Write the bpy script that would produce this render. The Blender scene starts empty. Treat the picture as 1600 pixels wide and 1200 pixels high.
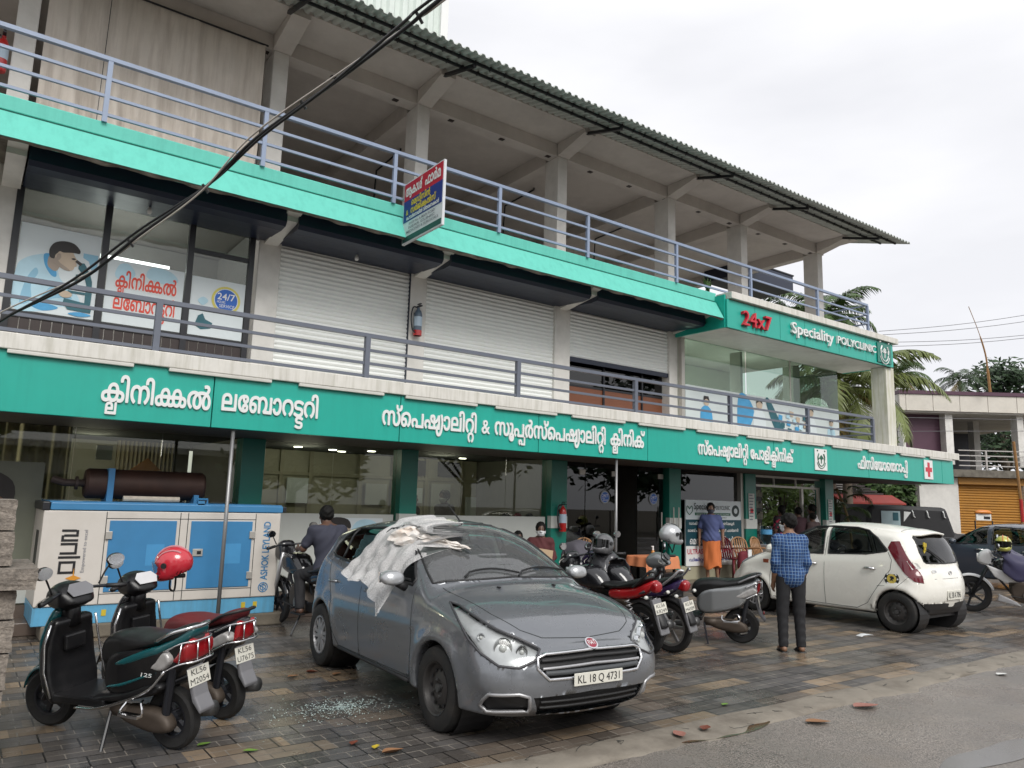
import bpy, bmesh, math, random
import numpy as np
from mathutils import Vector, Matrix
from mathutils.bvhtree import BVHTree
random.seed(7); RNG = np.random.default_rng(7)
sc = bpy.context.scene
COL = sc.collection
R_ = math.radians

# ------------------------------------------------------------------ camera, sky, sun, exposure
cd = bpy.data.cameras.new('camera'); cam = bpy.data.objects.new('camera', cd); COL.objects.link(cam)
cd.sensor_width = 36.0; cd.lens = 36.0 * 1182 / 1600; cd.clip_end = 2000; cd.clip_start = 0.05
def cam_rot(pit, rol, yaw):
    f = Vector((math.sin(yaw)*math.cos(pit), math.cos(yaw)*math.cos(pit), math.sin(pit)))
    r = Vector((math.cos(yaw), -math.sin(yaw), 0)); d = f.cross(r)
    r2 = math.cos(rol)*r + math.sin(rol)*d; d2 = -math.sin(rol)*r + math.cos(rol)*d
    m = Matrix((r2, -d2, -f)).transposed()
    return m.to_4x4()
cam.matrix_world = Matrix.Translation((0, 0, 1.68)) @ cam_rot(0.15430750, -0.0281505589, 0.627969703)
sc.camera = cam

SUN_EL, SUN_ROT = R_(42), R_(188)
w = bpy.data.worlds.new('World'); sc.world = w; w.use_nodes = True
nt = w.node_tree; N = nt.nodes; L = nt.links
bg = N['Background']; sky = N.new('ShaderNodeTexSky'); sky.sky_type = 'NISHITA'; sky.sun_disc = False
sky.sun_elevation = SUN_EL; sky.sun_rotation = SUN_ROT; sky.dust_density = 4; sky.air_density = 1.0
hs = N.new('ShaderNodeHueSaturation'); hs.inputs['Saturation'].default_value = 0.10
tc = N.new('ShaderNodeTexCoord')
mp = N.new('ShaderNodeMapping'); mp.inputs['Scale'].default_value = (1.0, 1.0, 3.2)
nz = N.new('ShaderNodeTexNoise'); nz.inputs['Scale'].default_value = 1.5; nz.inputs['Detail'].default_value = 5; nz.inputs['Roughness'].default_value = .5
rp = N.new('ShaderNodeValToRGB'); rp.color_ramp.elements[0].position = .34; rp.color_ramp.elements[0].color = (5.7, 5.75, 6.05, 1)
rp.color_ramp.elements[1].position = .6; rp.color_ramp.elements[1].color = (7.1, 7.1, 7.3, 1)
mx = N.new('ShaderNodeMix'); mx.data_type = 'RGBA'; mx.inputs[0].default_value = .82
L.new(tc.outputs['Generated'], mp.inputs[0]); L.new(mp.outputs[0], nz.inputs['Vector']); L.new(nz.outputs[0], rp.inputs[0])
L.new(sky.outputs[0], hs.inputs['Color']); L.new(hs.outputs[0], mx.inputs[6]); L.new(rp.outputs[0], mx.inputs[7])
L.new(mx.outputs[2], bg.inputs[0]); bg.inputs[1].default_value = 0.115

sd = bpy.data.lights.new('sun', 'SUN'); sun = bpy.data.objects.new('sun', sd); COL.objects.link(sun)
sd.energy = 1.5; sd.angle = R_(28); sd.color = (1, .97, .92)
sv = Vector((math.sin(SUN_ROT)*math.cos(SUN_EL), math.cos(SUN_ROT)*math.cos(SUN_EL), math.sin(SUN_EL)))
sun.rotation_euler = sv.to_track_quat('Z', 'Y').to_euler()
sc.view_settings.view_transform = 'Standard'; sc.view_settings.look = 'None'
sc.view_settings.exposure = 0.56; sc.view_settings.gamma = 1.0
sc.cycles.max_bounces = 7; sc.cycles.diffuse_bounces = 4; sc.cycles.glossy_bounces = 3; sc.cycles.transparent_max_bounces = 12
sc.cycles.caustics_reflective = False; sc.cycles.caustics_refractive = False
try: sc.cycles.use_denoising = True
except Exception: pass

# ------------------------------------------------------------------ materials
MATS = {}
def nmix(nt, a, b, fac, bt='MIX'):
    m = nt.nodes.new('ShaderNodeMix'); m.data_type = 'RGBA'; m.blend_type = bt
    for s, v in ((6, a), (7, b), (0, fac)):
        if hasattr(v, 'is_output'): nt.links.new(v, m.inputs[s])
        elif s == 0: m.inputs[0].default_value = v
        else: m.inputs[s].default_value = (*v, 1) if len(v) == 3 else v
    return m.outputs[2]
def nnoise(nt, vec, scale, detail=4, rough=.55, ntype=None):
    n = nt.nodes.new('ShaderNodeTexNoise'); n.inputs['Scale'].default_value = scale
    n.inputs['Detail'].default_value = detail; n.inputs['Roughness'].default_value = rough
    nt.links.new(vec, n.inputs['Vector']); return n.outputs[0]
def nramp(nt, fac, stops, const=False):
    r = nt.nodes.new('ShaderNodeValToRGB'); e = r.color_ramp.elements
    if const: r.color_ramp.interpolation = 'CONSTANT'
    while len(e) < len(stops): e.new(.5)
    for i, (p, c) in enumerate(stops):
        e[i].position = p; e[i].color = (c, c, c, 1) if isinstance(c, (int, float)) else (*c, 1)
    nt.links.new(fac, r.inputs[0]); return r.outputs[0]
def nmath(nt, op, a, b=None, c=None):
    m = nt.nodes.new('ShaderNodeMath'); m.operation = op
    for i, v in enumerate((a, b, c)):
        if v is None: continue
        if hasattr(v, 'is_output'): nt.links.new(v, m.inputs[i])
        else: m.inputs[i].default_value = v
    return m.outputs[0]
def newmat(name):
    m = bpy.data.materials.new(name); m.use_nodes = True
    nt = m.node_tree; b = nt.nodes['Principled BSDF']
    tc = nt.nodes.new('ShaderNodeTexCoord')
    return m, nt, b, tc.outputs['Object']
def M(name, col, rough=.5, metal=0, var=.12, scale=6, bump=0, bscale=40, coat=0, dirt_or_haze=0, dirtcol=(.06, .05, .04), dscale=1.3, streak=False, spec=.5, sheen=0):
    if name in MATS: return MATS[name]
    m, nt, b, vec = newmat(name)
    n = nnoise(nt, vec, scale)
    c = nmix(nt, [max(0, k*(1-var)) for k in col], [min(1, k*(1+var)) for k in col], n)
    if dirt_or_haze:
        v2 = vec
        if streak:
            mp = nt.nodes.new('ShaderNodeMapping'); mp.inputs['Scale'].default_value = (9, 9, .7); nt.links.new(vec, mp.inputs[0]); v2 = mp.outputs[0]
        d = nnoise(nt, v2, dscale, 6, .65)
        d = nramp(nt, d, [(.45, 0.), (.75, 1.)])
        c = nmix(nt, c, dirtcol, nmath(nt, 'MULTIPLY', d, dirt_or_haze))
    nt.links.new(c, b.inputs['Base Color'])
    rr = nmath(nt, 'MULTIPLY_ADD', nnoise(nt, vec, scale*2.3), .25*rough, rough*.87)
    nt.links.new(rr, b.inputs['Roughness']); b.inputs['Metallic'].default_value = metal
    b.inputs['Coat Weight'].default_value = coat; b.inputs['Coat Roughness'].default_value = .06
    b.inputs['Specular IOR Level'].default_value = spec
    if sheen: b.inputs['Sheen Weight'].default_value = sheen
    if bump:
        bp = nt.nodes.new('ShaderNodeBump'); bp.inputs['Strength'].default_value = bump; bp.inputs['Distance'].default_value = .01
        nt.links.new(nnoise(nt, vec, bscale, 5), bp.inputs['Height']); nt.links.new(bp.outputs[0], b.inputs['Normal'])
    MATS[name] = m; return m
def glass(name, tint=(.5, .55, .5), refl=.9, rough=.02, ior=1.5, dirt_or_haze=0., bump=0.):
    if name in MATS: return MATS[name]
    m, nt, b, vec = newmat(name); nt.nodes.remove(b)
    out = nt.nodes['Material Output']
    t = nt.nodes.new('ShaderNodeBsdfTransparent'); t.inputs[0].default_value = (*tint, 1)
    g = nt.nodes.new('ShaderNodeBsdfGlossy'); g.inputs['Roughness'].default_value = rough; g.inputs[0].default_value = (refl, refl, refl, 1)
    f = nt.nodes.new('ShaderNodeFresnel'); ge = nt.nodes.new('ShaderNodeNewGeometry'); nt.links.new(nmath(nt, 'MULTIPLY_ADD', ge.outputs['Backfacing'], 1/ior-ior, ior), f.inputs[0])
    s = nt.nodes.new('ShaderNodeMixShader'); nt.links.new(f.outputs[0], s.inputs[0])
    if bump:
        bp = nt.nodes.new('ShaderNodeBump'); bp.inputs['Strength'].default_value = bump; bp.inputs['Distance'].default_value = .01
        nt.links.new(nnoise(nt, vec, 60, 2), bp.inputs['Height'])
        nt.links.new(bp.outputs[0], g.inputs['Normal'])
    nt.links.new(t.outputs[0], s.inputs[1]); nt.links.new(g.outputs[0], s.inputs[2])
    o = s.outputs[0]
    if dirt_or_haze:
        d = nt.nodes.new('ShaderNodeBsdfDiffuse'); d.inputs[0].default_value = (.55, .57, .58, 1)  # pale diffuse veil, paints a hazy sky reflection onto the pane
        s2 = nt.nodes.new('ShaderNodeMixShader')
        dn = nmath(nt, 'MULTIPLY', nramp(nt, nnoise(nt, vec, 70, 4, .7), [(.3, .45), (.7, 1.)]), dirt_or_haze)
        nt.links.new(dn, s2.inputs[0]); nt.links.new(o, s2.inputs[1]); nt.links.new(d.outputs[0], s2.inputs[2]); o = s2.outputs[0]
    nt.links.new(o, out.inputs[0]); MATS[name] = m; return m
def emit(name, col, s):
    if name in MATS: return MATS[name]
    m, nt, b, vec = newmat(name); b.inputs['Base Color'].default_value = (*col, 1)
    b.inputs['Emission Color'].default_value = (*col, 1); b.inputs['Emission Strength'].default_value = s
    MATS[name] = m; return m

# ------------------------------------------------------------------ mesh helpers
class MB:
    def __init__(s): s.v = []; s.f = []; s.n = 0
    def add(s, vs, fs):
        s.v.extend(tuple(p) for p in vs); s.f.extend(tuple(i+s.n for i in f) for f in fs); s.n += len(vs); return s
    def box(s, x0, x1, y0, y1, z0, z1, mat=None):
        vs = [(x0,y0,z0),(x1,y0,z0),(x1,y1,z0),(x0,y1,z0),(x0,y0,z1),(x1,y0,z1),(x1,y1,z1),(x0,y1,z1)]
        if mat is not None: vs = [mat @ Vector(p) for p in vs]
        return s.add(vs, [(3,2,1,0),(4,5,6,7),(0,1,5,4),(1,2,6,5),(2,3,7,6),(3,0,4,7)])
    def tube(s, pts, r, n=8, closed=False, caps=True):
        pts = [Vector(p) for p in pts]; k = len(pts); rs = r if isinstance(r, (list, tuple)) else [r]*k
        vs = []; fs = []; up = None
        for i, p in enumerate(pts):
            a = pts[(i-1) % k] if (closed or i) else p; b = pts[(i+1) % k] if (closed or i < k-1) else p
            t = (b-a); t = t.normalized() if t.length > 1e-9 else Vector((0,0,1))
            if up is None: up = t.orthogonal().normalized()
            u = up - t*up.dot(t); u = u.normalized() if u.length > 1e-6 else t.orthogonal().normalized(); up = u; q = t.cross(u)
            vs += [p + rs[i]*(math.cos(2*math.pi*j/n)*u + math.sin(2*math.pi*j/n)*q) for j in range(n)]
        m = k if closed else k-1
        for i in range(m):
            for j in range(n):
                a = i*n+j; b = i*n+(j+1) % n; c = ((i+1) % k)*n+(j+1) % n; d = ((i+1) % k)*n+j
                fs.append((a,b,c,d))
        if caps and not closed: fs += [tuple(range(n-1,-1,-1)), tuple(range((k-1)*n, k*n))]
        return s.add(vs, fs)
    def lathe(s, prof, n=24, mat=None, closed=False, cap=True):
        # prof: (r, h) about local z
        vs = []; fs = []; k = len(prof)
        for r, h in prof:
            vs += [(r*math.cos(2*math.pi*j/n), r*math.sin(2*math.pi*j/n), h) for j in range(n)]
        for i in range(k if closed else k-1):
            for j in range(n):
                i2 = (i+1) % k
                fs.append((i*n+j, i*n+(j+1) % n, i2*n+(j+1) % n, i2*n+j))
        if not closed and cap: fs += [tuple(range(n-1,-1,-1)), tuple(range((k-1)*n, k*n))]
        if mat is not None: vs = [mat @ Vector(p) for p in vs]
        return s.add(vs, fs)
    def prism(s, poly, a, b, plane='xz', mat=None):
        # extrude 2D polygon from coordinate a to b on the remaining axis
        def P(u, v, t): return {'xz': (u, t, v), 'xy': (u, v, t), 'yz': (t, u, v)}[plane]
        n = len(poly); vs = [P(u, v, a) for u, v in poly] + [P(u, v, b) for u, v in poly]
        if mat is not None: vs = [mat @ Vector(p) for p in vs]
        fs = [tuple(range(n-1,-1,-1)), tuple(range(n, 2*n))] + [(i, (i+1) % n, n+(i+1) % n, n+i) for i in range(n)]
        return s.add(vs, fs)
    def ball(s, c, r, n=10, m=7):
        rx = r if isinstance(r, (tuple, list)) else (r, r, r)
        pr = [(math.sin(math.pi*i/m), -math.cos(math.pi*i/m)) for i in range(m+1)]
        return s.lathe([(max(a, .001), h) for a, h in pr], n, Matrix.Translation(c) @ Matrix.Diagonal((*rx, 1)))
    def grid(s, fn, nu, nv):
        vs = [fn(i/(nu-1), j/(nv-1)) for j in range(nv) for i in range(nu)]
        return s.add(vs, [(j*nu+i, j*nu+i+1, (j+1)*nu+i+1, (j+1)*nu+i) for j in range(nv-1) for i in range(nu-1)])
    def build(s, name, mat, parent=None, smooth=False, bevel=0, M4=None, fix=True):
        me = bpy.data.meshes.new(name); me.from_pydata(s.v, [], s.f)
        if fix:
            bm = bmesh.new(); bm.from_mesh(me); bmesh.ops.recalc_face_normals(bm, faces=bm.faces); bm.to_mesh(me); bm.free()
        return link(name, me, mat, parent, smooth, bevel, M4)
def link(name, me, mat, parent=None, smooth=False, bevel=0, M4=None):
    if mat is not None:
        for m in (mat if isinstance(mat, (list, tuple)) else [mat]): me.materials.append(m)
    if M4 is not None: me.transform(M4)
    if smooth:
        me.shade_smooth()
        if smooth == 'auto':
            try: me.set_sharp_from_angle(angle=R_(38))
            except Exception: pass
    o = bpy.data.objects.new(name, me); COL.objects.link(o)
    if parent is not None: o.parent = parent
    if bevel:
        b = o.modifiers.new('bevel', 'BEVEL'); b.width = bevel; b.segments = 2; b.limit_method = 'ANGLE'; b.angle_limit = R_(40)
    return o
def tag(o, label=None, cat=None, group=None, kind=None):
    for k, v in (('label', label), ('category', cat), ('group', group), ('kind', kind)):
        if v: o[k] = v
    return o
def thing(name, label, cat, loc=(0,0,0), rz=0, group=None):
    o = bpy.data.objects.new(name, None); COL.objects.link(o); o.location = loc; o.rotation_euler = (0, 0, rz); o.empty_display_size = .2
    return tag(o, label, cat, group)
def kids(o): return [c for c in bpy.data.objects if c.parent == o]
def dup(o, loc=None, rz=None, label=None, parent=None):
    c = o.copy(); COL.objects.link(c)
    if parent is not None: c.parent = parent
    if loc is not None: c.location = loc
    if rz is not None: c.rotation_euler = (0, 0, rz)
    if label: c['label'] = label
    for ch in kids(o): dup(ch, parent=c)
    return c
# ------------------------------------------------------------------ text meshes (Malayalam in visual order, capitals stand for conjuncts)
_tc = {}
def raw_text(s, off=0.0, font_scale=1):
    k = (s, off)
    if k in _tc: return _tc[k]
    cu = bpy.data.curves.new('t', 'FONT'); cu.body = s; cu.offset = off; cu.resolution_u = 3
    o = bpy.data.objects.new('t', cu); COL.objects.link(o); bpy.context.view_layer.update()
    me = o.evaluated_get(bpy.context.evaluated_depsgraph_get()).to_mesh()
    v = [(p.co.x, p.co.y) for p in me.vertices]; f = [tuple(p.vertices) for p in me.polygons]
    bpy.data.objects.remove(o); bpy.data.curves.remove(cu)
    _tc[k] = (v, f); return v, f
def adv(s):
    if not s: return 0
    return max(p[0] for p in loops_of(s + '\u0d28')[0]) - max(p[0] for p in loops_of('\u0d28')[0])
CONJ = {'L': [('ക',0,0,1,1),('ല',.22,-.40,.62,.62)], 'K': [('ക',0,0,.92,1),('ക',.56,0,.92,1)], 'Y': [('ഷ',0,0,1,1)],
        'R': [('റ',0,0,1,1),('റ',.22,-.42,.66,.68)], 'P': [('പ',0,0,1,1),('പ',.42,-.36,.62,.62)], 'T': [('ട',0,0,1,1),('ട',.12,-.42,.8,.7)]}
_lc = {}
def loops_of(s):
    if s in _lc: return _lc[s]
    cu = bpy.data.curves.new('t', 'FONT'); cu.body = s; cu.fill_mode = 'NONE'; cu.resolution_u = 3
    o = bpy.data.objects.new('t', cu); COL.objects.link(o); bpy.context.view_layer.update()
    me = o.evaluated_get(bpy.context.evaluated_depsgraph_get()).to_mesh()
    v = [(p.co.x, p.co.y) for p in me.vertices]; e = [tuple(q.vertices) for q in me.edges]
    bpy.data.objects.remove(o); bpy.data.curves.remove(cu); _lc[s] = (v, e); return v, e
def fill2d(segs, strokes, off, h):
    """fill a set of directed outline segments (non-zero winding) grown by off; returns flat mesh"""
    A = np.array([a for a, b in segs]); Bq = np.array([b for a, b in segs]); lo = np.minimum(A, Bq).min(0)-off-.15; hi = np.maximum(A, Bq).max(0)+off+.3
    gx = np.arange(lo[0], hi[0], h); gy = np.arange(lo[1], hi[1], h); X, Y = np.meshgrid(gx, gy, indexing='ij')
    W = np.zeros(X.shape, int); D = np.full(X.shape, 1e9)
    for (ax, ay), (bx, by) in zip(A, Bq):
        ux, uy = bx-ax, by-ay; l = ux*ux+uy*uy
        if l < 1e-14: continue
        i0, i1 = np.searchsorted(gx, (min(ax, bx)-.13, max(ax, bx)+.13)); sl = slice(max(i0-1, 0), i1+1)
        t = np.clip(((X[sl]-ax)*ux+(Y[sl]-ay)*uy)/l, 0, 1); D[sl] = np.minimum(D[sl], np.hypot(X[sl]-ax-t*ux, Y[sl]-ay-t*uy))
        if ay != by:
            j = (gy >= min(ay, by)) & (gy < max(ay, by)); xc = ax+(gy[j]-ay)/uy*ux
            W[:, j] += np.where(gx[:, None] < xc[None, :], 1 if by > ay else -1, 0)
    D = np.minimum(D, .12); f = np.where(W != 0, -D, D)-off
    for path, r in strokes: f = np.minimum(f, pdist(X, Y, path, False)-r-off)
    vs = []; fs = []
    neg = f < 0; full = neg[:-1, :-1] & neg[1:, :-1] & neg[1:, 1:] & neg[:-1, 1:]; any_ = neg[:-1, :-1] | neg[1:, :-1] | neg[1:, 1:] | neg[:-1, 1:]
    def quad(p): i = len(vs); vs.extend(p); fs.append(tuple(range(i, i+len(p))))
    for j in range(full.shape[1]):
        col = full[:, j]; i = 0; n = len(col)
        while i < n:
            if col[i]:
                k = i
                while k < n and col[k]: k += 1
                quad([(gx[i], gy[j]), (gx[k], gy[j]), (gx[k], gy[j]+h), (gx[i], gy[j]+h)]); i = k
            else: i += 1
    for i, j in np.argwhere(any_ & ~full):
        c = [(i, j), (i+1, j), (i+1, j+1), (i, j+1)]; P = []
        for k in range(4):
            a, b = c[k], c[(k+1) % 4]; fa, fb = f[a], f[b]; pa = (gx[a[0]], gy[a[1]]); pb = (gx[b[0]], gy[b[1]])
            if fa < 0: P.append(pa)
            if (fa < 0) != (fb < 0): t = fa/(fa-fb); P.append((pa[0]+(pb[0]-pa[0])*t, pa[1]+(pb[1]-pa[1])*t))
        if len(P) > 2: quad(P)
    return vs, fs
_mc = {}
def mal(s, off=.02, h=.024):
    if (s, off) in _mc: return _mc[s, off]
    segs = []; strokes = []; x = 0; run = ''
    def put(t, dx, dy, sx, sy):
        v, e = loops_of(t); segs.extend((((v[a][0]*sx+dx), v[a][1]*sy+dy), ((v[b][0]*sx+dx), v[b][1]*sy+dy)) for a, b in e)
    def flush(x, run):
        if run: put(run, x, 0, 1, 1); return x+adv(run)
        return x
    for ch in s:
        if ch in CONJ:
            x = flush(x, run); run = ''
            for t, dx, dy, sx, sy in CONJ[ch]: put(t, x+dx, dy, sx, sy)
            if ch == 'Y': strokes.append((cat([(x+.98, .14), (x+.90, -.06), (x+.97, -.22), (x+1.12, -.21), (x+1.23, -.02), (x+1.27, .28), (x+1.22, .56)], 5), .042)); x += 1.36
            elif ch == 'K': x += 1.52
            else: x += adv(CONJ[ch][0][0])
        else: run += ch
    flush(x, run); _mc[s, off] = fill2d(segs, strokes, off, h); return _mc[s, off]
def latin(s, off=0.0): return raw_text(s, off)
def put_text(mb, vf, M4, x0, x1, base, xh, depth=0.0, ref=.57, shear=0):
    """lay 2D glyph mesh on the local xz plane of M4 between x0 and x1; base line at base, height ref -> xh"""
    v, f = vf; mn = min(p[0] for p in v); mxx = max(p[0] for p in v); sx = (x1-x0)/(mxx-mn); sy = xh/ref
    front = [M4 @ Vector((x0+(a-mn)*sx + shear*b*sy, 0, base+b*sy)) for a, b in v]
    if depth <= 0: mb.add(front, f); return
    back = [M4 @ Vector((x0+(a-mn)*sx + shear*b*sy, depth, base+b*sy)) for a, b in v]
    n = len(v); ed = {}
    for q in f:
        for i in range(len(q)):
            e = (q[i], q[(i+1) % len(q)]); ed[tuple(sorted(e))] = ed.get(tuple(sorted(e)), 0)+1
    side = [(a, b, b+n, a+n) for (a, b), c in ed.items() if c == 1]
    mb.add(front+back, list(f)+side)
I4 = Matrix.Identity(4)
def frame(o, xdir, zdir=(0,0,1)):
    x = Vector(xdir).normalized(); z = Vector(zdir).normalized(); y = z.cross(x)
    m = Matrix((x, y, z)).transposed().to_4x4(); m.translation = Vector(o); return m

# ------------------------------------------------------------------ implicit surfaces
def snet(F, lo, hi, h):
    ax = [np.arange(lo[i], hi[i]+h*1.01, h) for i in range(3)]
    V = np.broadcast_to(F(ax[0][:,None,None], ax[1][None,:,None], ax[2][None,None,:]), tuple(map(len, ax))).astype(np.float64)
    S = V < 0; nx, ny, nz = V.shape
    acc = np.zeros((nx-1, ny-1, nz-1, 3)); cnt = np.zeros((nx-1, ny-1, nz-1))
    def sl(d): return tuple(slice(None, -1) if k == 0 else slice(1, None) for k in d)
    for axis in range(3):
        o = [a for a in range(3) if a != axis]
        for u in (0, 1):
            for v in (0, 1):
                d0 = [0,0,0]; d0[o[0]] = u; d0[o[1]] = v; d1 = list(d0); d1[axis] = 1
                a = V[sl(d0)]; b = V[sl(d1)]; c = S[sl(d0)] != S[sl(d1)]
                t = np.where(c, a/np.where(np.abs(a-b) < 1e-12, 1, a-b), 0)
                for k in range(3): acc[..., k] += np.where(c, (t if k == axis else d0[k]), 0)
                cnt += c
    act = cnt > 0; idx = -np.ones(act.shape, int); idx[act] = np.arange(act.sum())
    ijk = np.argwhere(act); P = acc[act]/cnt[act][:, None]
    P = np.stack([lo[k] + (ijk[:, k]+P[:, k])*h for k in range(3)], 1)
    quads = []
    for axis in range(3):
        o = [a for a in range(3) if a != axis]
        sa = [slice(1, -1)]*3; sa[axis] = slice(0, -1); sb = [slice(1, -1)]*3; sb[axis] = slice(1, None)
        A = S[tuple(sa)]; B = S[tuple(sb)]; e = np.argwhere(A != B)
        if not len(e): continue
        fl = A[tuple(e.T)]; e = e + np.array([0 if k == axis else 1 for k in range(3)])
        c = []
        for u, v in ((0,0),(1,0),(1,1),(0,1)):
            q = e.copy(); q[:, o[0]] -= u; q[:, o[1]] -= v; c.append(idx[tuple(q.T)])
        Q = np.stack(c, 1); fl = fl ^ (axis == 1); Q[~fl] = Q[~fl][:, ::-1]; quads.append(Q)
    Q = np.concatenate(quads)
    for _ in range(3):
        x, y, z = P.T; f = F(x, y, z); e = h*.1
        g = np.stack([(F(x+e, y, z)-F(x-e, y, z)), (F(x, y+e, z)-F(x, y-e, z)), (F(x, y, z+e)-F(x, y, z-e))], 1)/(2*e)
        st = (f/np.maximum((g**2).sum(1), 1e-6))[:, None]*g
        ln = np.linalg.norm(st, axis=1, keepdims=True); st *= np.minimum(1, .5*h/np.maximum(ln, 1e-9)); P = P-st
    return P, Q
def to_mesh(name, P, Q):
    me = bpy.data.meshes.new(name); me.from_pydata(P.tolist(), [], Q.tolist()); return me
def implicit(name, F, lo, hi, h, mat, parent=None, M4=None):
    P, Q = snet(F, lo, hi, h)
    return link(name, to_mesh(name, P, Q), mat, parent, True, 0, M4)
def smin(a, b, k):
    hh = np.clip(.5+.5*(b-a)/k, 0, 1); return b+(a-b)*hh-k*hh*(1-hh)
def cone(a, b, ra, rb):
    a = np.array(a, float); b = np.array(b, float)
    def f(x, y, z):
        ba = b-a; t = np.clip(((x-a[0])*ba[0]+(y-a[1])*ba[1]+(z-a[2])*ba[2])/max(ba@ba, 1e-9), 0, 1)
        return np.sqrt((x-a[0]-t*ba[0])**2+(y-a[1]-t*ba[1])**2+(z-a[2]-t*ba[2])**2)-(ra+(rb-ra)*t)
    return f
def ell(c, r):
    def f(x, y, z):
        q = np.sqrt(((x-c[0])/r[0])**2+((y-c[1])/r[1])**2+((z-c[2])/r[2])**2); return (q-1)*min(r)
    return f
def union(fs, k):
    def F(x, y, z):
        r = fs[0](x, y, z)
        for g in fs[1:]: r = smin(r, g(x, y, z), k)
        return r
    return F
def cat(pts, n=5, closed=False):
    p = [np.array(q, float) for q in pts]; out = []; k = len(p)
    for i in range(k if closed else k-1):
        if closed: a, b, c, d = p[i-1], p[i], p[(i+1) % k], p[(i+2) % k]
        else: a, b, c, d = p[max(i-1, 0)], p[i], p[i+1], p[min(i+2, k-1)]
        for j in range(n):
            t = j/n; out.append(.5*((2*b)+(c-a)*t+(2*a-5*b+4*c-d)*t*t+(3*b-a-3*c+d)*t**3))
    if not closed: out.append(p[-1])
    return [tuple(q) for q in out]
def pdist(x, z, pts, closed=True):
    x, z = np.broadcast_arrays(x, z); d = np.full(x.shape, 1e9); n = len(pts)
    for i in range(n if closed else n-1):
        (ax, az), (bx, bz) = pts[i], pts[(i+1) % n]; ux, uz = bx-ax, bz-az; l = max(ux*ux+uz*uz, 1e-12)
        t = np.clip(((x-ax)*ux+(z-az)*uz)/l, 0, 1); d = np.minimum(d, (x-ax-t*ux)**2+(z-az-t*uz)**2)
    return np.sqrt(d)
def pinside(x, z, pts):
    x, z = np.broadcast_arrays(x, z); c = np.zeros(x.shape, bool); n = len(pts)
    for i in range(n):
        (ax, az), (bx, bz) = pts[i], pts[(i+1) % n]
        if az == bz: continue
        c ^= ((az > z) != (bz > z)) & (x < (bx-ax)*(z-az)/(bz-az)+ax)
    return c
def lin(tab):
    xs = [a for a, b in tab]; ys = [b for a, b in tab]
    c = cat(tab, 6); xs = [a for a, b in c]; ys = [b for a, b in c]
    return lambda x: np.interp(x, xs, ys)
def blobF(poly, W, R=.06, p=2.4, yc=0.0, smooth=4):
    """rounded plate: side outline poly (x,z), half width W (number or function of x,z), edge radius R"""
    pts = cat(poly, smooth, True) if smooth else poly
    def F(x, y, z):
        d = pdist(x, z, pts)*np.where(pinside(x, z, pts), 1, -1)
        w = W(x, z) if callable(W) else W; c = yc(x, z) if callable(yc) else yc
        q = np.clip(1-d/R, 0, None)
        return ((np.abs(y-c)/w)**p+q**p)**(1/p)*R-R
    return F
def blob(name, poly, W, mat, parent, R=.06, p=2.4, yc=0.0, h=.02, smooth=4, wmax=None, M4=None):
    xs = [a for a, b in poly]; zs = [b for a, b in poly]; wm = wmax or (W if not callable(W) else .4); yy = yc if not callable(yc) else 0
    lo = (min(xs)-.06, yy-wm-.05, min(zs)-.06); hi = (max(xs)+.06, yy+wm+.05, max(zs)+.06)
    return implicit(name, blobF(poly, W, R, p, yc, smooth), lo, hi, h, mat, parent, M4)
# ------------------------------------------------------------------ materials of the place
WHT = M('white paint', (.76, .745, .71), .6, dirt_or_haze=.4, dirtcol=(.16, .15, .12), dscale=1.1, bump=.05)
WHT2 = M('grey white plaster', (.68, .665, .63), .7, dirt_or_haze=.35, dirtcol=(.14, .13, .11), dscale=.8, bump=.08)
EDGE = M('weathered white edge', (.64, .625, .58), .65, dirt_or_haze=.5, dirtcol=(.25, .24, .16), dscale=1.6, streak=True)
TEAL = M('teal cladding', (.014, .36, .285), .35, var=.06, dirt_or_haze=.16, dirtcol=(.005, .16, .12), dscale=1.2, streak=True)
TEALD = M('dark teal pillar', (.004, .16, .118), .3, var=.06)
MINT = M('mint painted concrete', (.125, .55, .455), .6, var=.06, dirt_or_haze=.3, dirtcol=(.05, .30, .245), dscale=1.1, streak=True, bump=.06)
LIP = M('bare concrete', (.16, .145, .12), .9, var=.3, dirt_or_haze=.8, dirtcol=(.03, .025, .02), dscale=5, bump=.3)
NAVY = M('navy sheet metal', (.008, .014, .034), .35, var=.2)
SHUT = M('white roller shutter', (.80, .82, .80), .4, var=.03, scale=1.2, dirt_or_haze=.0, dirtcol=(.3, .31, .3), dscale=1.5, streak=True)
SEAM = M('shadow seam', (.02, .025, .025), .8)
RAILB = M('blue painted steel rail', (.24, .30, .42), .45, var=.12, dirt_or_haze=.3, dirtcol=(.12, .12, .13), dscale=3)
RAILG = M('grey painted steel rail', (.115, .13, .165), .45, var=.12)
SOFF = M('brown soffit board', (.085, .075, .065), .6, var=.2)
CEIL = M('concrete ceiling', (.60, .565, .53), .85, var=.08, dirt_or_haze=.35, dirtcol=(.2, .18, .165), dscale=.6)
ROOF = M('grey green roofing sheet', (.50, .53, .50), .55, var=.15, dirt_or_haze=.3, dirtcol=(.1, .11, .1), dscale=2)
BLK = M('black painted steel', (.012, .013, .017), .4)
DKBR = M('dark brown panel', (.03, .02, .018), .45, var=.25)
WOOD = M('brown laminate', (.17, .06, .028), .45, var=.2, scale=3)
ALU = M('aluminium frame', (.48, .46, .42), .4, metal=.5)
CREAM = M('beige partition', (.40, .39, .30), .6)
CURT = M('pleated curtain', (.42, .37, .25), .85)
CLOTHB = M('dusty canvas', (.64, .585, .52), .9, var=.12, scale=2.5, dirt_or_haze=.5, dirtcol=(.30, .25, .21), dscale=1.2, streak=True, bump=.1)
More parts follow.
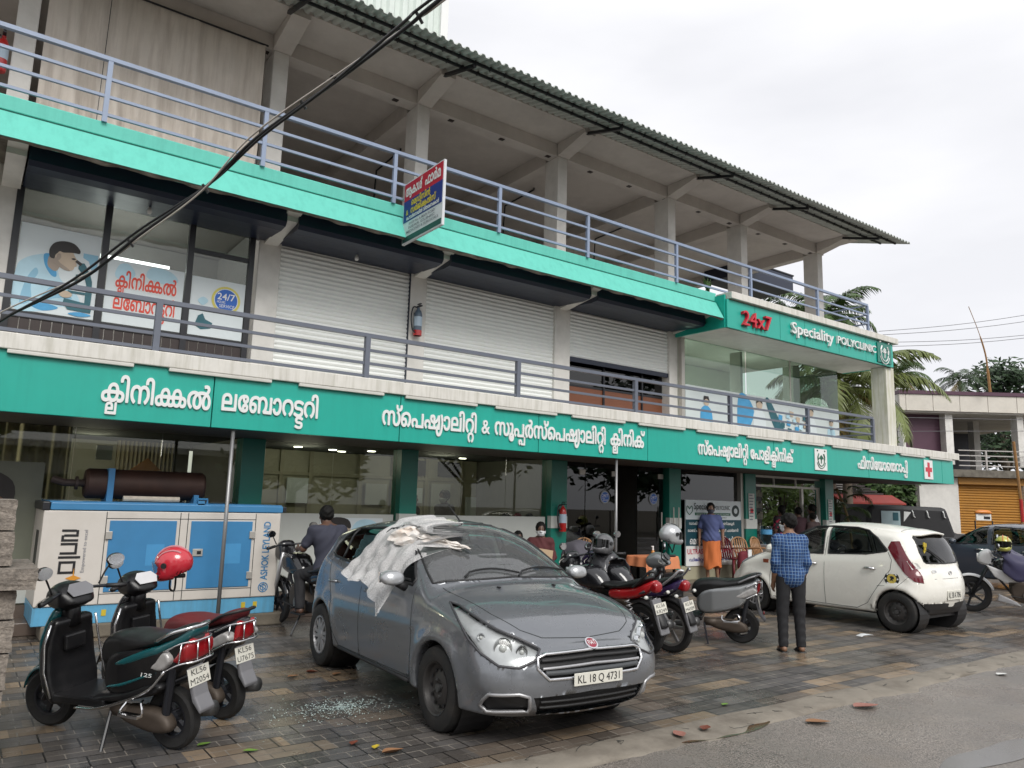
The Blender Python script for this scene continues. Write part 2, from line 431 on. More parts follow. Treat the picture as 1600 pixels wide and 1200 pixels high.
FLOORT = M('brown floor tile', (.10, .075, .06), .3, var=.2)
INT = M('dim interior wall', (.20, .195, .17), .7)
GL = glass('shop glass', (.74, .76, .68), .95, .01, 1.5)
GLD = glass('dark shop glass', (.20, .22, .24), .95, .01, 1.6)
LETW = M('white acrylic letter', (.72, .73, .72), .4, var=.03)
RED = M('red acrylic letter', (.52, .012, .03), .35)
FROST = M('frosted white film', (.50, .52, .49), .5, var=.04)
TUBE = M('white tube lamp housing', (.55, .54, .50), .45, dirt_or_haze=.3, dirtcol=(.3, .28, .22))

B = thing('clinic_building', 'long two storey clinic building with teal signboards, roller shutters and a corrugated sheet roof', 'building', (0, 11, 0))
B_IN = B.matrix_world
def bp(name, mb, mat, parent=None, **k):
    """a part of the building given in world coordinates"""
    if parent is None: return mb.build(name, mat, B, M4=Matrix.Translation((0, -11, 0)), **k)
    return mb.build(name, mat, parent, M4=Matrix.Translation((0, -11, 0)), **k)
XL = -4.0
PIL = [(.02, .30), (3.27, 3.60), (5.82, 6.13), (8.96, 9.34), (12.15, 12.51), (14.70, 15.10), (17.95, 18.33)]
# floors and slabs
bp('floor_slab', MB().box(XL, 18.4, 10.55, 16, 0, .15), FLOORT, bevel=.01)
bp('floor_slab', MB().box(XL, 22.15, 9.55, 16, 3.14, 3.32), EDGE, bevel=.012)
bp('floor_slab', MB().box(XL, 12.3, 9.95, 16.5, 5.72, 6.06).box(12.3, 19.0, 9.95, 16.5, 5.74, 6.0), CEIL)
bp('roof_slab', MB().box(XL, 18.6, 10.2, 16.6, 8.76, 8.9), CEIL)
# balcony edge of the second floor: upright band, groove, flared lower band, ragged lip
up = MB(); up.prism([(9.88, 5.90), (9.86, 6.07), (9.95, 6.085), (9.95, 5.90)], XL, 12.33, 'yz')
bp('balcony_edge', up, MINT, bevel=.01)
lo = MB(); lo.prism([(9.82, 5.855), (9.62, 5.49), (9.7, 5.485), (9.93, 5.855)], XL, 12.27, 'yz'); bp('sunshade', lo, MINT)
bp('sunshade', MB().box(XL, 12.33, 9.89, 9.94, 5.85, 5.905), M('groove', (.01, .09, .07), .8))
lp = MB()
lp.grid(lambda u, v: (XL+u*(12.26-XL), 9.625+.08*v+.012*math.sin(u*311), 5.485-.035*(.5+.5*math.sin(u*97+math.sin(u*37)*3))*(1 if .2 < v < .8 else 0)), 400, 4)
bp('drip_edge', lp, LIP)
bp('sunshade_soffit', MB().box(XL, 12.25, 9.84, 10.96, 5.66, 5.72), LIP)
# columns
for i, (a, b) in enumerate(PIL):
    cx = (a+b)/2
    if i < 5:
        m = MB().box(a, b, 10.98, 11.4, 3.32, 5.66); bp('column', m, WHT2, bevel=.012)
        bp('bracket', MB().prism([(9.9, 5.66), (9.9, 5.63), (10.12, 5.57), (10.12, 5.50), (10.98, 5.38), (10.98, 5.66)], cx-.10, cx+.10, 'yz'), WHT2)
    bp('column', MB().box(cx-.18, cx+.06, 11.0, 11.42, 6.06, 8.5), WHT2, bevel=.012)
    # beams across
    bp('ceiling_beam', MB().prism([(10.2, 8.68), (10.2, 8.755), (11.0, 8.755), (11.0, 8.5)], cx-.2, cx+.08, 'yz'), CEIL)
    bp('ceiling_beam', MB().box(cx-.17, cx+.05, 11.42, 16.5, 8.47, 8.755), CEIL)
    bp('column', MB().box(cx-.16, cx+.1, 16.0, 16.3, 6.06, 8.5), WHT2)
bp('ceiling_beam', MB().box(XL, 18.3, 11.02, 11.3, 8.5, 8.757), CEIL)
bp('ceiling_beam', MB().box(XL, 18.3, 16.3, 16.55, 8.3, 8.757), CEIL)
bp('rear_wall', MB().box(XL, 12.2, 16.32, 16.5, 6.06, 8.3), INT)
bp('rear_wall', MB().box(XL, 18.4, 15.9, 16.1, .15, 3.14).box(XL, 18.6, 15.9, 16.1, 3.32, 5.74), INT) if False else None
# roof sheet over the edge, purlins and bracket tubes
sh = MB(); nx = 1320; X0, X1 = XL, 18.95
def sheet(u, v):
    x = X0+u*(X1-X0); ph = (x/.145) % 1.0
    c = .022*max(-1, min(1, 2.2*math.sin(2*math.pi*ph)))
    y = 9.02+v*2.2; return (x, y, 8.46+.285*(y-9.02)+c+.004*math.sin(x*3))
sh.grid(sheet, nx, 6); so = bp('roof_sheet', sh, ROOF)
sm = so.modifiers.new('thickness', 'SOLIDIFY'); sm.thickness = .006
for y, z in ((9.3, 8.475), (9.68, 8.58)):
    bp('purlin', MB().box(X0, 18.75, y-.016, y+.016, z-.022, z+.02), BLK)
hk = MB()
for k in range(int((18.7-X0)/.29)): 
    for y, z in ((9.3, 8.475), (9.68, 8.58)): hk.box(X0+k*.29-.01, X0+k*.29+.01, y-.026, y+.026, z-.03, z+.03)
bp('roof_clip', hk, BLK)['kind'] = 'stuff'
for x in (.1, 3.2, 5.86, 9.05, 12.22, 14.9, 17.95):
    bp('roof_bracket', MB().tube([(x, 10.25, 8.70), (x, 9.3, 8.425)], .038, 4), BLK)
# lower signboard
seams = [XL, -.2, 2.45, 5.02, 7.53, 10.04, 13.8, 17.53, 21.21, 21.86]
for a, b in zip(seams, seams[1:]):
    sp = bp('signboard', MB().box(a+.006, b-.006, 9.6, 9.66, 2.475, 3.136), TEAL, bevel=.006)
    if a > 20: bp('signboard', MB().box(21.80, 21.86, 9.665, 11.5, 2.475, 3.136), TEAL)
bp('signboard_backing', MB().box(XL, 21.79, 9.665, 9.70, 2.485, 3.139), SEAM)
sf = MB()
for k in range(11): sf.box(XL, 21.8, 9.71+k*.135, 9.71+k*.135+.128, 2.475, 2.49)
bp('soffit_board', sf, SOFF)
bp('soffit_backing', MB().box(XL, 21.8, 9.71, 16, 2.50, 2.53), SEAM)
for a in [(-1.3), .3, 1.91, 3.5, 5.07, 6.64, 8.2, 9.77, 11.34, 12.87, 14.4, 15.96, 17.5, 19.0, 20.5]:
    tb = bp('tube_light', MB().box(a, a+1.23, 9.545, 9.595, 3.095, 3.137), TUBE, bevel=.008)
# lettering of the lower signboard (the script is stored in visual order)
TW = [('LിനിKൽ', 1.23, 2.42, 2.685, .205), ('ലേബാറTറി', 2.55, 3.79, 2.70, .205), ('സ്െപYാലിRി', 4.73, 6.31, 2.70, .20), ('&', 6.41, 6.56, 2.70, .2),
      ('സൂPർസ്െപYാലിRി', 6.65, 8.98, 2.70, .20), ('Lിനിക്', 9.1, 9.94, 2.705, .20), ('സ്െപYാലിRി', 11.39, 12.91, 2.68, .19),
      ('േപാളിLിനിക്', 12.99, 14.47, 2.68, .19), ('ഫിസിേയാെതറാPി', 17.03, 19.34, 2.68, .2)]
for s, a, b, z, xh in TW:
    m = MB(); put_text(m, latin('&', .01) if s == '&' else mal(s, .024), Matrix.Translation((0, 9.575, 0)), a, b, z, xh, .027, ref=(.66 if s == '&' else .57))
    bp('sign_lettering', m, LETW)
def emblem(parent, x0, x1, z0, z1, y, inkmat, back=None, nm='emblem_plate'):
    c = ((x0+x1)/2, (z0+z1)/2); r = (x1-x0)*.36
    par = parent
    if back: par = bp(nm, MB().box(x0, x1, y, y+.02, z0, z1), back)
    m = MB()
    for rr, a0, a1, wd in ((r, 200, 340, .09), (r*.74, 190, 350, .12), (r*.9, 120, 60, .0)):
        if not wd: continue
        pts = [(c[0]+rr*math.cos(R_(a0+(a1-a0)*t/14)), y-.006, c[1]+rr*math.sin(R_(a0+(a1-a0)*t/14))*1.15) for t in range(15)]
        m.tube(pts, r*wd*.5, 5)
    for sgn in (-1, 1):
        m.tube([(c[0]+sgn*r*.72, y-.006, c[1]-r*.1), (c[0]+sgn*r*.78, y-.006, c[1]+r*.35), (c[0]+sgn*r*.55, y-.006, c[1]+r*.75)], r*.1, 5)
        m.tube([(c[0]+sgn*r*.5, y-.006, c[1]+r*.1), (c[0]+sgn*r*.15, y-.006, c[1]+r*.45), (c[0], y-.006, c[1]-r*.1)], r*.06, 5)
        m.ball((c[0]+sgn*r*.85, y-.004, c[1]+r*1.15), r*.11, 6, 4)
    m.box(c[0]-r*.07, c[0]+r*.07, y-.01, y-.002, c[1]-r*.5, c[1]+r*.6); m.box(c[0]-r*.28, c[0]+r*.28, y-.012, y-.003, c[1]+r*.05, c[1]+r*.2)
    return bp('emblem_mark', m, inkmat, par, fix=True)
INKG = M('dark green ink', (.01, .11, .06), .5)
emblem(B, 15.27, 15.74, 2.56, 3.03, 9.575, INKG, LETW)
cp = bp('red_cross_plate', MB().box(20.2, 20.65, 9.575, 9.595, 2.56, 3.05), LETW)
bp('red_cross', MB().box(20.37, 20.48, 9.568, 9.576, 2.62, 2.99).box(20.26, 20.37, 9.568, 9.576, 2.75, 2.86).box(20.48, 20.59, 9.568, 9.576, 2.75, 2.86), RED, cp)
# 24 hour signboard box over the office
bx = [12.32, 13.24, 14.12, 15.04, 16.42, 17.6, 18.9]
for a, b in zip(bx, bx[1:]): bp('signboard', MB().box(a+.005, b-.005, 9.58, 9.63, 5.31, 5.90), TEAL, bevel=.004)
bp('signboard', MB().box(12.30, 12.35, 9.635, 10.95, 5.31, 6.0), TEAL)
bp('signboard', MB().box(18.86, 18.92, 9.635, 10.95, 5.31, 5.9), TEAL)
bp('signboard_backing', MB().box(12.36, 18.85, 9.64, 9.68, 5.32, 5.92), SEAM)
bp('coping', MB().box(12.38, 19.05, 9.5, 9.9, 5.915, 6.06), EDGE, bevel=.01)
bp('office_soffit', MB().box(12.36, 18.85, 9.69, 10.95, 5.32, 5.36), WHT2)
m = MB(); put_text(m, latin('24x7', .0), Matrix.Translation((0, 9.5, 0)), 12.75, 13.72, 5.42, .30, .07, .67); bp('sign_lettering', m, RED)
m = MB(); put_text(m, latin('Speciality', .008), Matrix.Translation((0, 9.52, 0)), 14.48, 16.12, 5.52, .24, .055, .67); bp('sign_lettering', m, LETW)
m = MB(); put_text(m, latin('POLYCLINIC', .008), Matrix.Translation((0, 9.52, 0)), 16.28, 17.98, 5.55, .17, .055, .67); bp('sign_lettering', m, LETW)
emblem(B, 18.1, 18.75, 5.36, 5.85, 9.55, LETW, TEALD)
bp('column', MB().box(18.66, 19.05, 9.66, 10.06, 3.32, 5.31), M('mossy white column', (.62, .61, .55), .7, dirt_or_haze=.75, dirtcol=(.30, .30, .09), dscale=1.5, streak=True, bump=.1), bevel=.01)
# first floor: lab window bay
def bay_housing(a, b):
    m = MB(); m.prism([(10.08, 5.655), (10.07, 5.46), (10.12, 5.405), (10.30, 5.39), (10.58, 5.41), (11.05, 5.43), (11.05, 5.655)], a, b, 'yz')
    return bp('shutter_housing', m, NAVY)
for a, b in ((.28, 3.35), (3.52, 5.9), (6.04, 9.06), (9.24, 12.25)): bay_housing(a, b)
fr = MB()
for x in (.27, 1.27, 2.33, 3.17): fr.box(x-.04, x+.04, 10.97, 11.05, 3.32, 5.44)
for z in (3.80,): fr.box(.31, 3.13, 10.985, 11.045, z-.03, z+.05)
fr.box(2.37, 3.13, 10.98, 11.04, 5.04, 5.1)
bp('window_frame', fr, BLK)
for a, b in ((.31, 1.23), (1.31, 2.29), (2.37, 3.13)):
    bp('window_pane', MB().box(a, b, 11.0, 11.008, 3.85, 5.44), glass('lab glass', (.55, .58, .57), .95, .01, 1.5))
sl = MB()
for k in range(24): sl.box(.31+k*.1175, .31+k*.1175+.108, 11.0, 11.02, 3.33, 3.775)
bp('lower_panel', sl, DKBR)
LB = M('light blue print', (.42, .62, .72), .5, var=.25, scale=3); MB_ = M('mid blue print', (.06, .30, .55), .5, var=.25, scale=5); DT = M('dark teal print', (.02, .11, .14), .5, var=.3, scale=9)
PW = M('pale print', (.62, .68, .70), .5, var=.1, scale=2); SKIN_P = M('printed skin', (.50, .40, .30), .5); HAIRP = M('printed dark hair', (.02, .016, .015), .5)
def sheet_poly(parent, name, poly, mat, y, th=.003):
    return bp(name, MB().prism(poly, y, y-th, 'xz'), mat, parent)
fa = bp('window_film', MB().box(.32, 1.22, 10.992, 10.997, 3.86, 4.98), PW)
SKN2 = M('printed skin shade', (.33, .27, .22), .5); CO2 = M('printed coat fold', (.24, .47, .62), .5)
def pr(poly, mat, k, nm='printed_figure', sm=4): sheet_poly(fa, nm, cat(poly, sm, True) if sm else poly, mat, 10.9915-.0012*k, .001)
pr([(.325, 3.9), (.325, 4.38), (.40, 4.52), (.54, 4.60), (.66, 4.62), (.75, 4.50), (.80, 4.34), (.92, 4.22), (1.02, 4.14), (1.03, 4.02), (.8, 3.96), (.6, 3.87)], LB, 0)
pr([(.40, 3.95), (.44, 4.25), (.52, 4.42), (.56, 4.36), (.50, 4.2), (.52, 4.0)], CO2, 1); pr([(.62, 4.02), (.72, 4.22), (.86, 4.16), (.96, 4.09), (.8, 4.08)], CO2, 1)
pr([(.60, 4.62), (.62, 4.48), (.70, 4.36), (.76, 4.36), (.73, 4.5), (.70, 4.62)], MB_, 1); pr([(.66, 4.62), (.65, 4.48), (.74, 4.42), (.78, 4.5), (.74, 4.64)], SKN2, 2)
pr([(.68, 4.60), (.68, 4.70), (.76, 4.77), (.88, 4.74), (.945, 4.64), (.975, 4.60), (.962, 4.57), (.968, 4.53), (.945, 4.515), (.935, 4.48), (.89, 4.455), (.82, 4.47), (.75, 4.52)], SKIN_P, 3)
pr([(.69, 4.55), (.75, 4.50), (.84, 4.455), (.90, 4.455), (.86, 4.49), (.78, 4.54), (.73, 4.6)], SKN2, 4); pr([(.735, 4.60), (.745, 4.65), (.775, 4.655), (.785, 4.61), (.76, 4.57)], SKN2, 5)
pr([(.66, 4.60), (.65, 4.70), (.70, 4.79), (.80, 4.83), (.91, 4.82), (.985, 4.75), (.985, 4.70), (.93, 4.70), (.86, 4.69), (.80, 4.68), (.765, 4.69), (.74, 4.66), (.72, 4.63), (.71, 4.58)], HAIRP, 5)
pr([(.90, 4.615), (.925, 4.63), (.95, 4.62), (.93, 4.605)], HAIRP, 6)
pr([(.945, 4.585), (.965, 4.615), (1.03, 4.575), (1.01, 4.54)], HAIRP, 7, 'printed_microscope', 0); pr([(1.0, 4.56), (1.05, 4.585), (1.10, 4.50), (1.16, 4.36), (1.17, 4.05), (1.10, 4.02), (1.10, 4.3), (1.04, 4.44), (.99, 4.50)], DT, 6, 'printed_microscope', 2)
pr([(.86, 4.03), (.87, 4.09), (1.12, 4.06), (1.19, 4.02), (1.18, 3.94), (.92, 3.95)], DT, 7, 'printed_microscope', 0); pr([(.90, 4.17), (.90, 4.20), (1.11, 4.20), (1.11, 4.17)], DT, 7, 'printed_microscope', 0); pr([(.97, 4.42), (1.0, 4.43), (.995, 4.22), (.965, 4.22)], DT, 7, 'printed_microscope', 0)
pr([(.80, 4.15), (.86, 4.19), (.95, 4.16), (.93, 4.11), (.85, 4.10)], SKIN_P, 8)
pr([(1.03, 4.66), (1.03, 4.72), (1.2, 4.72), (1.2, 4.5), (1.14, 4.5), (1.1, 4.62)], CO2, 1, 'printed_figure', 0); pr([(.52, 3.94), (.66, 3.99), (.82, 3.95), (.66, 3.89)], MB_, 2, 'printed_dish'); pr([(.93, 3.90), (1.06, 3.935), (1.19, 3.91), (1.06, 3.875)], MB_, 8, 'printed_dish')
fb = bp('window_film', MB().box(1.32, 2.28, 10.992, 10.997, 3.86, 4.72), PW)
sheet_poly(fb, 'printed_flask', cat([(1.42, 4.5), (1.46, 4.66), (1.58, 4.68), (1.66, 4.55), (1.55, 4.45)], 4, True), LB, 10.991)
sheet_poly(fb, 'printed_flask', cat([(1.8, 4.56), (1.86, 4.7), (2.1, 4.68), (2.2, 4.56), (2.0, 4.5)], 4, True), LB, 10.991)
REDI = M('red print', (.62, .06, .035), .5)
for s, z in (('LിനിKൽ', 4.36), ('ലേബാറTറി', 4.06)):
    m = MB(); put_text(m, mal(s, .07), Matrix.Translation((0, 10.989, 0)), 1.42, 2.2, z, .155); bp('film_lettering', m, LETW, fb)
    m = MB(); put_text(m, mal(s, .022), Matrix.Translation((0, 10.984, 0)), 1.43, 2.19, z, .155); bp('film_lettering', m, REDI, fb)
fc = bp('window_film', MB().box(2.38, 3.12, 10.992, 10.997, 3.86, 4.70), PW)
YEL = M('yellow print', (.62, .55, .12), .5); BLU = M('blue badge print', (.02, .12, .48), .5)
def disc(cx, cz, r, n=28): return [(cx+r*math.cos(2*math.pi*i/n), cz+r*math.sin(2*math.pi*i/n)) for i in range(n)]
def badge(par, cx, cz, r, y, ring=None):
    sheet_poly(par, 'badge', disc(cx, cz, r), ring or YEL, y); sheet_poly(par, 'badge', disc(cx, cz, r*.84), PW, y-.004); sheet_poly(par, 'badge', disc(cx, cz, r*.78), BLU, y-.008)
    m = MB(); put_text(m, latin('24/7', .01), Matrix.Translation((0, y-.013, 0)), cx-r*.62, cx+r*.6, cz+.0*r, r*.46, 0, .67)
    put_text(m, latin('HOURS', .005), Matrix.Translation((0, y-.013, 0)), cx-r*.62, cx-r*.05, cz-r*.26, r*.17, 0, .67)
    put_text(m, latin('SERVICE', .005), Matrix.Translation((0, y-.013, 0)), cx-r*.45, cx+r*.6, cz-r*.56, r*.22, 0, .67)
    bp('badge_lettering', m, LETW, par)
badge(fc, 2.86, 4.42, .2, 10.988)
sheet_poly(fc, 'printed_microscope', [(2.46, 4.0), (2.5, 4.14), (2.56, 4.18), (2.6, 4.1), (2.7, 4.06), (2.68, 3.98), (2.55, 3.95)], DT, 10.988)
sheet_poly(fc, 'printed_flask', cat([(2.48, 4.36), (2.55, 4.42), (2.62, 4.37), (2.55, 4.30)], 4, True), LB, 10.988)
# roller shutters
def shutter(a, b, z0):
    m = MB(); n = int((5.52-z0)/.072)
    prof = []
    for k in range(n):
        z = z0+k*.072; prof += [(11.06, z+.002), (11.048, z+.008), (11.035, z+.035), (11.048, z+.064), (11.06, z+.070)]
    vs = []; fs = []
    for i, (y, z) in enumerate(prof): vs += [(a, y, z), (b, y, z)]
    for i in range(len(prof)-1): fs.append((2*i, 2*i+1, 2*i+3, 2*i+2))
    m.add(vs, fs); s = bp('roller_shutter', m, SHUT)
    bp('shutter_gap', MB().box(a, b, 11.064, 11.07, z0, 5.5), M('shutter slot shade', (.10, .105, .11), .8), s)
    return s
bays = [(3.52, 5.86, 3.33), (6.08, 9.02, 3.33), (9.26, 12.2, 4.50)]
for a, b, z in bays:
    shutter(a+.04, b-.04, z)
    bp('shutter_guide', MB().box(a, a+.045, 10.99, 11.08, 3.32, 5.5), NAVY); bp('shutter_guide', MB().box(b-.045, b, 10.99, 11.08, 3.32, 5.5), NAVY)
bp('shutter_bar', MB().box(9.3, 12.16, 11.02, 11.07, 4.41, 4.50), NAVY)
for a, b in ((9.32, 10.4), (10.44, 11.5), (11.54, 12.15)):
    bp('counter_panel', MB().box(a, b, 11.2, 11.23, 3.33, 3.98), WOOD); bp('window_pane', MB().box(a, b, 11.2, 11.21, 4.0, 5.2), glass('black glass', (.05, .05, .055), .95, .01, 1.6))
bp('counter_frame', MB().box(10.40, 10.44, 11.17, 11.25, 3.33, 5.2).box(11.5, 11.54, 11.17, 11.25, 3.33, 5.2).box(9.3, 12.16, 11.19, 11.24, 3.96, 4.0), BLK)
bp('party_wall', MB().box(XL, 12.3, 11.4, 11.5, 3.32, 3.6).box(3.3, 12.3, 11.42, 11.5, 3.6, 5.7), INT)
for q in ((.1, 3.3, 13.4, 13.5), (XL, .05, 11.0, 11.1), (3.3, 3.4, 11.5, 13.5)): bp('party_wall', MB().box(*q, 3.32, 5.7), WHT2)
bp('ceiling_lamp', MB().box(.7, 2.3, 12.2, 12.26, 5.05, 5.1), emit('lit tube', (1, 1, .97), 6))
# office under the 24 hour sign
OG = glass('office glass', (.62, .72, .66), .95, .01, 1.5)
for a, b in ((12.5, 13.2), (13.21, 14.62), (14.66, 16.36), (16.40, 18.5)): bp('office_pane', MB().box(a, b, 10.88, 10.888, 3.33, 5.32), OG)
bp('office_pane', MB().box(18.5, 18.508, 10.89, 12.4, 3.33, 5.32), OG)
for q in ((12.40, 12.5, 10.86, 10.95), (14.60, 14.68, 11.0, 11.3), (16.36, 16.40, 10.87, 10.91)): bp('office_frame', MB().box(*q, 3.33, 5.32), ALU)
bp('office_wall', MB().box(12.5, 18.6, 14.4, 14.5, 3.32, 5.72).box(12.4, 12.5, 10.96, 14.4, 3.32, 5.72).box(17.0, 17.3, 11.2, 11.5, 3.32, 5.32), M('office wall', (.48, .50, .42), .7))
of = bp('office_film', MB().box(12.52, 18.48, 10.868, 10.875, 3.34, 4.30), M('office film', (.56, .62, .62), .45, var=.12, scale=1.4))
def man_print(x, z, s, coat, y=10.864):
    sheet_poly(of, 'printed_figure', cat([(x-.2*s, z), (x-.24*s, z+.5*s), (x-.08*s, z+.66*s), (x+.1*s, z+.64*s), (x+.24*s, z+.45*s), (x+.22*s, z)], 4, True), coat, y)
    sheet_poly(of, 'printed_figure', disc(x, z+.78*s, .12*s), SKIN_P, y-.004); sheet_poly(of, 'printed_figure', [(x-.13*s, z+.8*s), (x-.1*s, z+.93*s), (x+.08*s, z+.93*s), (x+.13*s, z+.8*s), (x, z+.86*s)], HAIRP, y-.008)
man_print(13.2, 3.36, .8, MB_); man_print(15.1, 3.36, .95, PW); man_print(17.2, 3.4, .9, PW); man_print(18.1, 3.36, .7, LB)
sheet_poly(of, 'printed_panel', cat([(14.3, 3.36), (14.32, 4.2), (14.6, 4.28), (14.9, 3.9), (14.6, 3.4)], 4, True), MB_, 10.866)
sheet_poly(of, 'printed_figure', cat([(15.35, 4.22), (15.5, 4.26), (15.95, 3.7), (16.2, 3.4), (15.9, 3.36), (15.6, 3.7)], 4, True), DT, 10.862)
for k in range(16):
    x = 15.9+k*.07+.05*math.sin(k*5); z = 3.45+.6*((k*37) % 10)/10
    sheet_poly(of, 'printed_patch', [(x-.09, z-.05), (x-.07, z+.07), (x+.08, z+.05), (x+.06, z-.07)], (LB, MB_, DT, SKIN_P)[k % 4], 10.860-.0016*k, .001)
# ground floor glazing
for i, (a, b) in enumerate(PIL[1:]):
    p = bp('green_pillar', MB().box(a, b, 11.0, 11.3, .15, 2.475), TEALD, bevel=.008)
    bp('pillar_band', MB().box(a-.003, b+.003, 10.99, 11.1, 1.22, 1.44), FROST, p)
gb = [(XL, 3.27, 7), (3.60, 5.82, 2), (6.13, 8.96, 3)]
for a, b, n in gb:
    wd = (b-a)/n
    for k in range(n): bp('shop_window', MB().box(a+k*wd+.004, a+(k+1)*wd-.004, 11.15, 11.162, .2, 2.475), GL)
    bp('frosted_film', MB().box(a+.03, b-.03, 11.138, 11.144, .3, 1.42), FROST)
    bp('window_sill', MB().box(a, b, 11.05, 11.25, .15, .28), FLOORT)
# prints on the frosted band
for x0, x1 in ((4.55, 5.6),):
    fp = bp('wall_poster', MB().box(x0, x1, 11.128, 11.132, .75, 1.36), PW)
    bp('printed_figure', MB().prism(cat([(x0+.05, .78), (x0+.1, 1.2), (x0+.3, 1.33), (x0+.5, 1.2), (x0+.55, .78)], 4, True), 11.126, 11.123, 'xz'), SKIN_P, fp)
    bp('printed_figure', MB().prism(cat([(x0+.1, 1.18), (x0+.2, 1.36), (x0+.45, 1.34), (x0+.5, 1.2), (x0+.3, 1.26)], 4, True), 11.121, 11.118, 'xz'), HAIRP, fp)
    bp('printed_figure', MB().prism(cat([(x0+.5, .8), (x0+.55, 1.25), (x0+.8, 1.34), (x1-.05, 1.2), (x1-.1, .8)], 4, True), 11.126, 11.123, 'xz'), LB, fp)
fp = bp('wall_poster', MB().box(-.6, .9, 11.128, 11.132, .6, 2.0), M('poster olive', (.16, .17, .13), .5))
bp('printed_figure', MB().prism(cat([(.05, 1.1), (.03, 1.5), (.25, 1.72), (.5, 1.6), (.52, 1.2), (.35, 1.0)], 4, True), 11.126, 11.123, 'xz'), M('printed brown skin', (.16, .08, .05), .5), fp)
bp('printed_figure', MB().prism(cat([(-.1, 1.35), (.0, 1.82), (.3, 1.9), (.58, 1.76), (.6, 1.5), (.4, 1.6), (.2, 1.45), (.1, 1.25)], 4, True), 11.121, 11.118, 'xz'), HAIRP, fp)
# doors of the entrance
for a, b in ((9.34, 9.92), (9.93, 10.78), (11.35, 12.12)):
    d = bp('glass_door', MB().box(a+.005, b-.005, 11.15, 11.162, .17, 2.475), GLD)
    bp('door_patch', MB().box(b-.16, b-.01, 11.13, 11.18, 2.24, 2.34), ALU, d)
    if b > 10: bp('door_handle', MB().tube([(b-.12, 11.08, .95), (b-.12, 11.08, 1.55)], .014, 8), ALU, d)
    if b > 10: badge(d, (a+b)/2+.08, 1.82, .13, 11.14, M('dull grey print', (.25, .26, .27), .5))
# long pull handles seen at the pillar
bp('door_handle', MB().tube([(12.2, 10.93, 1.1), (12.2, 10.93, 1.66)], .014, 8).tube([(12.36, 10.93, 1.1), (12.36, 10.93, 1.66)], .014, 8), ALU)
# banner bay and counter bay
bp('shop_window', MB().box(12.51, 14.6, 11.15, 11.162, 1.8, 2.475), GLD); bp('window_frame', MB().box(14.6, 14.69, 11.05, 11.2, .15, 2.475), ALU)
bp('window_sill', MB().box(12.51, 14.69, 11.08, 11.3, .15, .43), M('beige tile base', (.36, .34, .24), .4))
bp('window_frame', MB().box(15.12, 17.93, 11.14, 11.2, 2.2, 2.25).box(17.12, 17.2, 11.14, 11.2, .15, 2.2).box(17.85, 17.93, 11.14, 11.2, .15, 2.2).box(15.12, 17.93, 11.14, 11.2, 2.42, 2.47).box(16.0, 16.03, 11.15, 11.19, 2.25, 2.42).box(16.9, 16.93, 11.15, 11.19, 2.25, 2.42), ALU)
ct = bp('counter', MB().box(16.3, 17.9, 11.25, 11.7, .15, 1.15), CREAM); bp('counter_top', MB().box(16.25, 17.92, 11.2, 11.75, 1.15, 1.19), M('maroon laminate', (.12, .02, .025), .3), ct)
sh = bp('shelf_unit', MB().box(17.25, 17.8, 12.8, 13.2, .15, 2.4), DKBR)
bxs = MB()
for r in range(6):
    for k in range(6): bxs.box(17.27+k*.088, 17.27+k*.088+.075, 12.76, 12.8, .5+r*.3, .5+r*.3+.12+.02*((k*7+r*3) % 5))
bp('medicine_boxes', bxs, M('mixed cartons', (.45, .42, .34), .6, var=.8, scale=6), sh)['kind'] = 'stuff'
# interior
bp('rear_partition', MB().box(3.6, 9.0, 13.6, 13.68, .15, 2.6), CREAM); bp('rear_partition', MB().box(XL, 3.3, 14.2, 14.3, .15, 2.6), CREAM)
bp('rear_partition', MB().box(9.3, 14.9, 15.6, 15.7, .15, 2.6), INT); bp('rear_partition', MB().box(14.92, 15.0, 11.4, 15.9, .15, 2.5), INT); bp('rear_partition', MB().box(9.1, 9.2, 11.4, 15.7, .15, 2.5), INT); bp('rear_partition', MB().box(3.36, 3.46, 11.4, 14.2, .15, 2.5), INT)
bp('rear_partition', MB().box(12.2, 12.3, 11.4, 15.6, .15, 2.5), INT)
pf = MB()
for x in (3.9, 4.75, 5.3, 6.3, 7.0, 7.75, 8.6): pf.box(x-.035, x+.035, 13.53, 13.6, .15, 2.5)
for z in (2.08, ): pf.box(3.6, 9.0, 13.54, 13.6, z-.03, z+.03)
bp('partition_frame', pf, M('pale frame', (.34, .325, .24), .5))
for x0, x1, z0, z1, c in ((4.85, 5.25, 1.55, 2.0, PW), (6.4, 6.85, 1.55, 1.95, FROST), (7.1, 7.35, 1.6, 1.95, FROST), (7.4, 7.65, 1.6, 1.9, PW), (7.85, 8.3, 1.3, 2.0, FROST), (8.7, 8.95, 1.35, 1.75, PW), (3.95, 4.3, 2.15, 2.45, DKBR), (7.1, 7.7, 2.15, 2.45, BLK), (8.0, 8.5, 2.15, 2.45, BLK)):
    bp('notice', MB().box(x0, x1, 13.50, 13.53, z0, z1), c)
cu = MB(); cu.grid(lambda u, v: (-3.0+u*4.2, 11.6+.05*math.sin(u*150)+.015*math.sin(u*63), 1.45+v*1.1), 500, 3); bp('curtain', cu, CURT)
cu = MB(); cu.grid(lambda u, v: (2.1+u*.9, 13.9+.03*math.sin(u*90), 1.3+v*1.25), 160, 3); bp('curtain', cu, CURT)
bp('notice', MB().box(1.55, 1.75, 11.9, 11.93, 2.1, 2.3), PW)
bp('painted_sign_reflection', MB().prism([(2.15, 1.98), (2.42, 2.2), (2.68, 1.96), (2.42, 1.72)], 13.0, 13.03, 'xz'), M('orange reflection paint', (.5, .2, .03), .5))  # solid diamond painted in for a road sign mirrored in the glass
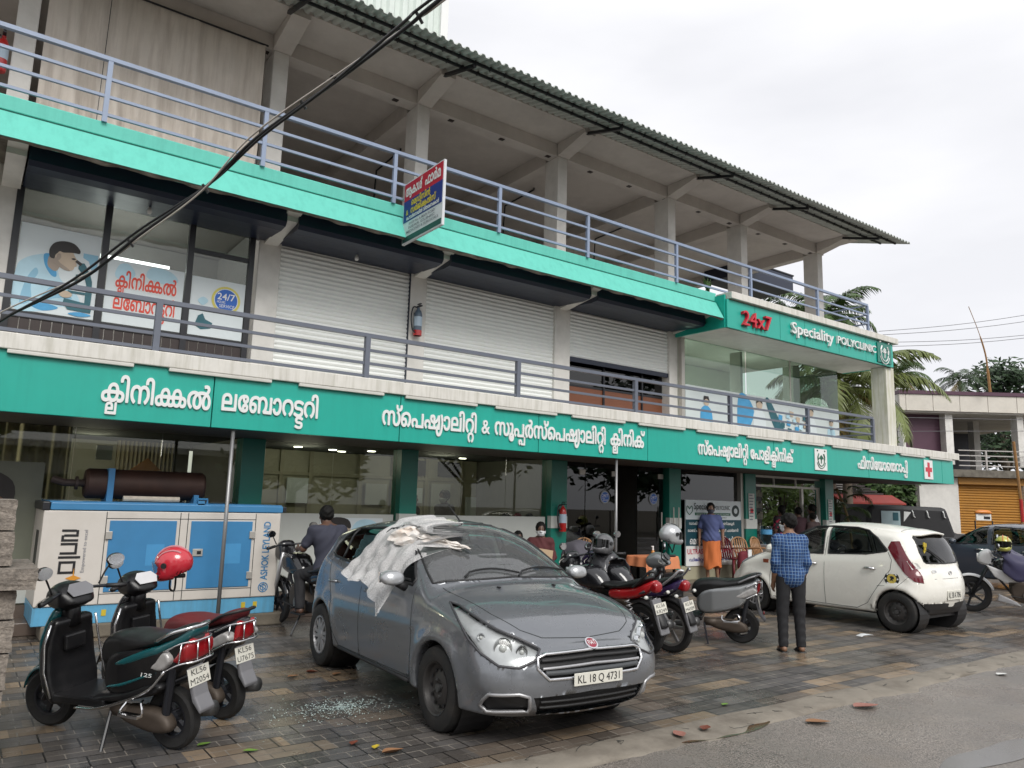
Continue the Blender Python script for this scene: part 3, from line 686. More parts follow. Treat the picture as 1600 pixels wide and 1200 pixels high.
for x, y in ((5.3, 12.6), (5.6, 12.9), (5.9, 12.3), (6.6, 12.4), (8.0, 12.6), (4.6, 12.4)):
    bp('downlight', MB().lathe([(.07, 0), (.07, .01)], 14, Matrix.Translation((x, y, 2.485))), emit('lit downlight', (1, .97, .9), 8))
# balcony railings
def railing(name, runs, posts, z0, zs, th, pw, mat, ends):
    m = MB(); y = runs[2]
    top = bp(name, MB().box(runs[0], runs[1], y-th, y+th, zs[0]-th*.8, zs[0]+th*.8), mat)
    for z in zs[1:]: bp('rail', MB().box(runs[0], runs[1], y-th*.55, y+th*.55, z-th*.55, z+th*.55), mat, top)
    for x in posts: bp('post', MB().box(x-pw, x+pw, y-pw, y+pw, z0, zs[0]-th*.8), mat, top)
    for z in zs: bp('rail', MB().box(runs[1]-th*.6, runs[1]+th*.6, y+pw, ends, z-th*.5, z+th*.5), mat, top)
    bp('post', MB().box(runs[1]-pw, runs[1]+pw, ends-pw, ends+pw, z0, zs[0]), mat, top)
    return top
railing('balcony_railing', (XL, 18.07, 9.75), [-3.6, -.9, 1.77, 4.52, 7.19, 9.87, 12.58, 15.31, 18.07], 3.32, [3.96, 3.75, 3.56, 3.38], .034, .036, RAILG, 11.2)
railing('balcony_railing', (XL, 18.25, 9.85), [-2.9, -.95, .97, 2.88, 4.85, 6.79, 8.75, 11.11, 13.48, 16.02, 18.25], 6.06, [6.87, 6.62, 6.39, 6.16], .032, .028, RAILB, 11.6)
# curtain of the second floor
def canv(u, v):
    x = .30+u*2.8; f = .045*math.sin(u*34+2*math.sin(v*2.1))+.03*math.sin(u*71+v*3)+.025*math.sin(u*19-v*7)
    return (x, 10.95+f*(1.25-v), 6.20+v*2.3 + (.05*math.sin(u*9)+.03*math.sin(u*31))*(1-v))
m = MB(); m.grid(canv, 180, 40); cv = bp('canvas_curtain', m, CLOTHB, smooth=True)
bp('curtain_seam', MB().tube([(.98, 10.89, 6.25), (1.0, 10.91, 8.45)], .006, 4), BLK, cv)
bp('curtain_rod', MB().tube([(.24, 10.93, 8.48), (3.14, 10.93, 8.48)], .015, 6).tube([(3.10, 10.95, 6.2), (3.10, 10.95, 8.45)], .012, 6), BLK, cv)
# ceiling fittings and loose conduits of the open floor
fit = MB()
for k in range(16):
    x = .9+k*1.13; fit.box(x-.05, x+.05, 11.1, 11.18, 8.488, 8.502)
bp('ceiling_socket', fit, DKBR)['kind'] = 'stuff'
for x, y in ((3.9, 12.6), (6.6, 13.2), (9.9, 13.0), (13.1, 13.3)): bp('conduit', MB().tube([(x, y, 8.75), (x, y, 8.71), (x+.05, y+1.2, 8.71), (x+.05, y+1.25, 8.0)], .02, 6), BLK)
for x in (5.2, 8.1, 11.0): bp('conduit', MB().tube([(x, 16.0, 8.0), (x+.5, 16.0, 8.0), (x+.5, 16.0, 7.3)], .03, 6), BLK)
# small stains of wear: exposed patches under the band
# ------------------------------------------------------------------ things fixed on or hung from the building
def place(o, loc, rz=0): o.location = loc; o.rotation_euler = (0, 0, rz); return o
ps = thing('hanging_sign', 'red, blue and white pharmacy sign projecting from the upper balcony', 'sign', (5.0, 9.75, 5.4))
# local x runs along world -y (towards the street)
MS = frame((0, 0, 0), (0, -1, 0)); MS = Matrix(((0, 1, 0, 0), (-1, 0, 0, 0), (0, 0, 1, 0), (0, 0, 0, 1)))
def sg(x0, x1, z0, z1, y, mat, nm, par): return MB().box(x0, x1, y-.004, y, z0, z1, MS).build(nm, mat, par)
board = MB().box(0, 1.15, -.02, .02, 0, .95, MS).build('board', M('sign white', (.6, .62, .64), .5, dirt_or_haze=.2), ps)
sg(.02, 1.13, .66, .93, -.021, M('sign red', (.45, .01, .03), .5), 'panel', board); sg(.02, 1.13, .33, .66, -.021, M('sign blue', (.012, .03, .20), .5), 'panel', board)
sg(.02, 1.13, .02, .10, -.021, M('sign green', (.01, .06, .05), .5), 'panel', board)
def sgt(s, x0, x1, z, xh, mat, lat=False, off=.03):
    m = MB(); put_text(m, latin(s, off*.4) if lat else mal(s, off), MS @ Matrix.Translation((0, -.028, 0)), x0, x1, z, xh, 0, .67 if lat else .57); m.build('sign_lettering', mat, board)
sgt('ആകാശ്', .06, .56, .73, .12, LETW); sgt('ഫാർമ', .64, 1.08, .73, .12, LETW)
YL = M('sign yellow', (.65, .5, .03), .5)
sgt('െമഡിസിൻ', .25, .80, .55, .075, YL); sgt('&', .1, .17, .43, .075, YL, True); sgt('സർജിKൽസ്', .24, .97, .43, .075, YL); sgt('േഹാൾെസയ്ൽ വിതരണKാർ', .12, 1.06, .35, .045, LETW)
for k, t in enumerate(('SHOP No. 4, MAIN ROAD', 'NEAR CLINIC', 'MEDICINES & SURGICALS', )): sgt(t, .2-.06*(k == 2), .95+.1*(k == 2), .26-.06*k, .035, M('grey ink', (.16, .17, .2), .6), True)
MB().tube([(0, .1, .75), (0, -.02, .75)], .012, 6).tube([(0, .12, .2), (0, -.02, .2)], .012, 6).build('mounting_bracket', ALU, ps)
def extinguisher(loc, lab, body):
    e = thing('fire_extinguisher', lab, 'extinguisher', loc)
    MB().lathe([(.001, 0), (.06, .0), (.068, .02), (.068, .36), (.05, .42), (.025, .45), (.025, .48), (.001, .48)], 16).build('cylinder', body, e, 'auto')
    MB().box(-.02, .02, -.1, .03, .49, .51).box(-.015, .015, -.08, .02, .53, .545).build('handle', BLK, e)
    MB().tube(cat([(-.03, 0, .48), (-.1, 0, .47), (-.13, 0, .3), (-.1, 0, .1), (-.05, -.03, .04)], 4), .012, 6).build('hose', BLK, e)
    MB().lathe([(.0695, .16), (.0695, .32)], 16).build('label_band', M('pale label', (.4, .5, .6), .5), e)
    MB().box(-.04, .04, .05, .1, .1, .14).box(-.04, .04, .05, .1, .36, .4).build('wall_bracket', BLK, e); return e
REDP = M('red gloss paint', (.40, .012, .012), .3, coat=.4)
e1 = extinguisher((5.94, 10.9, 4.36), 'blue banded fire extinguisher hung on the white column between two closed shutters', M('grey blue gloss', (.10, .14, .19), .35))
MB().lathe([(.070, .0), (.071, .09), (.03, .10)], 16).build('base_ring', REDP, e1)
extinguisher((9.16, 10.9, 1.16), 'red fire extinguisher on the green pillar left of the glass doors', REDP)
extinguisher((-.12, 11.0, 6.85), 'red fire extinguisher on the upper floor beside the canvas curtain', REDP)
for loc, lab in (((1.69, 10.62, 5.31), 'bare bulb under the navy housing above the lab window'), ((4.66, 10.62, 5.31), 'bare round bulb under the housing of the leftmost closed shutter')):
    bl = thing('light_bulb', lab, 'bulb', loc)
    MB().lathe([(.001, .0), (.02, .004), (.032, .03), (.03, .055), (.018, .09), (.014, .1)], 12).build('globe', M('milky glass', (.6, .6, .58), .2), bl, True); MB().lathe([(.018, .1), (.02, .14), (.001, .15)], 10).build('holder', BLK, bl)
# tank on the roof
tk = thing('roof_tank_cover', 'pale corrugated sheet box standing on the roof above the eave', 'roof box', (5.6, 13, 8.9))
m = MB()
def corr(u, v):
    s = u*4.0; c = .03*max(-1, min(1, 2*math.sin(s*2*math.pi/.28)))
    return (-1.0+s, -1+c, v*3.4) if s < 2.2 else (1.2+c, -1+(s-2.2), v*3.4)
m.grid(corr, 260, 2); m.build('sheet_wall', M('pale green sheet', (.58, .64, .60), .5, dirt_or_haze=.15, dirtcol=(.3, .35, .32)), tk)
MB().box(-1.0, 1.15, -.95, .8, 3.38, 3.42).build('sheet_top', M('pale green sheet', (.6, .66, .62), .5), tk)
MB().box(1.1, 1.26, -1.06, -.9, 0, 3.4).build('corner_trim', LETW, tk)
for x, y, lab in ((13.9, 12.5, 'tall thin lightning rod rising above the corrugated eave'), (13.1, 12.6, 'short thin rod stub rising behind the corrugated eave')):
    r = thing('lightning_rod', lab, 'rod', (x, y, 8.9)); hgt = 1.75 if x > 13.5 else 1.0
    MB().tube([(0, 0, 0), (0, 0, hgt)], [.012, .006], 6).build('rod', ALU, r); MB().lathe([(.05, 0), (.05, .03), (.015, .06)], 8).build('base', BLK, r)
bt = thing('water_tank', 'dark navy box tank hanging behind the right end of the upper balcony', 'tank', (18.6, 14, 8.4))
MB().box(-.9, 1.9, -.6, .6, 0, .5).build('tank_body', NAVY, bt, bevel=.02); MB().box(-.92, 1.92, -.62, .62, .5, .54).build('rim', BLK, bt)
for x, lab in ((2.74, 'thin grey steel pole in front of the generator'), (9.32, 'thin grey steel pole standing by the orange covered table')):
    p = thing('support_pole', lab, 'pole', (x, 9.66, 0)); MB().tube([(0, 0, 0), (0, 0, 2.475)], .024, 10).build('shaft', M('galvanised pipe', (.27, .27, .27), .4, metal=.6), p, True); MB().lathe([(.07, 0), (.07, .012), (.03, .02)], 12).build('foot_plate', LIP, p)
# fern growing at the end of the mint band
fn = thing('wall_fern', 'small fern rooted at the right end of the mint balcony edge', 'plant', (12.15, 9.93, 6.07)); m = MB()
for k in range(16):
    a = k*2.4; l = .22+.12*((k*7) % 5)/5
    for t in range(7):
        s = t/7; c = Vector((math.cos(a)*l*s*.6, math.sin(a)*l*s*.3, l*1.25*s-.25*l*s*s)); q = Vector((-math.sin(a), math.cos(a), .3))*.045*(1-s)
        m.add([c-q, c+q, c+Vector((math.cos(a)*.03, 0, .05))], [(0, 1, 2)])
m.build('fronds', M('fern green', (.05, .11, .02), .7, var=.4), fn)

# lights inside: lit ceiling lamps, and fill added for the curtain and the office
def lamp(nm, loc, watt, size, col=(1, .96, .86)):
    l = bpy.data.lights.new(nm, 'POINT'); l.energy = watt; l.shadow_soft_size = size*.3; l.color = col; o = bpy.data.objects.new(nm, l); COL.objects.link(o); o.location = loc
lamp('ceiling_or_fill_light', (-.6, 11.4, 2.2), 22, .3)  # added fill that brightens the pleated curtain; no fitting hangs here
for x, y in ((-1.0, 12.8), (1.6, 12.9), (4.7, 12.4), (7.4, 12.4)): lamp('ceiling_or_fill_light', (x, y, 2.45), 16, 1.2)
lamp('ceiling_or_fill_light', (1.5, 12.2, 5.0), 14, 1.2, (1, 1, .97)); lamp('ceiling_or_fill_light', (13.9, 12.6, 4.6), 30, 1.2, (1, 1, .97)); lamp('ceiling_or_fill_light', (16.8, 12.6, 4.6), 30, 1.2, (1, 1, .97)); lamp('ceiling_or_fill_light', (16.5, 12.6, 2.4), 4, .8)  # lab tube first; the next two are added fill to brighten the office
# ------------------------------------------------------------------ ground, road, kerb
def paver_mat():
    m, nt, b, vec = newmat('wet pavers')
    def cell(w, h, off=0):
        sx = nt.nodes.new('ShaderNodeSeparateXYZ'); nt.links.new(vec, sx.inputs[0])
        row = nmath(nt, 'FLOOR', nmath(nt, 'DIVIDE', sx.outputs[1], h))
        colx = nmath(nt, 'FLOOR', nmath(nt, 'ADD', nmath(nt, 'DIVIDE', sx.outputs[0], w), nmath(nt, 'MULTIPLY', row, .37)))
        cb = nt.nodes.new('ShaderNodeCombineXYZ'); nt.links.new(colx, cb.inputs[0]); nt.links.new(row, cb.inputs[1]); cb.inputs[2].default_value = off
        wn = nt.nodes.new('ShaderNodeTexWhiteNoise'); nt.links.new(cb.outputs[0], wn.inputs[0]); return wn.outputs[0]
    big = cell(.66, .22); small = cell(.22, .22, 3)
    c = nramp(nt, big, [(0, (.088, .083, .08)), (.40, (.125, .102, .082)), (.64, (.24, .178, .118)), (.80, (.098, .09, .084)), (.92, (.17, .135, .10))], True)
    c = nmix(nt, c, nramp(nt, small, [(0, .55), (1, 1.35)]), 1.0, 'MULTIPLY')
    c = nmix(nt, c, (.085, .073, .062), nmath(nt, 'MULTIPLY', nramp(nt, nnoise(nt, vec, 1.7, 6, .7), [(.4, 0.), (.7, 1.)]), .55))
    # joints: two brick grids
    br = nt.nodes.new('ShaderNodeTexBrick'); br.offset = .5; br.inputs['Scale'].default_value = 1; br.inputs['Brick Width'].default_value = .22; br.inputs['Row Height'].default_value = .11
    br.inputs['Mortar Size'].default_value = .0045; br.inputs['Mortar Smooth'].default_value = .3; br.inputs['Color1'].default_value = br.inputs['Color2'].default_value = (1, 1, 1, 1); br.inputs['Mortar'].default_value = (0, 0, 0, 1)
    nt.links.new(vec, br.inputs['Vector'])
    b2 = nt.nodes.new('ShaderNodeTexBrick'); b2.offset = .5; b2.inputs['Scale'].default_value = 1; b2.inputs['Brick Width'].default_value = .44; b2.inputs['Row Height'].default_value = .22
    b2.inputs['Mortar Size'].default_value = .006; b2.inputs['Color1'].default_value = b2.inputs['Color2'].default_value = (1, 1, 1, 1); b2.inputs['Mortar'].default_value = (0, 0, 0, 1); nt.links.new(vec, b2.inputs['Vector'])
    grout = nmix(nt, (.02, .018, .015), (.30, .27, .23), nramp(nt, nnoise(nt, vec, 2.6, 4), [(.3, 0.), (.6, 1.)]))
    c = nmix(nt, grout, c, br.outputs['Color']); c = nmix(nt, (.012, .011, .01), c, b2.outputs['Color'])
    nt.links.new(c, b.inputs['Base Color'])
    wet = nramp(nt, nnoise(nt, vec, .55, 5, .6), [(.40, .44), (.60, .09)])
    rr = nmath(nt, 'ADD', wet, nmath(nt, 'MULTIPLY', nnoise(nt, vec, 22, 3), .16)); nt.links.new(rr, b.inputs['Roughness'])
    hgt = nmath(nt, 'ADD', nmath(nt, 'MULTIPLY', br.outputs['Color'], .6), nmath(nt, 'ADD', nmath(nt, 'MULTIPLY', small, .5), nmath(nt, 'MULTIPLY', nnoise(nt, vec, 60, 4), .35)))
    bpn = nt.nodes.new('ShaderNodeBump'); bpn.inputs['Strength'].default_value = .55; bpn.inputs['Distance'].default_value = .008
    nt.links.new(hgt, bpn.inputs['Height']); nt.links.new(bpn.outputs[0], b.inputs['Normal']); return m
def asphalt_mat():
    m, nt, b, vec = newmat('wet asphalt')
    v = nt.nodes.new('ShaderNodeTexVoronoi'); v.inputs['Scale'].default_value = 85; nt.links.new(vec, v.inputs['Vector'])
    c = nramp(nt, v.outputs['Distance'], [(.0, (.42, .37, .325)), (.35, (.27, .238, .21)), (.8, (.10, .09, .08))])
    c = nmix(nt, c, (.15, .136, .122), nramp(nt, nnoise(nt, vec, .9, 6, .65), [(.38, 0.), (.68, .85)]))
    c = nmix(nt, c, (.20, .165, .13), nmath(nt, 'MULTIPLY', nramp(nt, nnoise(nt, vec, 2.2, 5), [(.5, 0.), (.75, 1.)]), .35))
    nt.links.new(c, b.inputs['Base Color'])
    nt.links.new(nramp(nt, nnoise(nt, vec, .5, 5, .6), [(.40, .5), (.60, .16)]), b.inputs['Roughness'])
    bpn = nt.nodes.new('ShaderNodeBump'); bpn.inputs['Strength'].default_value = .6; bpn.inputs['Distance'].default_value = .006
    nt.links.new(v.outputs['Distance'], bpn.inputs['Height']); nt.links.new(bpn.outputs[0], b.inputs['Normal']); return m
gm = M('earth', (.10, .085, .06), .9, var=.3, scale=1.2, bump=.4)
MB().box(-150, 250, -150, 250, -.3, -.06).build('ground', gm)['kind'] = 'structure'
MB().add([(-150, -7, -.012), (250, -7, -.012), (250, 3.9, -.012), (-150, 3.9, -.012)], [(0, 1, 2, 3)]).build('road', asphalt_mat())['kind'] = 'structure'
pv = MB(); pv.add([(-6, 4.22, 0), (40, 4.05, 0), (40, 10.55, 0), (-6, 10.55, 0)], [(0, 1, 2, 3)]); pv.add([(18.4, 10.55, 0), (40, 10.55, 0), (40, 24, 0), (18.4, 24, 0)], [(0, 1, 2, 3)])
pv.build('parking_yard', paver_mat())['kind'] = 'structure'
def kerb(u, v):
    x = -6+46*u; wob = .05*math.sin(x*2.3)+.03*math.sin(x*7.1+1)+.02*math.sin(x*17)
    y0 = 4.24-.004*x+.012*math.sin(x*5); y1 = 3.92-.004*x+wob
    prof = [(y0+.02, -.02), (y0, .006), (y0-.02, .012+.006*math.sin(x*3)), ((y0+y1)/2, .006+.006*math.sin(x*4.7)), (y1+.04, -.002), (y1, -.016), (y1-.02, -.06)]
    t = v*6; i = min(int(t), 5); f = t-i; return (x, prof[i][0]*(1-f)+prof[i+1][0]*f, prof[i][1]*(1-f)+prof[i+1][1]*f)
m = MB(); m.grid(kerb, 900, 13)
m.build('kerb_strip', M('cracked concrete', (.215, .19, .155), .8, var=.2, scale=5, dirt_or_haze=.7, dirtcol=(.07, .055, .04), dscale=2.6, bump=.5, bscale=18), None, True)['kind'] = 'structure'
cr = MB(); rr = random.Random(3)
for k in range(26):
    x = 2.2+k*.36+rr.uniform(-.05, .05); y = 4.2-rr.uniform(0, .28); pts = [(x, y, .013)]
    for j in range(rr.randint(3, 6)): x += rr.uniform(-.06, .1); y += rr.uniform(-.06, .05); pts.append((x, max(3.9, min(4.22, y)), .0125))
    cr.tube(pts, .0016, 4)
cr.build('kerb_cracks', SEAM)['kind'] = 'structure'
def flat_patch(name, poly, z, mat):
    m = MB(); m.add([(x, y, z) for x, y in poly], [tuple(range(len(poly)))]); o = m.build(name, mat); o['kind'] = 'structure'; return o
WATER = M('muddy water', (.11, .055, .03), .05, var=.3, scale=9); WATER2 = M('shallow water film', (.13, .125, .118), .16, var=.1)
flat_patch('puddle', cat([(4.45, 3.93), (4.8, 3.99), (5.15, 3.95), (5.42, 3.97), (5.5, 3.92), (5.2, 3.84), (4.8, 3.85)], 5, True), -.006, WATER)
flat_patch('puddle', cat([(5.5, 2.6), (5.85, 2.72), (6.3, 2.68), (6.75, 2.66), (7.0, 2.52), (6.4, 2.42), (5.9, 2.48)], 5, True), -.0085, WATER2)
# broken glass on the pavers
sh = MB(); rr = random.Random(5)
for k in range(1500):
    a = rr.uniform(0, 6.28); r = abs(rr.gauss(0, 1)); x = 2.72+.34*r*math.cos(a); y = 5.98+.22*r*math.sin(a); s = rr.uniform(.003, .010); t = rr.uniform(0, 6.28)
    p = [(x+s*math.cos(t+q), y+s*math.sin(t+q), .004+rr.uniform(0, .006)) for q in (0, 2.1, 4.0)]; sh.add(p, [(0, 1, 2)])
tag(sh.build('glass_shards', M('pale green glass crumbs', (.45, .55, .53), .15, var=.5, scale=60)), 'spill of small pale green glass crumbs on the pavers beside the silver car', 'broken glass', kind='stuff')
# fallen leaves
def leaf(i, x, y, z, l, a, col, lab, curl=.35):
    m = MB(); vs = []; n = 9
    for j in range(n):
        t = j/(n-1); wd = .3*l*math.sin(math.pi*t**.8)*(.95 if 0 < j < n-1 else 0)+.002
        zc = curl*l*.5*(t-.5)**2+.004
        vs += [((t-.5)*l, -wd, zc+wd*curl), ((t-.5)*l, 0, zc), ((t-.5)*l, wd, zc+wd*curl*.6)]
    fs = []
    for j in range(n-1): fs += [(3*j, 3*j+1, 3*j+4, 3*j+3), (3*j+1, 3*j+2, 3*j+5, 3*j+4)]
    m.add(vs, fs); o = m.build('fallen_leaf', col, None, True); o.location = (x, y, z); o.rotation_euler = (0, 0, a)
    tag(o, lab, 'leaf', 'fallen leaves on the ground'); return o
RB = M('red brown leaf', (.16, .04, .02), .5, var=.4); PK = M('pinkish dry leaf', (.30, .13, .10), .55, var=.3); GN = M('green leaf', (.14, .26, .04), .5, var=.3); YE = M('yellow leaf', (.5, .38, .03), .5, var=.3); TN = M('tan dry leaf', (.26, .13, .06), .6, var=.3)
for i, (x, y, l, a, c, lab) in enumerate([(2.77, 7.17, .12, .2, TN, 'tan fallen leaf leftmost of three near the rear wheel of the silver car'), (2.98, 7.24, .12, -.3, RB, 'curled brown leaf, middle one of three near the rear wheel of the silver car'), (3.16, 7.07, .12, .6, TN, 'brown leaf lying under the sill of the silver car'),
    (1.56, 5.56, .10, .3, GN, 'green leaf on dark pavers near the teal scooter'), (1.78, 5.27, .10, -.4, GN, 'green leaf near the bottom edge right of the teal scooter'), (2.42, 5.06, .10, .8, RB, 'dark red leaf left of the yellow leaf on the pavers'),
    (2.51, 4.91, .09, .9, YE, 'yellow leaf standing up on the pavers in front of the silver car'), (2.56, 4.76, .16, .0, TN, 'long tan leaf under the yellow leaf'), (4.53, 4.02, .15, 1.2, PK, 'pink dry leaf at the end of the muddy puddle by the kerb'),
    (4.83, 4.02, .14, .5, RB, 'wet red brown leaf in the muddy puddle by the kerb'), (6.65, 3.76, .28, -.25, PK, 'long pinkish dry leaf on the asphalt by the kerb'), (5.82, 3.70, .22, -.5, TN, 'brown dry leaf on the asphalt right of the puddle'),
    (5.57, 4.42, .09, .2, GN, 'small green leaf on the pavers above the kerb'), (9.3, 3.72, .16, -.1, M('paper litter', (.6, .6, .58), .7), 'pale dry leaf on the asphalt at the right edge'), (3.9, 3.2, .1, 1, RB, 'small brown leaf on the asphalt ahead of the silver car')]):
    leaf(i, x, y, .004 if y > 4.2 else .014 if y > 3.93 else -.008, l, a, c, lab, .7 if 'curled' in lab or 'yellow' in lab else .35)
li = MB(); li.grid(lambda u, v: (u*.3, .05*math.sin(u*3)+v*.09, .006+.02*math.sin(u*3.1)*math.sin(v*3.1)), 10, 5)
o = li.build('plastic_scrap', M('white plastic scrap', (.6, .62, .63), .4), None, True); o.location = (10.15, 5.75, 0); tag(o, 'white plastic scrap on the wet pavers by the rear wheel of the white car', 'litter')
# ------------------------------------------------------------------ stone pillar at the left edge
STN = M('rough granite', (.23, .20, .17), .9, var=.75, scale=55, dirt_or_haze=.7, dirtcol=(.05, .045, .04), dscale=14, bump=1.0, bscale=70)
gp_ = thing('stone_pillar', 'rough stone block gate pillar at the left edge', 'pillar', (-.02, 6.05, 0))
rr = random.Random(2); z = 0
courses = [(.24, .40), (.21, .41), (.22, .42), (.20, .42), (.18, .42), (.14, .50), (.22, .37), (.2, .36)]
for k, (hh, hw) in enumerate(courses):
    m = MB(); q = hw+rr.uniform(-.012, .012)
    def blk(u, v, q=q): return None
    bm = bmesh.new(); bmesh.ops.create_cube(bm, size=1); bmesh.ops.subdivide_edges(bm, edges=bm.edges, cuts=5, use_grid_fill=True)
    for p in bm.verts:
        p.co = Vector((p.co.x*2*q, p.co.y*.6*q/.4, p.co.z*(hh-.012)+z+hh/2)); n = p.co.copy(); n.z = 0
        p.co += Vector((rr.uniform(-1, 1), rr.uniform(-1, 1), rr.uniform(-.35, .35)))*.005
    me = bpy.data.meshes.new('stone_block'); bm.to_mesh(me); bm.free(); link('stone_block', me, STN, gp_); z += hh
# ------------------------------------------------------------------ generator
G = thing('generator', 'white and blue diesel generator cabinet with a rusty silencer on top', 'generator', (2.25, 10.6, 0))
GW = M('off white cabinet paint', (.58, .545, .50), .45, var=.04, dirt_or_haze=.25, dirtcol=(.3, .26, .2), dscale=1.4); GB = M('blue cabinet paint', (.045, .20, .40), .4, var=.08, dirt_or_haze=.2, dirtcol=(.05, .1, .15)); GB2 = M('light blue base paint', (.10, .33, .52), .45, dirt_or_haze=.4, dirtcol=(.08, .12, .13), dscale=2, streak=True)
x0, x1, y0, y1 = -1.39, 1.33, -.5, .7
MB().box(x0+.1, x1+.12, y0+.0, y1+.1, 0, .16).build('plinth', M('mossy concrete', (.15, .13, .10), .9, var=.3, dirt_or_haze=.6, bump=.5), G, bevel=.02)
MB().box(x0, x1, y0+.02, y1, .16, .365).build('base_frame', GB2, G, bevel=.008)
MB().box(x0, x1, y0, y1, .37, 1.44).build('cabinet', GW, G, bevel=.012)
MB().box(x0+.06, x1+.02, y0-.01, y1+.01, 1.445, 1.53).build('top_band', GB, G, bevel=.01); MB().box(x0-.02, x0+.055, y0-.01, y1+.01, 1.44, 1.535).build('corner_block', BLK, G, bevel=.01); MB().box(x1+.022, x1+.07, y0-.01, y1+.01, 1.45, 1.525).build('corner_block', BLK, G, bevel=.01)
MB().box(x0+.05, x1, y0, y1, 1.53, 1.545).build('top_plate', GB, G)
for a, b in ((-.71, .03), (.20, .96)):
    d = MB().box(a, b, y0-.012, y0, .51, 1.33).build('panel_door', GB, G, bevel=.004)
    if a > 0: 
        MB().box(.24, .36, y0-.026, y0-.012, .90, .99).build('latch', ALU, d, bevel=.004); MB().box(.29, .34, y0-.03, y0-.026, .925, .965).build('latch_slot', BLK, d)
    hx = a if a < 0 else b
    for z in (.65, 1.16): MB().box(hx-.035, hx+.035, y0-.03, y0-.012, z-.045, z+.045).build('hinge', ALU, d, bevel=.004)
    MB().box((a+b)/2+.05, (a+b)/2+.25, y0-.0135, y0-.012, .80, 1.05).build('faded_patch', M('faded blue', (.06, .26, .50), .45), d)
sm = MB()
for x in (-.75, .07, .16, 1.0): sm.box(x-.004, x+.004, y0-.003, y0, .38, 1.43)
sm.box(-.75, 1.0, y0-.003, y0, .485, .492).box(-.75, 1.0, y0-.003, y0, 1.35, 1.357); sm.build('panel_gap', SEAM, G)
VR = Matrix(((0, 0, -1, 0), (0, 1, 0, 0), (1, 0, 0, 0), (0, 0, 0, 1)))
def vtext(s, xb, z0, z1, hgt, mat, nm='cabinet_lettering', off=.0):
    m = MB(); put_text(m, latin(s, off), Matrix.Translation((xb, y0-.004, 0)) @ VR, z0, z1, 0, hgt, 0, .67); m.build(nm, mat, G)
vtext('ASHOK LEYLAND', 1.20, .58, 1.33, .085, GB, off=.02)
lg = MB()
for rr_ in (.05, .03): lg.tube([(1.157+rr_*1.2*math.cos(t*.52), y0-.004, .49+rr_*1.2*math.sin(t*.52)) for t in range(12)], .006, 5, True)
lg.tube([(1.157, y0-.004, .43), (1.157, y0-.004, .55)], .005, 5).tube([(1.11, y0-.004, .52), (1.2, y0-.004, .46)], .005, 5); lg.build('cabinet_emblem', GB, G)
ink = MB()
def bar(z0, z1, a, b): ink.box(a, b, y0-.006, y0-.001, z0, z1)
for base, segs in ((.73, 'o'), (.90, 'i'), (.945, 'u'), (1.09, 's')):
    a, b, t = -1.19, -1.02, .026
    if segs == 'o': bar(base, base+t, a, b); bar(base+.14-t, base+.14, a, b); bar(base+t, base+.14-t, a, a+t); bar(base+t, base+.14-t, b-t, b); bar(base-.0, base+t, b, b+.0)
    if segs == 'i': bar(base, base+t, a-.01, b+.04)
    if segs == 'u': bar(base, base+t, a, b); bar(base+t, base+.13, b-t, b); bar(base+.13-t, base+.13, a, b-t)
    if segs == 's': bar(base, base+t, a, b); bar(base+t, base+.07, a, a+t); bar(base+.055, base+.055+t, a+t, b); bar(base+.083, base+.13, b-t, b); bar(base+.11, base+.11+t, a, b-t)
ink.build('cabinet_lettering', M('black ink', (.01, .01, .012), .5), G)
vtext('Empowered to excel', -.93, .74, 1.22, .035, M('grey ink', (.16, .17, .2), .6))
sx, sz = -1.03, .68
MB().add([(sx+r*math.cos(R_(a)), y0-.008, sz+r*math.sin(R_(a))) for a, r in ((90, .12), (75, .03), (0, .08), (-75, .03), (-90, .12), (-105, .03), (180, .08), (105, .03))], [(0,1,2,3,4,5,6,7)]).build('orange_star', M('orange star', (.6, .25, .02), .5), G)
for x in (.9, -.7, 1.05): MB().box(x, x+.05, y0+.012, y0+.02, .24, .31).build('warning_sticker', YE, G)
MS2 = Matrix.Translation((0, .1, 1.76)) @ Matrix.Rotation(R_(90), 4, 'Y')
sl_ = MB().lathe([(.001, -.95), (.16, -.95), (.185, -.92), (.185, .42), (.16, .45), (.001, .45)], 24, MS2 @ Matrix.Translation((0, 0, 0))).build('silencer', M('rusty steel', (.055, .026, .018), .6, metal=.3, var=.4, scale=5, dirt_or_haze=.5, dirtcol=(.012, .011, .011), dscale=2), G, 'auto')
MB().lathe([(.045, -1.02), (.045, -.95)], 14, MS2).lathe([(.08, -1.05), (.08, -1.02)], 14, MS2).tube([(-1.05, .1, 1.76), (-1.16, .1, 1.76), (-1.3, .1, 1.80)], .045, 10).build('exhaust_pipe', M('dark rust', (.04, .025, .02), .7), sl_)
MB().box(-.72, -.65, -.1, .3, 1.545, 1.95).box(.3, .36, -.1, .3, 1.545, 1.65).build('silencer_bracket', GB, G)
MB().tube([(-.55, -.2, 1.585), (.1, -.2, 1.585)], .035, 10).build('lagged_pipe', M('peeling white lagging', (.45, .4, .33), .8, var=.5, scale=12), G)
MB().tube([(.3, -.3, 1.54), (.3, -.3, 1.6), (.42, -.3, 1.6), (.42, -.3, 1.54)], .015, 6).box(.26, .34, -.5, -.44, 1.53, 1.58).build('lifting_hook', GB, G)
lt = MB().box(x0-.004, x0, -.2, .1, .7, 1.2); put = None; lt.build('side_grille', BLK, G)
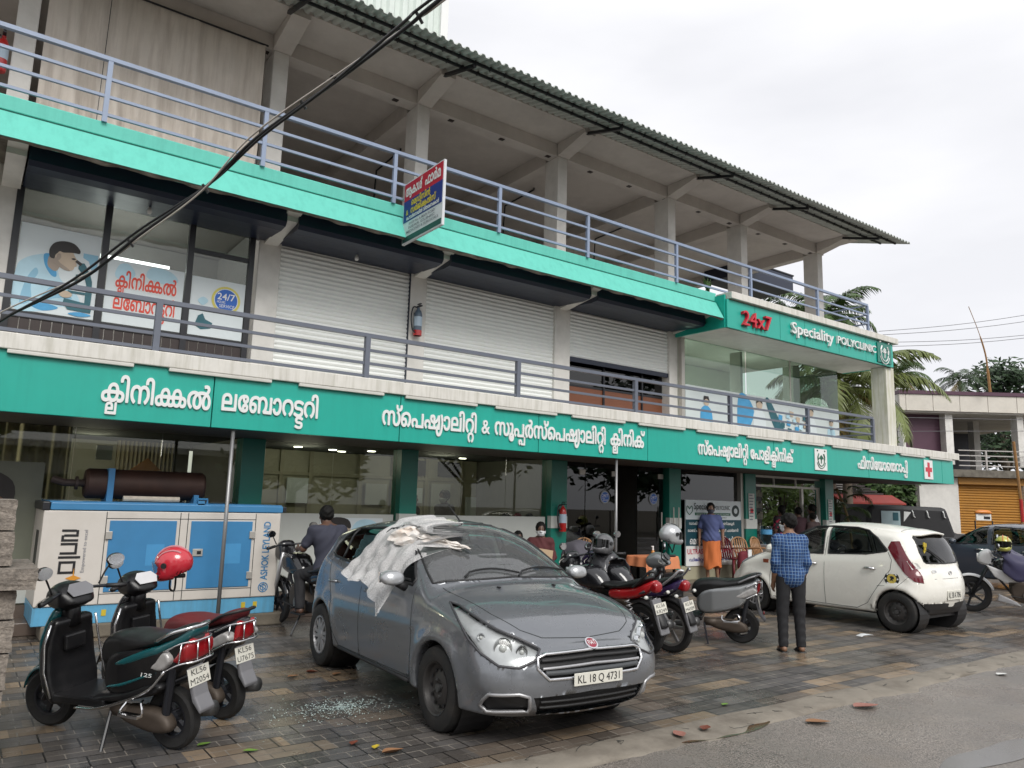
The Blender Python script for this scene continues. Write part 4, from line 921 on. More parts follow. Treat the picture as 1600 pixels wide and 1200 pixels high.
# ------------------------------------------------------------------ overhead cables
CB = M('black cable', (.008, .008, .009), .45, bump=.2); CW = M('pale cable', (.45, .42, .38), .5)
base = [(-.75, 10.9, 2.52), (-.3, 9.6, 2.88), (.18, 8.5, 3.24), (.73, 7.6, 3.55), (1.06, 6.95, 3.86), (1.40, 6.35, 4.17), (1.63, 5.8, 4.48), (1.93, 5.0, 4.70), (2.17, 4.3, 4.89), (2.30, 3.85, 5.0), (3.2, 1.0, 5.7), (4.6, -3.5, 6.8), (6.2, -8.5, 8.0)]
def strand(nm, dy, amp, ph, r, mat, lab):
    c = cat(base, 10); pts = []
    for i, p in enumerate(c):
        s = i*.13+ph; am = amp*(1+1.6*max(0, 1-i/38)); pts.append((p[0]+am*math.sin(s)*.9-.25*am, p[1]+dy+am*math.cos(s), p[2]+am*math.sin(s+1)*.9))
    return tag(MB().tube(pts, r, 8).build(nm, mat, None, True), lab, 'cable')
o = strand('overhead_cable', 0, .008, 0, .0135, CB, 'thick black overhead cable running from lower left to the top, the heaviest of the bundle')
ties = MB()
for t in (.32, .42, .55, .68): 
    q = cat(base, 10); p = q[int(t*len(q))]; ties.tube([(p[0]-.02, p[1]-.02, p[2]+.03), (p[0]+.03, p[1]-.02, p[2]-.03)], .012, 6)
ties.build('cable_tie', CB, o)
strand('overhead_cable', -.02, .055, .8, .011, CB, 'thinner black overhead cable twisting loosely round the heavy one')
strand('overhead_cable', -.03, .045, 3.3, .007, CW, 'pale thin overhead cable twisted along the black cables')
# ------------------------------------------------------------------ surroundings: neighbour, shed, trees, wires
FW = Vector((math.sin(.62797), math.cos(.62797), 0)); RT = Vector((math.cos(.62797), -math.sin(.62797), 0))
def gp(px, d): v = FW*d + RT*((px-800)/1182*d); return (v.x, v.y)
nb = gp(1400, 30); NBz = -.62797
Nb = thing('neighbour_building', 'two storey shop block with a cream fascia, purple panel and mustard shutters', 'building', (*nb, 0), NBz)
k = 30/1182
def nbx(px): return (px-1400)*k
CRM = M('cream cladding', (.62, .585, .52), .45, dirt_or_haze=.2, dirtcol=(.4, .36, .3)); PUR = M('purple panel', (.085, .035, .06), .5, var=.15); MUS = M('mustard shutter', (.42, .20, .035), .5, dirt_or_haze=.2)
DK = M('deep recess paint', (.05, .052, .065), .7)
def npart(nm, mb, mat, par=None, **kw): return mb.build(nm, mat, par or Nb, **kw)
for a, b in ((0, 10), (10, 52), (52, 93.5), (93.5, 137), (137, 182), (182, 226), (226, 270), (270, 314)):
    npart('fascia_panel', MB().box(nbx(1400+a)+.01, nbx(1400+b)-.01, -.6, -.5, 5.66, 6.30), CRM)
npart('fascia_cap', MB().box(-.02, nbx(1715), -.65, 1, 6.31, 6.45), PUR)
npart('roof_slab', MB().box(0, nbx(1715), -.49, 8, 5.6, 6.3), WHT2)
for a, b in ((1409, 1413), (1476, 1487.5), (1588, 1598), (1690, 1702)): npart('column', MB().box(nbx(a), nbx(b), -.3, .1, 3.6, 5.6), WHT)
npart('purple_panel', MB().box(nbx(1413), nbx(1476), .1, .2, 3.4, 5.6), PUR)
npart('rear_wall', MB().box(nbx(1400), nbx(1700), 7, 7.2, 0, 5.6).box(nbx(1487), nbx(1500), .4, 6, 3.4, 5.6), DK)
npart('inner_column', MB().box(nbx(1575), nbx(1585), 2, 2.4, 3.4, 5.6), WHT2); npart('inner_column', MB().box(nbx(1556), nbx(1566), 4, 4.3, 3.4, 5.6), WHT2)
npart('balcony_slab', MB().box(nbx(1404), nbx(1715), -.6, 7, 3.12, 3.4), LIP)
rl = MB()
for z in (4.15, 3.95, 3.75, 3.56): rl.box(nbx(1488), nbx(1715), -.56, -.52, z-.02, z+.02)
for x in (1530, 1591, 1650): rl.box(nbx(x)-.03, nbx(x)+.03, -.57, -.51, 3.4, 4.15)
npart('balcony_rail', rl, M('pale rail', (.42, .4, .38), .5))
npart('shop_wall', MB().box(nbx(1430), nbx(1490), -.3, 0, 0, 3.1), WHT2)
npart('lintel_band', MB().box(nbx(1490), nbx(1715), -.35, -.05, 2.85, 3.11), MUS)
sv_ = MB(); prof = []
for i in range(28): prof += [(-.1, .1+i*.1), (-.14, .13+i*.1), (-.14, .17+i*.1), (-.1, .2+i*.1)]
sv_.add([(x, y, z) for y, z in prof for x in (nbx(1492), nbx(1590))], [(2*i, 2*i+1, 2*i+3, 2*i+2) for i in range(len(prof)-1)]); npart('roller_shutter', sv_, MUS)
npart('shop_column', MB().box(nbx(1590), nbx(1602), -.35, 0, 0, 2.85), WHT2); npart('roller_shutter', MB().box(nbx(1602), nbx(1700), -.2, -.1, 0, 2.85), MUS)
rt = thing('roof_water_tank', 'low cream water tank on the roof of the shop block', 'tank', (*gp(1445, 31.5), 6.3), NBz)
MB().lathe([(.001, 0), (.5, 0), (.55, .06), (.55, .3), (.5, .4), (.2, .46), (.001, .48)], 20).build('tank', M('cream plastic', (.55, .52, .42), .5), rt, True); MB().tube([(-1.0, 0, 0), (-1.0, 0, .55), (-.4, 0, .55)], .03, 6).tube([(-1.2, 0, 0), (-1.2, 0, .6)], .025, 6).build('pipe', M('white pipe', (.6, .6, .6), .4), rt)
# shed with a red sheet and tiled lean-to behind the yard
sd_ = thing('tin_shed', 'low shed with a dark tiled lean-to roof and a red sheet eave', 'shed', (*gp(1350, 25), 0), NBz); k2 = 25/1182
def q2(px): return (px-1350)*k2
MB().box(q2(1338), q2(1393), .1, 2.4, 0, 1.8).build('tin_wall', M('grey tin wall', (.25, .26, .26), .6, metal=.2, dirt_or_haze=.5, dscale=2), sd_); MB().box(q2(1300), q2(1338), .3, 2.4, 0, 1.8).build('dark_opening', BLK, sd_)
MB().prism([(-.6, 1.92), (-.6, 1.97), (.3, 2.24), (.3, 2.18)], q2(1305), q2(1400), 'yz').build('red_sheet', M('red roof sheet', (.30, .035, .025), .55, var=.3, dirt_or_haze=.3), sd_)
tl_ = MB()
for i in range(7): tl_.box(q2(1300)+i*.05, q2(1372)+.32-i*.1, .3+i*.22, .54+i*.22, 2.24+i*.09, 2.30+i*.09)
tl_.build('tiled_roof', M('dark roof tile', (.06, .05, .05), .8, var=.4), sd_)
wb = thing('white_house', 'plain white house behind the tiled shed', 'house', (*gp(1335, 31), 0), NBz)
MB().box(-1.6, .85, 0, 5, 0, 4.2).build('wall', WHT, wb); MB().box(-.1, .6, -.03, 0, 2.75, 2.95).build('vent', M('vent shade', (.3, .27, .24), .8), wb)
MB().box(-1.8, 1.05, -.3, 5.2, 4.2, 4.35).build('roof', LIP, wb)
# palms and trees
LEAFM = [M('palm leaf green', (.055, .10, .022), .5, var=.5, scale=2), M('palm leaf pale', (.13, .16, .045), .5, var=.4, scale=2), M('palm leaf dark', (.03, .06, .018), .5, var=.4, scale=2), M('palm leaf dry', (.26, .19, .06), .7, var=.4)]
def frond(m, root, az, el, L, droop, nl, ll, rnd):
    pts = []; p = Vector(root); e = el; n = 14
    for i in range(n+1):
        pts.append(p.copy()); d = Vector((math.cos(az)*math.cos(e), math.sin(az)*math.cos(e), math.sin(e))); p = p+d*(L/n); e -= droop/n*(.6+1.0*i/n)
    m.tube(pts, [.028*(1-.85*i/n) for i in range(n+1)], 4)
    side = Vector((-math.sin(az), math.cos(az), 0))
    for k in range(nl):
        t = .12+.87*k/nl; i = min(int(t*n), n-1); f = t*n-i; c = pts[i].lerp(pts[i+1], f); tan = (pts[i+1]-pts[i]).normalized(); upv = side.cross(tan)
        l = ll*math.sin(math.pi*(.12+.82*t))*rnd.uniform(.8, 1.1)
        for sg_ in (-1, 1):
            d = (side*sg_*rnd.uniform(.75, 1.0)+tan*.65-Vector((0, 0, rnd.uniform(.25, .75)))).normalized(); wv = tan*.02*ll/.6
            mid = c+d*l*.55+Vector((0, 0, .03)); tip = c+d*l-Vector((0, 0, .16*l))
            m.add([c-wv, c+wv, mid+wv*1.2, mid-wv*1.2, tip], [(0, 1, 2, 3), (3, 2, 4)])
def palm(lab, xy, H, L, nf, seed, mat, grp=None, nl=34, ll=.6, lean=(.3, .2), el0=1.25):
    rnd = random.Random(seed); t = thing('palm_tree', lab, 'palm tree', (*xy, 0), 0, grp)
    tp = [(lean[0]*s*s, lean[1]*s*s, H*s) for s in [i/10 for i in range(11)]]
    MB().tube(tp, [.17-.06*i/10 for i in range(11)], 8).build('trunk', M('palm trunk', (.16, .13, .10), .9, var=.3, scale=8, bump=.4), t, True)
    m = MB(); m2 = MB()
    for k in range(nf):
        az = k*2.399+rnd.uniform(-.2, .2); el = el0-1.75*(k/nf)+rnd.uniform(-.1, .1)
        frond(m2 if (k > nf*.86) else m, tp[-1], az, el, L*rnd.uniform(.85, 1.1), 1.5+rnd.uniform(0, .6), nl, ll, rnd)
    m.build('crown', mat, t, fix=False); m2.build('old_fronds', LEAFM[3], t, fix=False)
    return t
palm('large palm with long drooping fronds hanging behind the white corner column', gp(1325, 24), 5.6, 3.3, 26, 1, LEAFM[1], nl=60, ll=.8, el0=1.1)
palm('palm crown rising behind the right end of the upper railing', gp(1300, 25.5), 8.3, 2.2, 22, 2, LEAFM[0], nl=44)
palm('tall dark palm left of the cream fascia beyond the corner column', gp(1406, 40), 8.9, 2.6, 26, 3, LEAFM[0], nl=44)
palm('thin palm behind the parapet with a white sky gap round it', gp(1250, 29), 9.2, 1.9, 12, 4, LEAFM[2], nl=34)
palm('small far palm above the roof of the shop block', gp(1511, 56), 11.6, 2.3, 18, 5, LEAFM[2])
TR = [M('tree leaf mid', (.05, .095, .022), .6, var=.6, scale=1.5), M('tree leaf dark', (.022, .05, .016), .6, var=.5, scale=1.5), M('tree leaf bright', (.12, .19, .03), .6, var=.5, scale=1.5)]
BARK = M('bark', (.10, .08, .06), .9, var=.3, bump=.5)
def tree(lab, xy, H, cr, seed, mat, n=5200, ls=.22, base=.35, cat_='tree', nm='leafy_tree', grp=None):
    rnd = random.Random(seed); t = thing(nm, lab, cat_, (*xy, 0), 0, grp); m = MB(); tk = MB(); hb = H*base
    tk.tube([(0, 0, -.1), (.05, .02, hb), (0, .1, H*.8)], [cr*.07, cr*.055, cr*.015], 7)
    cl = []
    for k in range(22):
        a = rnd.uniform(0, 6.28); r = cr*math.sqrt(rnd.random())*.85; z = hb+(H-hb)*(.12+.8*rnd.random()); f = math.sin(math.pi*min(1, max(.1, (z-hb)/(H-hb)*.9+.08)))
        c = Vector((r*f*math.cos(a), r*f*math.sin(a), z)); cl.append((c, cr*rnd.uniform(.22, .42))); tk.tube([(0, .05, hb*.9+.1*k/22*H), tuple(c*.5+Vector((0, 0, hb*.6))), tuple(c)], [cr*.02, cr*.013, .01], 5)
    vs = []; fs = []
    for k in range(n):
        c, r = cl[k % len(cl)]; d = Vector((rnd.gauss(0, 1), rnd.gauss(0, 1), rnd.gauss(0, .8))); d = d.normalized()*r*rnd.random()**.45; p = c+d
        u = Vector((rnd.uniform(-1, 1), rnd.uniform(-1, 1), rnd.uniform(-.6, .6))).normalized(); q = u.orthogonal().normalized(); s = ls*rnd.uniform(.6, 1.3)
        i = len(vs); vs += [p-u*s, p+q*s*.42, p+u*s, p-q*s*.42]; fs.append((i, i+1, i+2, i+3))
    m.add(vs, fs); tk.build('trunk', BARK, t, True); m.build('crown', mat, t, fix=False); return t
tree('broad dark tree far behind the shop block at the right', gp(1575, 62), 14.4, 4.6, 11, TR[1], 5200, .30)
tree('low green tree behind the roof tank of the shop block', gp(1455, 60), 12.6, 3.0, 12, TR[0], 3600, .28)
tree('dark tree between the tiled shed and the white shop wall', gp(1400, 36), 4.6, 2.2, 13, TR[1], 3600, .17, .1)
tree('bright leafy bush seen through the open counter of the clinic', gp(1222, 27), 3.6, 2.3, 14, TR[2], 4200, .13, .12)
tree('dense green tree below the drooping palm beside the clinic', gp(1335, 29), 5.6, 2.0, 15, TR[0], 4200, .16, .15)
tree('dark tree behind the clinic seen past its right corner', gp(1375, 46), 8.2, 2.6, 16, TR[1], 3000, .24, .2)
tree('wide hedge tree behind the counter at the far side of the clinic', gp(1180, 33), 4.6, 3.2, 19, TR[0], 3600, .18, .1)
# drooping branch at the corner pillar
bs = thing('leafy_plant', 'ragged leafy plant with a bent pale stem beside the last green pillar', 'plant', (*gp(1322, 21.5), 0)); rnd = random.Random(8); m = MB()
MB().tube(cat([(.25, 0, 0), (.2, 0, .8), (0, 0, 1.6), (-.3, .1, 2.3)], 4), .035, 6).build('stem', M('pale stem', (.28, .2, .10), .8), bs, True)
for k in range(11): frond(m, (-.3*k/11+.1, 0, 2.3-.12*k), k*2.4, .5, .85, 1.9, 22, .3, rnd)
m.build('leaves', LEAFM[0], bs, fix=False)
# poles and wires at the right
bp_ = thing('bent_pole', 'thin rusty pole leaning and bent at its top above the shop roof', 'pole', (*gp(1557, 29), 6.4))
MB().tube(cat([(0, 0, 0), (-.08, 0, .8), (-.2, 0, 1.5), (-.45, .1, 2.4), (-.9, .2, 3.3)], 5), [.05]*6+[.03]*8+[.012]*7, 6).build('shaft', M('rusty pole', (.30, .16, .06), .8, var=.4), bp_)
b2 = thing('roadside_pole', 'rusty striped pole in front of the mustard shutter', 'pole', (*gp(1594, 24), 0)); MB().tube([(0, 0, 0), (-.05, 0, 2.2), (-.28, 0, 4.0)], .045, 8).build('shaft', M('rusty pole', (.30, .16, .06), .8, var=.4), b2); MB().tube([(-.035, 0, 1.5), (-.05, 0, 2.2)], .05, 8).build('red_band', REDP, b2)
for i, (p0, p1, lab) in enumerate(((516, 488, 'highest thin power line at the right'), (522, 498, 'second thin power line from the top'), (534, 519, 'third thin power line from the top'), (541, 524, 'fourth thin power line from the top'), (654, 657, 'thin wire across the upper shop columns'), (676, 675, 'lowest thin wire across the purple panel'))):
    d = 27; xa, xb = 1385 if i < 4 else 1405, 1690; 
    za = 1.68+(805-3-p0)/1182*d; zb = 1.68+(805+4-(p1+(p1-p0)*.45))/1182*d
    a = gp(xa, d); b = gp(xb, d); pts = [(a[0]+(b[0]-a[0])*t, a[1]+(b[1]-a[1])*t, za+(zb-za)*t-.12*math.sin(math.pi*t)*(i < 4)) for t in [j/8 for j in range(9)]]
    tag(MB().tube(pts, .011, 4).build('power_line', M('wire grey', (.10, .10, .11), .6)), lab, 'wire')
# across the road, seen only as reflections in the shop glass
ob = thing('opposite_house', 'white house with a flat canopy across the road, mirrored in the shop windows', 'house', (4, -20, 0)); MB().box(-6, 8, -6, 0, 0, 3.6).build('wall', WHT, ob); MB().box(-6.5, 8.5, -6.2, 1.2, 3.6, 3.9).box(-6.2, 8.2, .9, 1.1, 0, 1.1).build('canopy', WHT, ob)
wd_ = MB()
for x in (-4, -1, 2, 5): wd_.box(x, x+1.4, .0, .05, 1.0, 2.4)
wd_.build('window', DK, ob)
for i, (x, y, H, c) in enumerate(((-9, -17, 10, 4.4), (14, -16, 9, 4.2), (24, -15, 11, 4.8), (36, -14, 10, 4.6), (-1, -28, 12, 5))):
    tree(['leafy tree at the left end of the row across the road', 'leafy tree right of the house across the road', 'tallest tree of the row across the road', 'leafy tree at the right end of the row across the road', 'tree behind the house across the road'][i], (x, y), H, c, 40+i, TR[i % 2], 2600, .38, .2, grp='trees across the road')
# ------------------------------------------------------------------ cars
TYRE = M('tyre rubber', (.012, .012, .012), .8, var=.3, scale=20, dirt_or_haze=.4, dirtcol=(.06, .05, .04), dscale=4); STEEL = M('black steel rim', (.055, .052, .05), .5, metal=.4, var=.3, dirt_or_haze=.3, dirtcol=(.08, .06, .05)); SILV = M('silver plastic trim', (.42, .42, .43), .35, metal=.6, var=.08, dirt_or_haze=.2)
CHROME = M('chrome', (.75, .75, .76), .12, metal=1, var=.02); RUB = M('black rubber trim', (.014, .014, .015), .5); PLAS = M('black bumper plastic', (.02, .02, .021), .6, var=.2)
PLATE = M('plate white', (.66, .65, .58), .45, dirt_or_haze=.25, dirtcol=(.35, .3, .22), dscale=6); PINK = M('plate ink', (.012, .012, .014), .5)
WGL = glass('car glass', (.30, .35, .34), .95, .01, 1.55); WSG = glass('wet windscreen', (.42, .47, .45), .95, .02, 1.75, dirt_or_haze=.16); DARKG = glass('dark tinted glass', (.10, .115, .12), .95, .01, 1.55)  # wet windscreen gets the painted pale haze; the other panes stay clear
LAMPG = glass('lamp glass', (.88, .9, .9), .9, .02, 1.45); SEAT = M('dark seat fabric', (.03, .032, .036), .85); HUBRED = M('red tail lens', (.28, .008, .012), .15, coat=.5); CLR = M('clear lens', (.55, .55, .52), .12, coat=.5); AMB = M('amber lens', (.6, .2, .02), .2)
def poly_seg(poly, step=.03):
    out = []; n = len(poly)
    for i in range(n):
        a, b = poly[i], poly[(i+1) % n]; k = max(1, int(math.hypot(b[0]-a[0], b[1]-a[1])/step)); out += [(a[0]+(b[0]-a[0])*j/k, a[1]+(b[1]-a[1])*j/k) for j in range(k)]
    return out
class Shell:
    """a closed surface from which panels (glass, lamps, grilles) are split off as parts of their own"""
    def __init__(s, P, Q): s.P = P; s.Q = Q; s.keep = np.ones(len(Q), bool); s.bvh = BVHTree.FromPolygons([Vector(p) for p in P], [tuple(q) for q in Q])
    def axes(s, d):
        if d == 'side': return (lambda p: (p[:, 0], p[:, 2])), (lambda u, v, t: (u, t, v)), (0, 1, 0)
        if d == 'front': return (lambda p: (p[:, 1], p[:, 2])), (lambda u, v, t: (t, u, v)), (1, 0, 0)
        if d == 'top': return (lambda p: (p[:, 0], p[:, 1])), (lambda u, v, t: (u, v, t)), (0, 0, 1)
        a = d; c, sn = math.cos(a), math.sin(a)  # horizontal direction at angle a
        return (lambda p: (-p[:, 0]*sn+p[:, 1]*c, p[:, 2])), (lambda u, v, t: (-u*sn+t*c, u*c+t*sn, v)), (c, sn, 0)
    def normals(s):
        a = s.P[s.Q]; n = np.cross(a[:, 2]-a[:, 0], a[:, 3]-a[:, 1]); return n/np.maximum(np.linalg.norm(n, axis=1, keepdims=True), 1e-9)
    def cast(s, d, sg, u, v):
        f, g, ax = s.axes(d); o = Vector(g(u, v, 6*sg)); h = s.bvh.ray_cast(o, -sg*Vector(ax)); return (h[0], h[1]) if h[0] else (None, None)
    def snap(s, d, sg, poly, tol):
        f, g, ax = s.axes(d); used = np.unique(s.Q[s.keep]); p = s.P[used]; u, v = f(p)
        t = p@np.array(ax)*sg; cand = np.where((pdist(u, v, poly) < tol) & (t > (0 if d == 'side' else -9)))[0]
        ps = np.array(poly)
        for i in cand:
            q = np.array([u[i], v[i]]); best = None
            a = ps; b = np.roll(ps, -1, 0); ab = b-a; tt = np.clip(((q-a)*ab).sum(1)/np.maximum((ab**2).sum(1), 1e-12), 0, 1); c = a+ab*tt[:, None]; k = ((c-q)**2).sum(1).argmin()
            h, nn = s.cast(d, sg, c[k][0], c[k][1])
            if h is not None and (h-Vector(p[i])).length < .07: s.P[used[i]] = h
    def split(s, d, sg, poly, tol=.012, nmin=.12, minpos=None, remove=True):
        s.snap(d, sg, poly, tol); f, g, ax = s.axes(d); c = s.P[s.Q].mean(1); u, v = f(c); n = s.normals()@np.array(ax)*sg
        m = s.keep & pinside(u, v, poly) & (n > nmin) & ((c@np.array(ax)*sg) > (minpos if minpos is not None else (0 if d == 'side' else -9)))
        m = s.big(m)
        if remove: s.keep &= ~m
        return s.Q[m]
    def big(s, m):
        ix = np.where(m)[0]; lab = {}; par = {}
        def fd(a):
            while par[a] != a: par[a] = par[par[a]]; a = par[a]
            return a
        for i in ix:
            q = s.Q[i].tolist()
            for v in q: par.setdefault(v, v)
            r0 = fd(q[0])
            for v in q[1:]:
                r1 = fd(v)
                if r1 != r0: par[r1] = r0
        roots = [fd(int(s.Q[i][0])) for i in ix]; cnt = {}
        for r in roots: cnt[r] = cnt.get(r, 0)+1
        m = m.copy()
        for i, r in zip(ix, roots):
            if cnt[r] < max(cnt.values())*.25: m[i] = False
        return m
    def mesh(s, name, Q, off=0.0):
        ids, inv = np.unique(Q, return_inverse=True); P = s.P[ids].copy()
        if off:
            n = np.zeros_like(P); a = P[inv.reshape(Q.shape)]; fn = np.cross(a[:, 2]-a[:, 0], a[:, 3]-a[:, 1])
            for k in range(4): np.add.at(n, inv.reshape(Q.shape)[:, k], fn)
            P += off*n/np.maximum(np.linalg.norm(n, axis=1, keepdims=True), 1e-9)
        return to_mesh(name, P, inv.reshape(Q.shape))
    def part(s, name, Q, mat, par, off=0.0): return link(name, s.mesh(name, Q, off), mat, par, True)
    def strip(s, name, d, sg, line, r, mat, par, closed=True, off=.001, n=5, step=.03):
        pts = poly_seg(line, step) if closed else [p for a, b in zip(line, line[1:]) for p in [(a[0]+(b[0]-a[0])*j/6, a[1]+(b[1]-a[1])*j/6) for j in range(6)]]+[line[-1]]
        out = []
        for u, v in pts:
            h, nn = s.cast(d, sg, u, v)
            if h is not None: out.append(h+nn*off)
        if len(out) < 3: return None
        m = MB().tube(out, r, n, closed); return m.build(name, mat, par, True)
def diag(sh, sy, poly, a):
    f, g, ax = sh.axes(a); out = []
    for u, v in poly_seg(poly, .05):
        h, n = sh.cast('side', sy, u, v)
        if h is not None: p = f(np.array([h])); out.append((float(p[0][0]), float(p[1][0])))
    return out
def wheel(par, c, r, w, side, kind, nm='wheel', seed=0):
    """axle along local y; outer face towards side (+1/-1)"""
    A = Matrix.Translation(c) @ Matrix.Rotation(R_(-90*side), 4, 'X')
    rr = r*.64
    o = MB().lathe([(rr, -w*.45), (r*.86, -w*.5), (r*.965, -w*.42), (r, -w*.25), (r, w*.25), (r*.965, w*.42), (r*.86, w*.5), (rr, w*.45), (rr*.97, w*.3), (rr*.97, -w*.3)], 40, A, True).build(nm, TYRE, par, 'auto')
    gr = MB()
    if kind == 'steel':
        MB().lathe([(rr*.99, w*.46), (rr*.93, w*.42), (rr*.88, w*.25), (rr*.74, w*.16), (rr*.55, w*.24), (rr*.36, w*.30), (rr*.2, w*.24), (.001, w*.24)], 32, A, cap=False).build('rim', STEEL, o, 'auto')
        for k in range(12):
            a = k*math.pi/6; gr.lathe([(.011, w*.24), (.016, w*.275), (.001, w*.28)], 8, A @ Matrix.Translation((rr*.68*math.cos(a), rr*.68*math.sin(a), -w*.03)))
        gr.build('vent_hole', RUB, o)
        b = MB()
        for k in range(4):
            a = k*math.pi/2+.4; b.lathe([(.011, w*.27), (.011, w*.34), (.001, w*.35)], 6, A @ Matrix.Translation((rr*.3*math.cos(a), rr*.3*math.sin(a), 0)))
        b.lathe([(.03, w*.24), (.03, w*.36), (.001, w*.37)], 14, A); b.build('wheel_nut', M('dull nut', (.1, .1, .1), .5, metal=.5), o)
    else:
        MB().lathe([(rr*.99, w*.46), (rr*.9, w*.44), (rr*.86, w*.22), (.001, w*.2)], 32, A, cap=False).build('rim', RUB, o, 'auto')
        s_ = MB()
        n = 6
        for k in range(n):
            a = 2*math.pi*k/n
            for sg_ in (-1, 1):
                p = [(.2*rr, -.02+.012*sg_), (.2*rr, .02+.012*sg_), (.93*rr, .012+.036*sg_), (.93*rr, -.014+.036*sg_)]
                q = [(x*math.cos(a)-y*math.sin(a), x*math.sin(a)+y*math.cos(a)) for x, y in p]
                s_.prism(q, w*.40, w*.30, 'xy', A)
        s_.lathe([(rr*.99, w*.30), (rr*.99, w*.45), (rr*.88, w*.45), (rr*.86, w*.3)], 32, A, True).lathe([(rr*.24, w*.3), (rr*.24, w*.42), (.001, w*.44)], 16, A); s_.build('wheel_cover', SILV, o)
    return o
def plate(par, nm, c, ang, w, h, lines, off=.012, tilt=0):
    """number plate, text readable from local direction ang (the plate faces that way)"""
    F = Matrix.Translation(c) @ Matrix.Rotation(ang, 4, 'Z') @ Matrix.Rotation(tilt, 4, 'X')
    p = MB().box(-w/2, w/2, 0, .006, -h/2, h/2, F).build(nm, PLATE, par, bevel=.003)
    m = MB(); n = len(lines)
    for i, t in enumerate(lines):
        hh = h*.62/n if n > 1 else h*.6; z = h/2-(i+.5)*h/n-hh/2
        ww = w*(.86 if n == 1 else min(.86, .17*len(t)+.02))
        put_text(m, latin(t, .0), F @ Matrix.Translation((0, -.0025, 0)), -ww/2, ww/2, z, hh, 0, .67)
    m.build('plate_lettering', PINK, p); return p
def car_shell(front, upper, rear, lower, Wp, S, belt, axles, ra, p=2.6, R=(.38, .17, .30, .07), h=.022, L=4.0, flare=.02, wmax=.9):
    fr, up, re, lw = cat(front, 5), cat(upper, 5), cat(rear, 5), cat(lower, 3); loop = fr[:-1]+up[:-1]+re[:-1]+lw[:-1]
    Wf, Sf, Bf = lin(Wp), lin(S), lin(belt)
    def F(x, y, z):
        ins = np.where(pinside(x, z, loop), 1, -1); q = 0
        for g, r in zip((fr, up, re, lw), R):
            d = pdist(x, z, g, False)*ins; q = q+np.clip(1-d/r, 0, None)**5
        q = q**.2
        W = Wf(x)*Sf(z-Bf(x))
        for ax in axles:
            rr = np.sqrt((x-ax[0])**2+(z-ax[1])**2); W = W+flare*np.exp(-((rr-ra-.03)/.07)**2)
        f = (((np.abs(y)/W)**p+q**p)**(1/p)-1)*.3
        for ax in axles:
            rr = np.sqrt((x-ax[0])**2+(z-ax[1])**2); cut = np.maximum(rr-ra, .48-np.abs(y))
            f = np.maximum(f, -cut)
        return f
    P, Q = snet(F, (min(a for a, b in loop)-.06, -wmax-.06, .05), (max(a for a, b in loop)+.06, wmax+.06, max(b for a, b in loop)+.08), h)
    E = np.unique(np.sort(np.concatenate([Q[:, [0, 1]], Q[:, [1, 2]], Q[:, [2, 3]], Q[:, [3, 0]]]), 1), axis=0); P0 = P.copy(); deg = np.bincount(E.ravel(), minlength=len(P))[:, None]
    for lam in (.5, -.52)*5:
        A = np.zeros_like(P); np.add.at(A, E[:, 0], P[E[:, 1]]); np.add.at(A, E[:, 1], P[E[:, 0]]); P = P+lam*(A/np.maximum(deg, 1)-P)
    return Shell(P, Q)
def seats(par, xs, z, w=.46, mat=None, dash=None):
    for x in xs:
        for y in (-.34, .34):
            s = blob('seat', [(x-.25, z), (x+.25, z-.02), (x+.3, z+.1), (x+.36, z+.5), (x+.46, z+.62), (x+.3, z+.62), (x+.18, z+.18), (x-.25, z+.14)], .23, mat or SEAT, par, .07, 3, y, .035)
            MB().ball((x+.43, y, z+.72), (.06, .13, .09)).build('headrest', mat or SEAT, s, True)
    if dash: 
        d = MB().prism([(dash[0], dash[1]), (dash[0]+.1, dash[1]+.05), (dash[0]+.45, dash[1]), (dash[0]+.5, dash[1]-.25), (dash[0], dash[1]-.3)], -.64, .64, 'xz').build('dashboard', PLAS, par)
        MB().tube([(dash[0]+.62+.04*math.sin(t*.4), .34+.18*math.cos(t*.4), dash[1]-.02+.17*math.sin(t*.4)) for t in range(16)], .014, 6, True).build('steering_wheel', RUB, d, True)
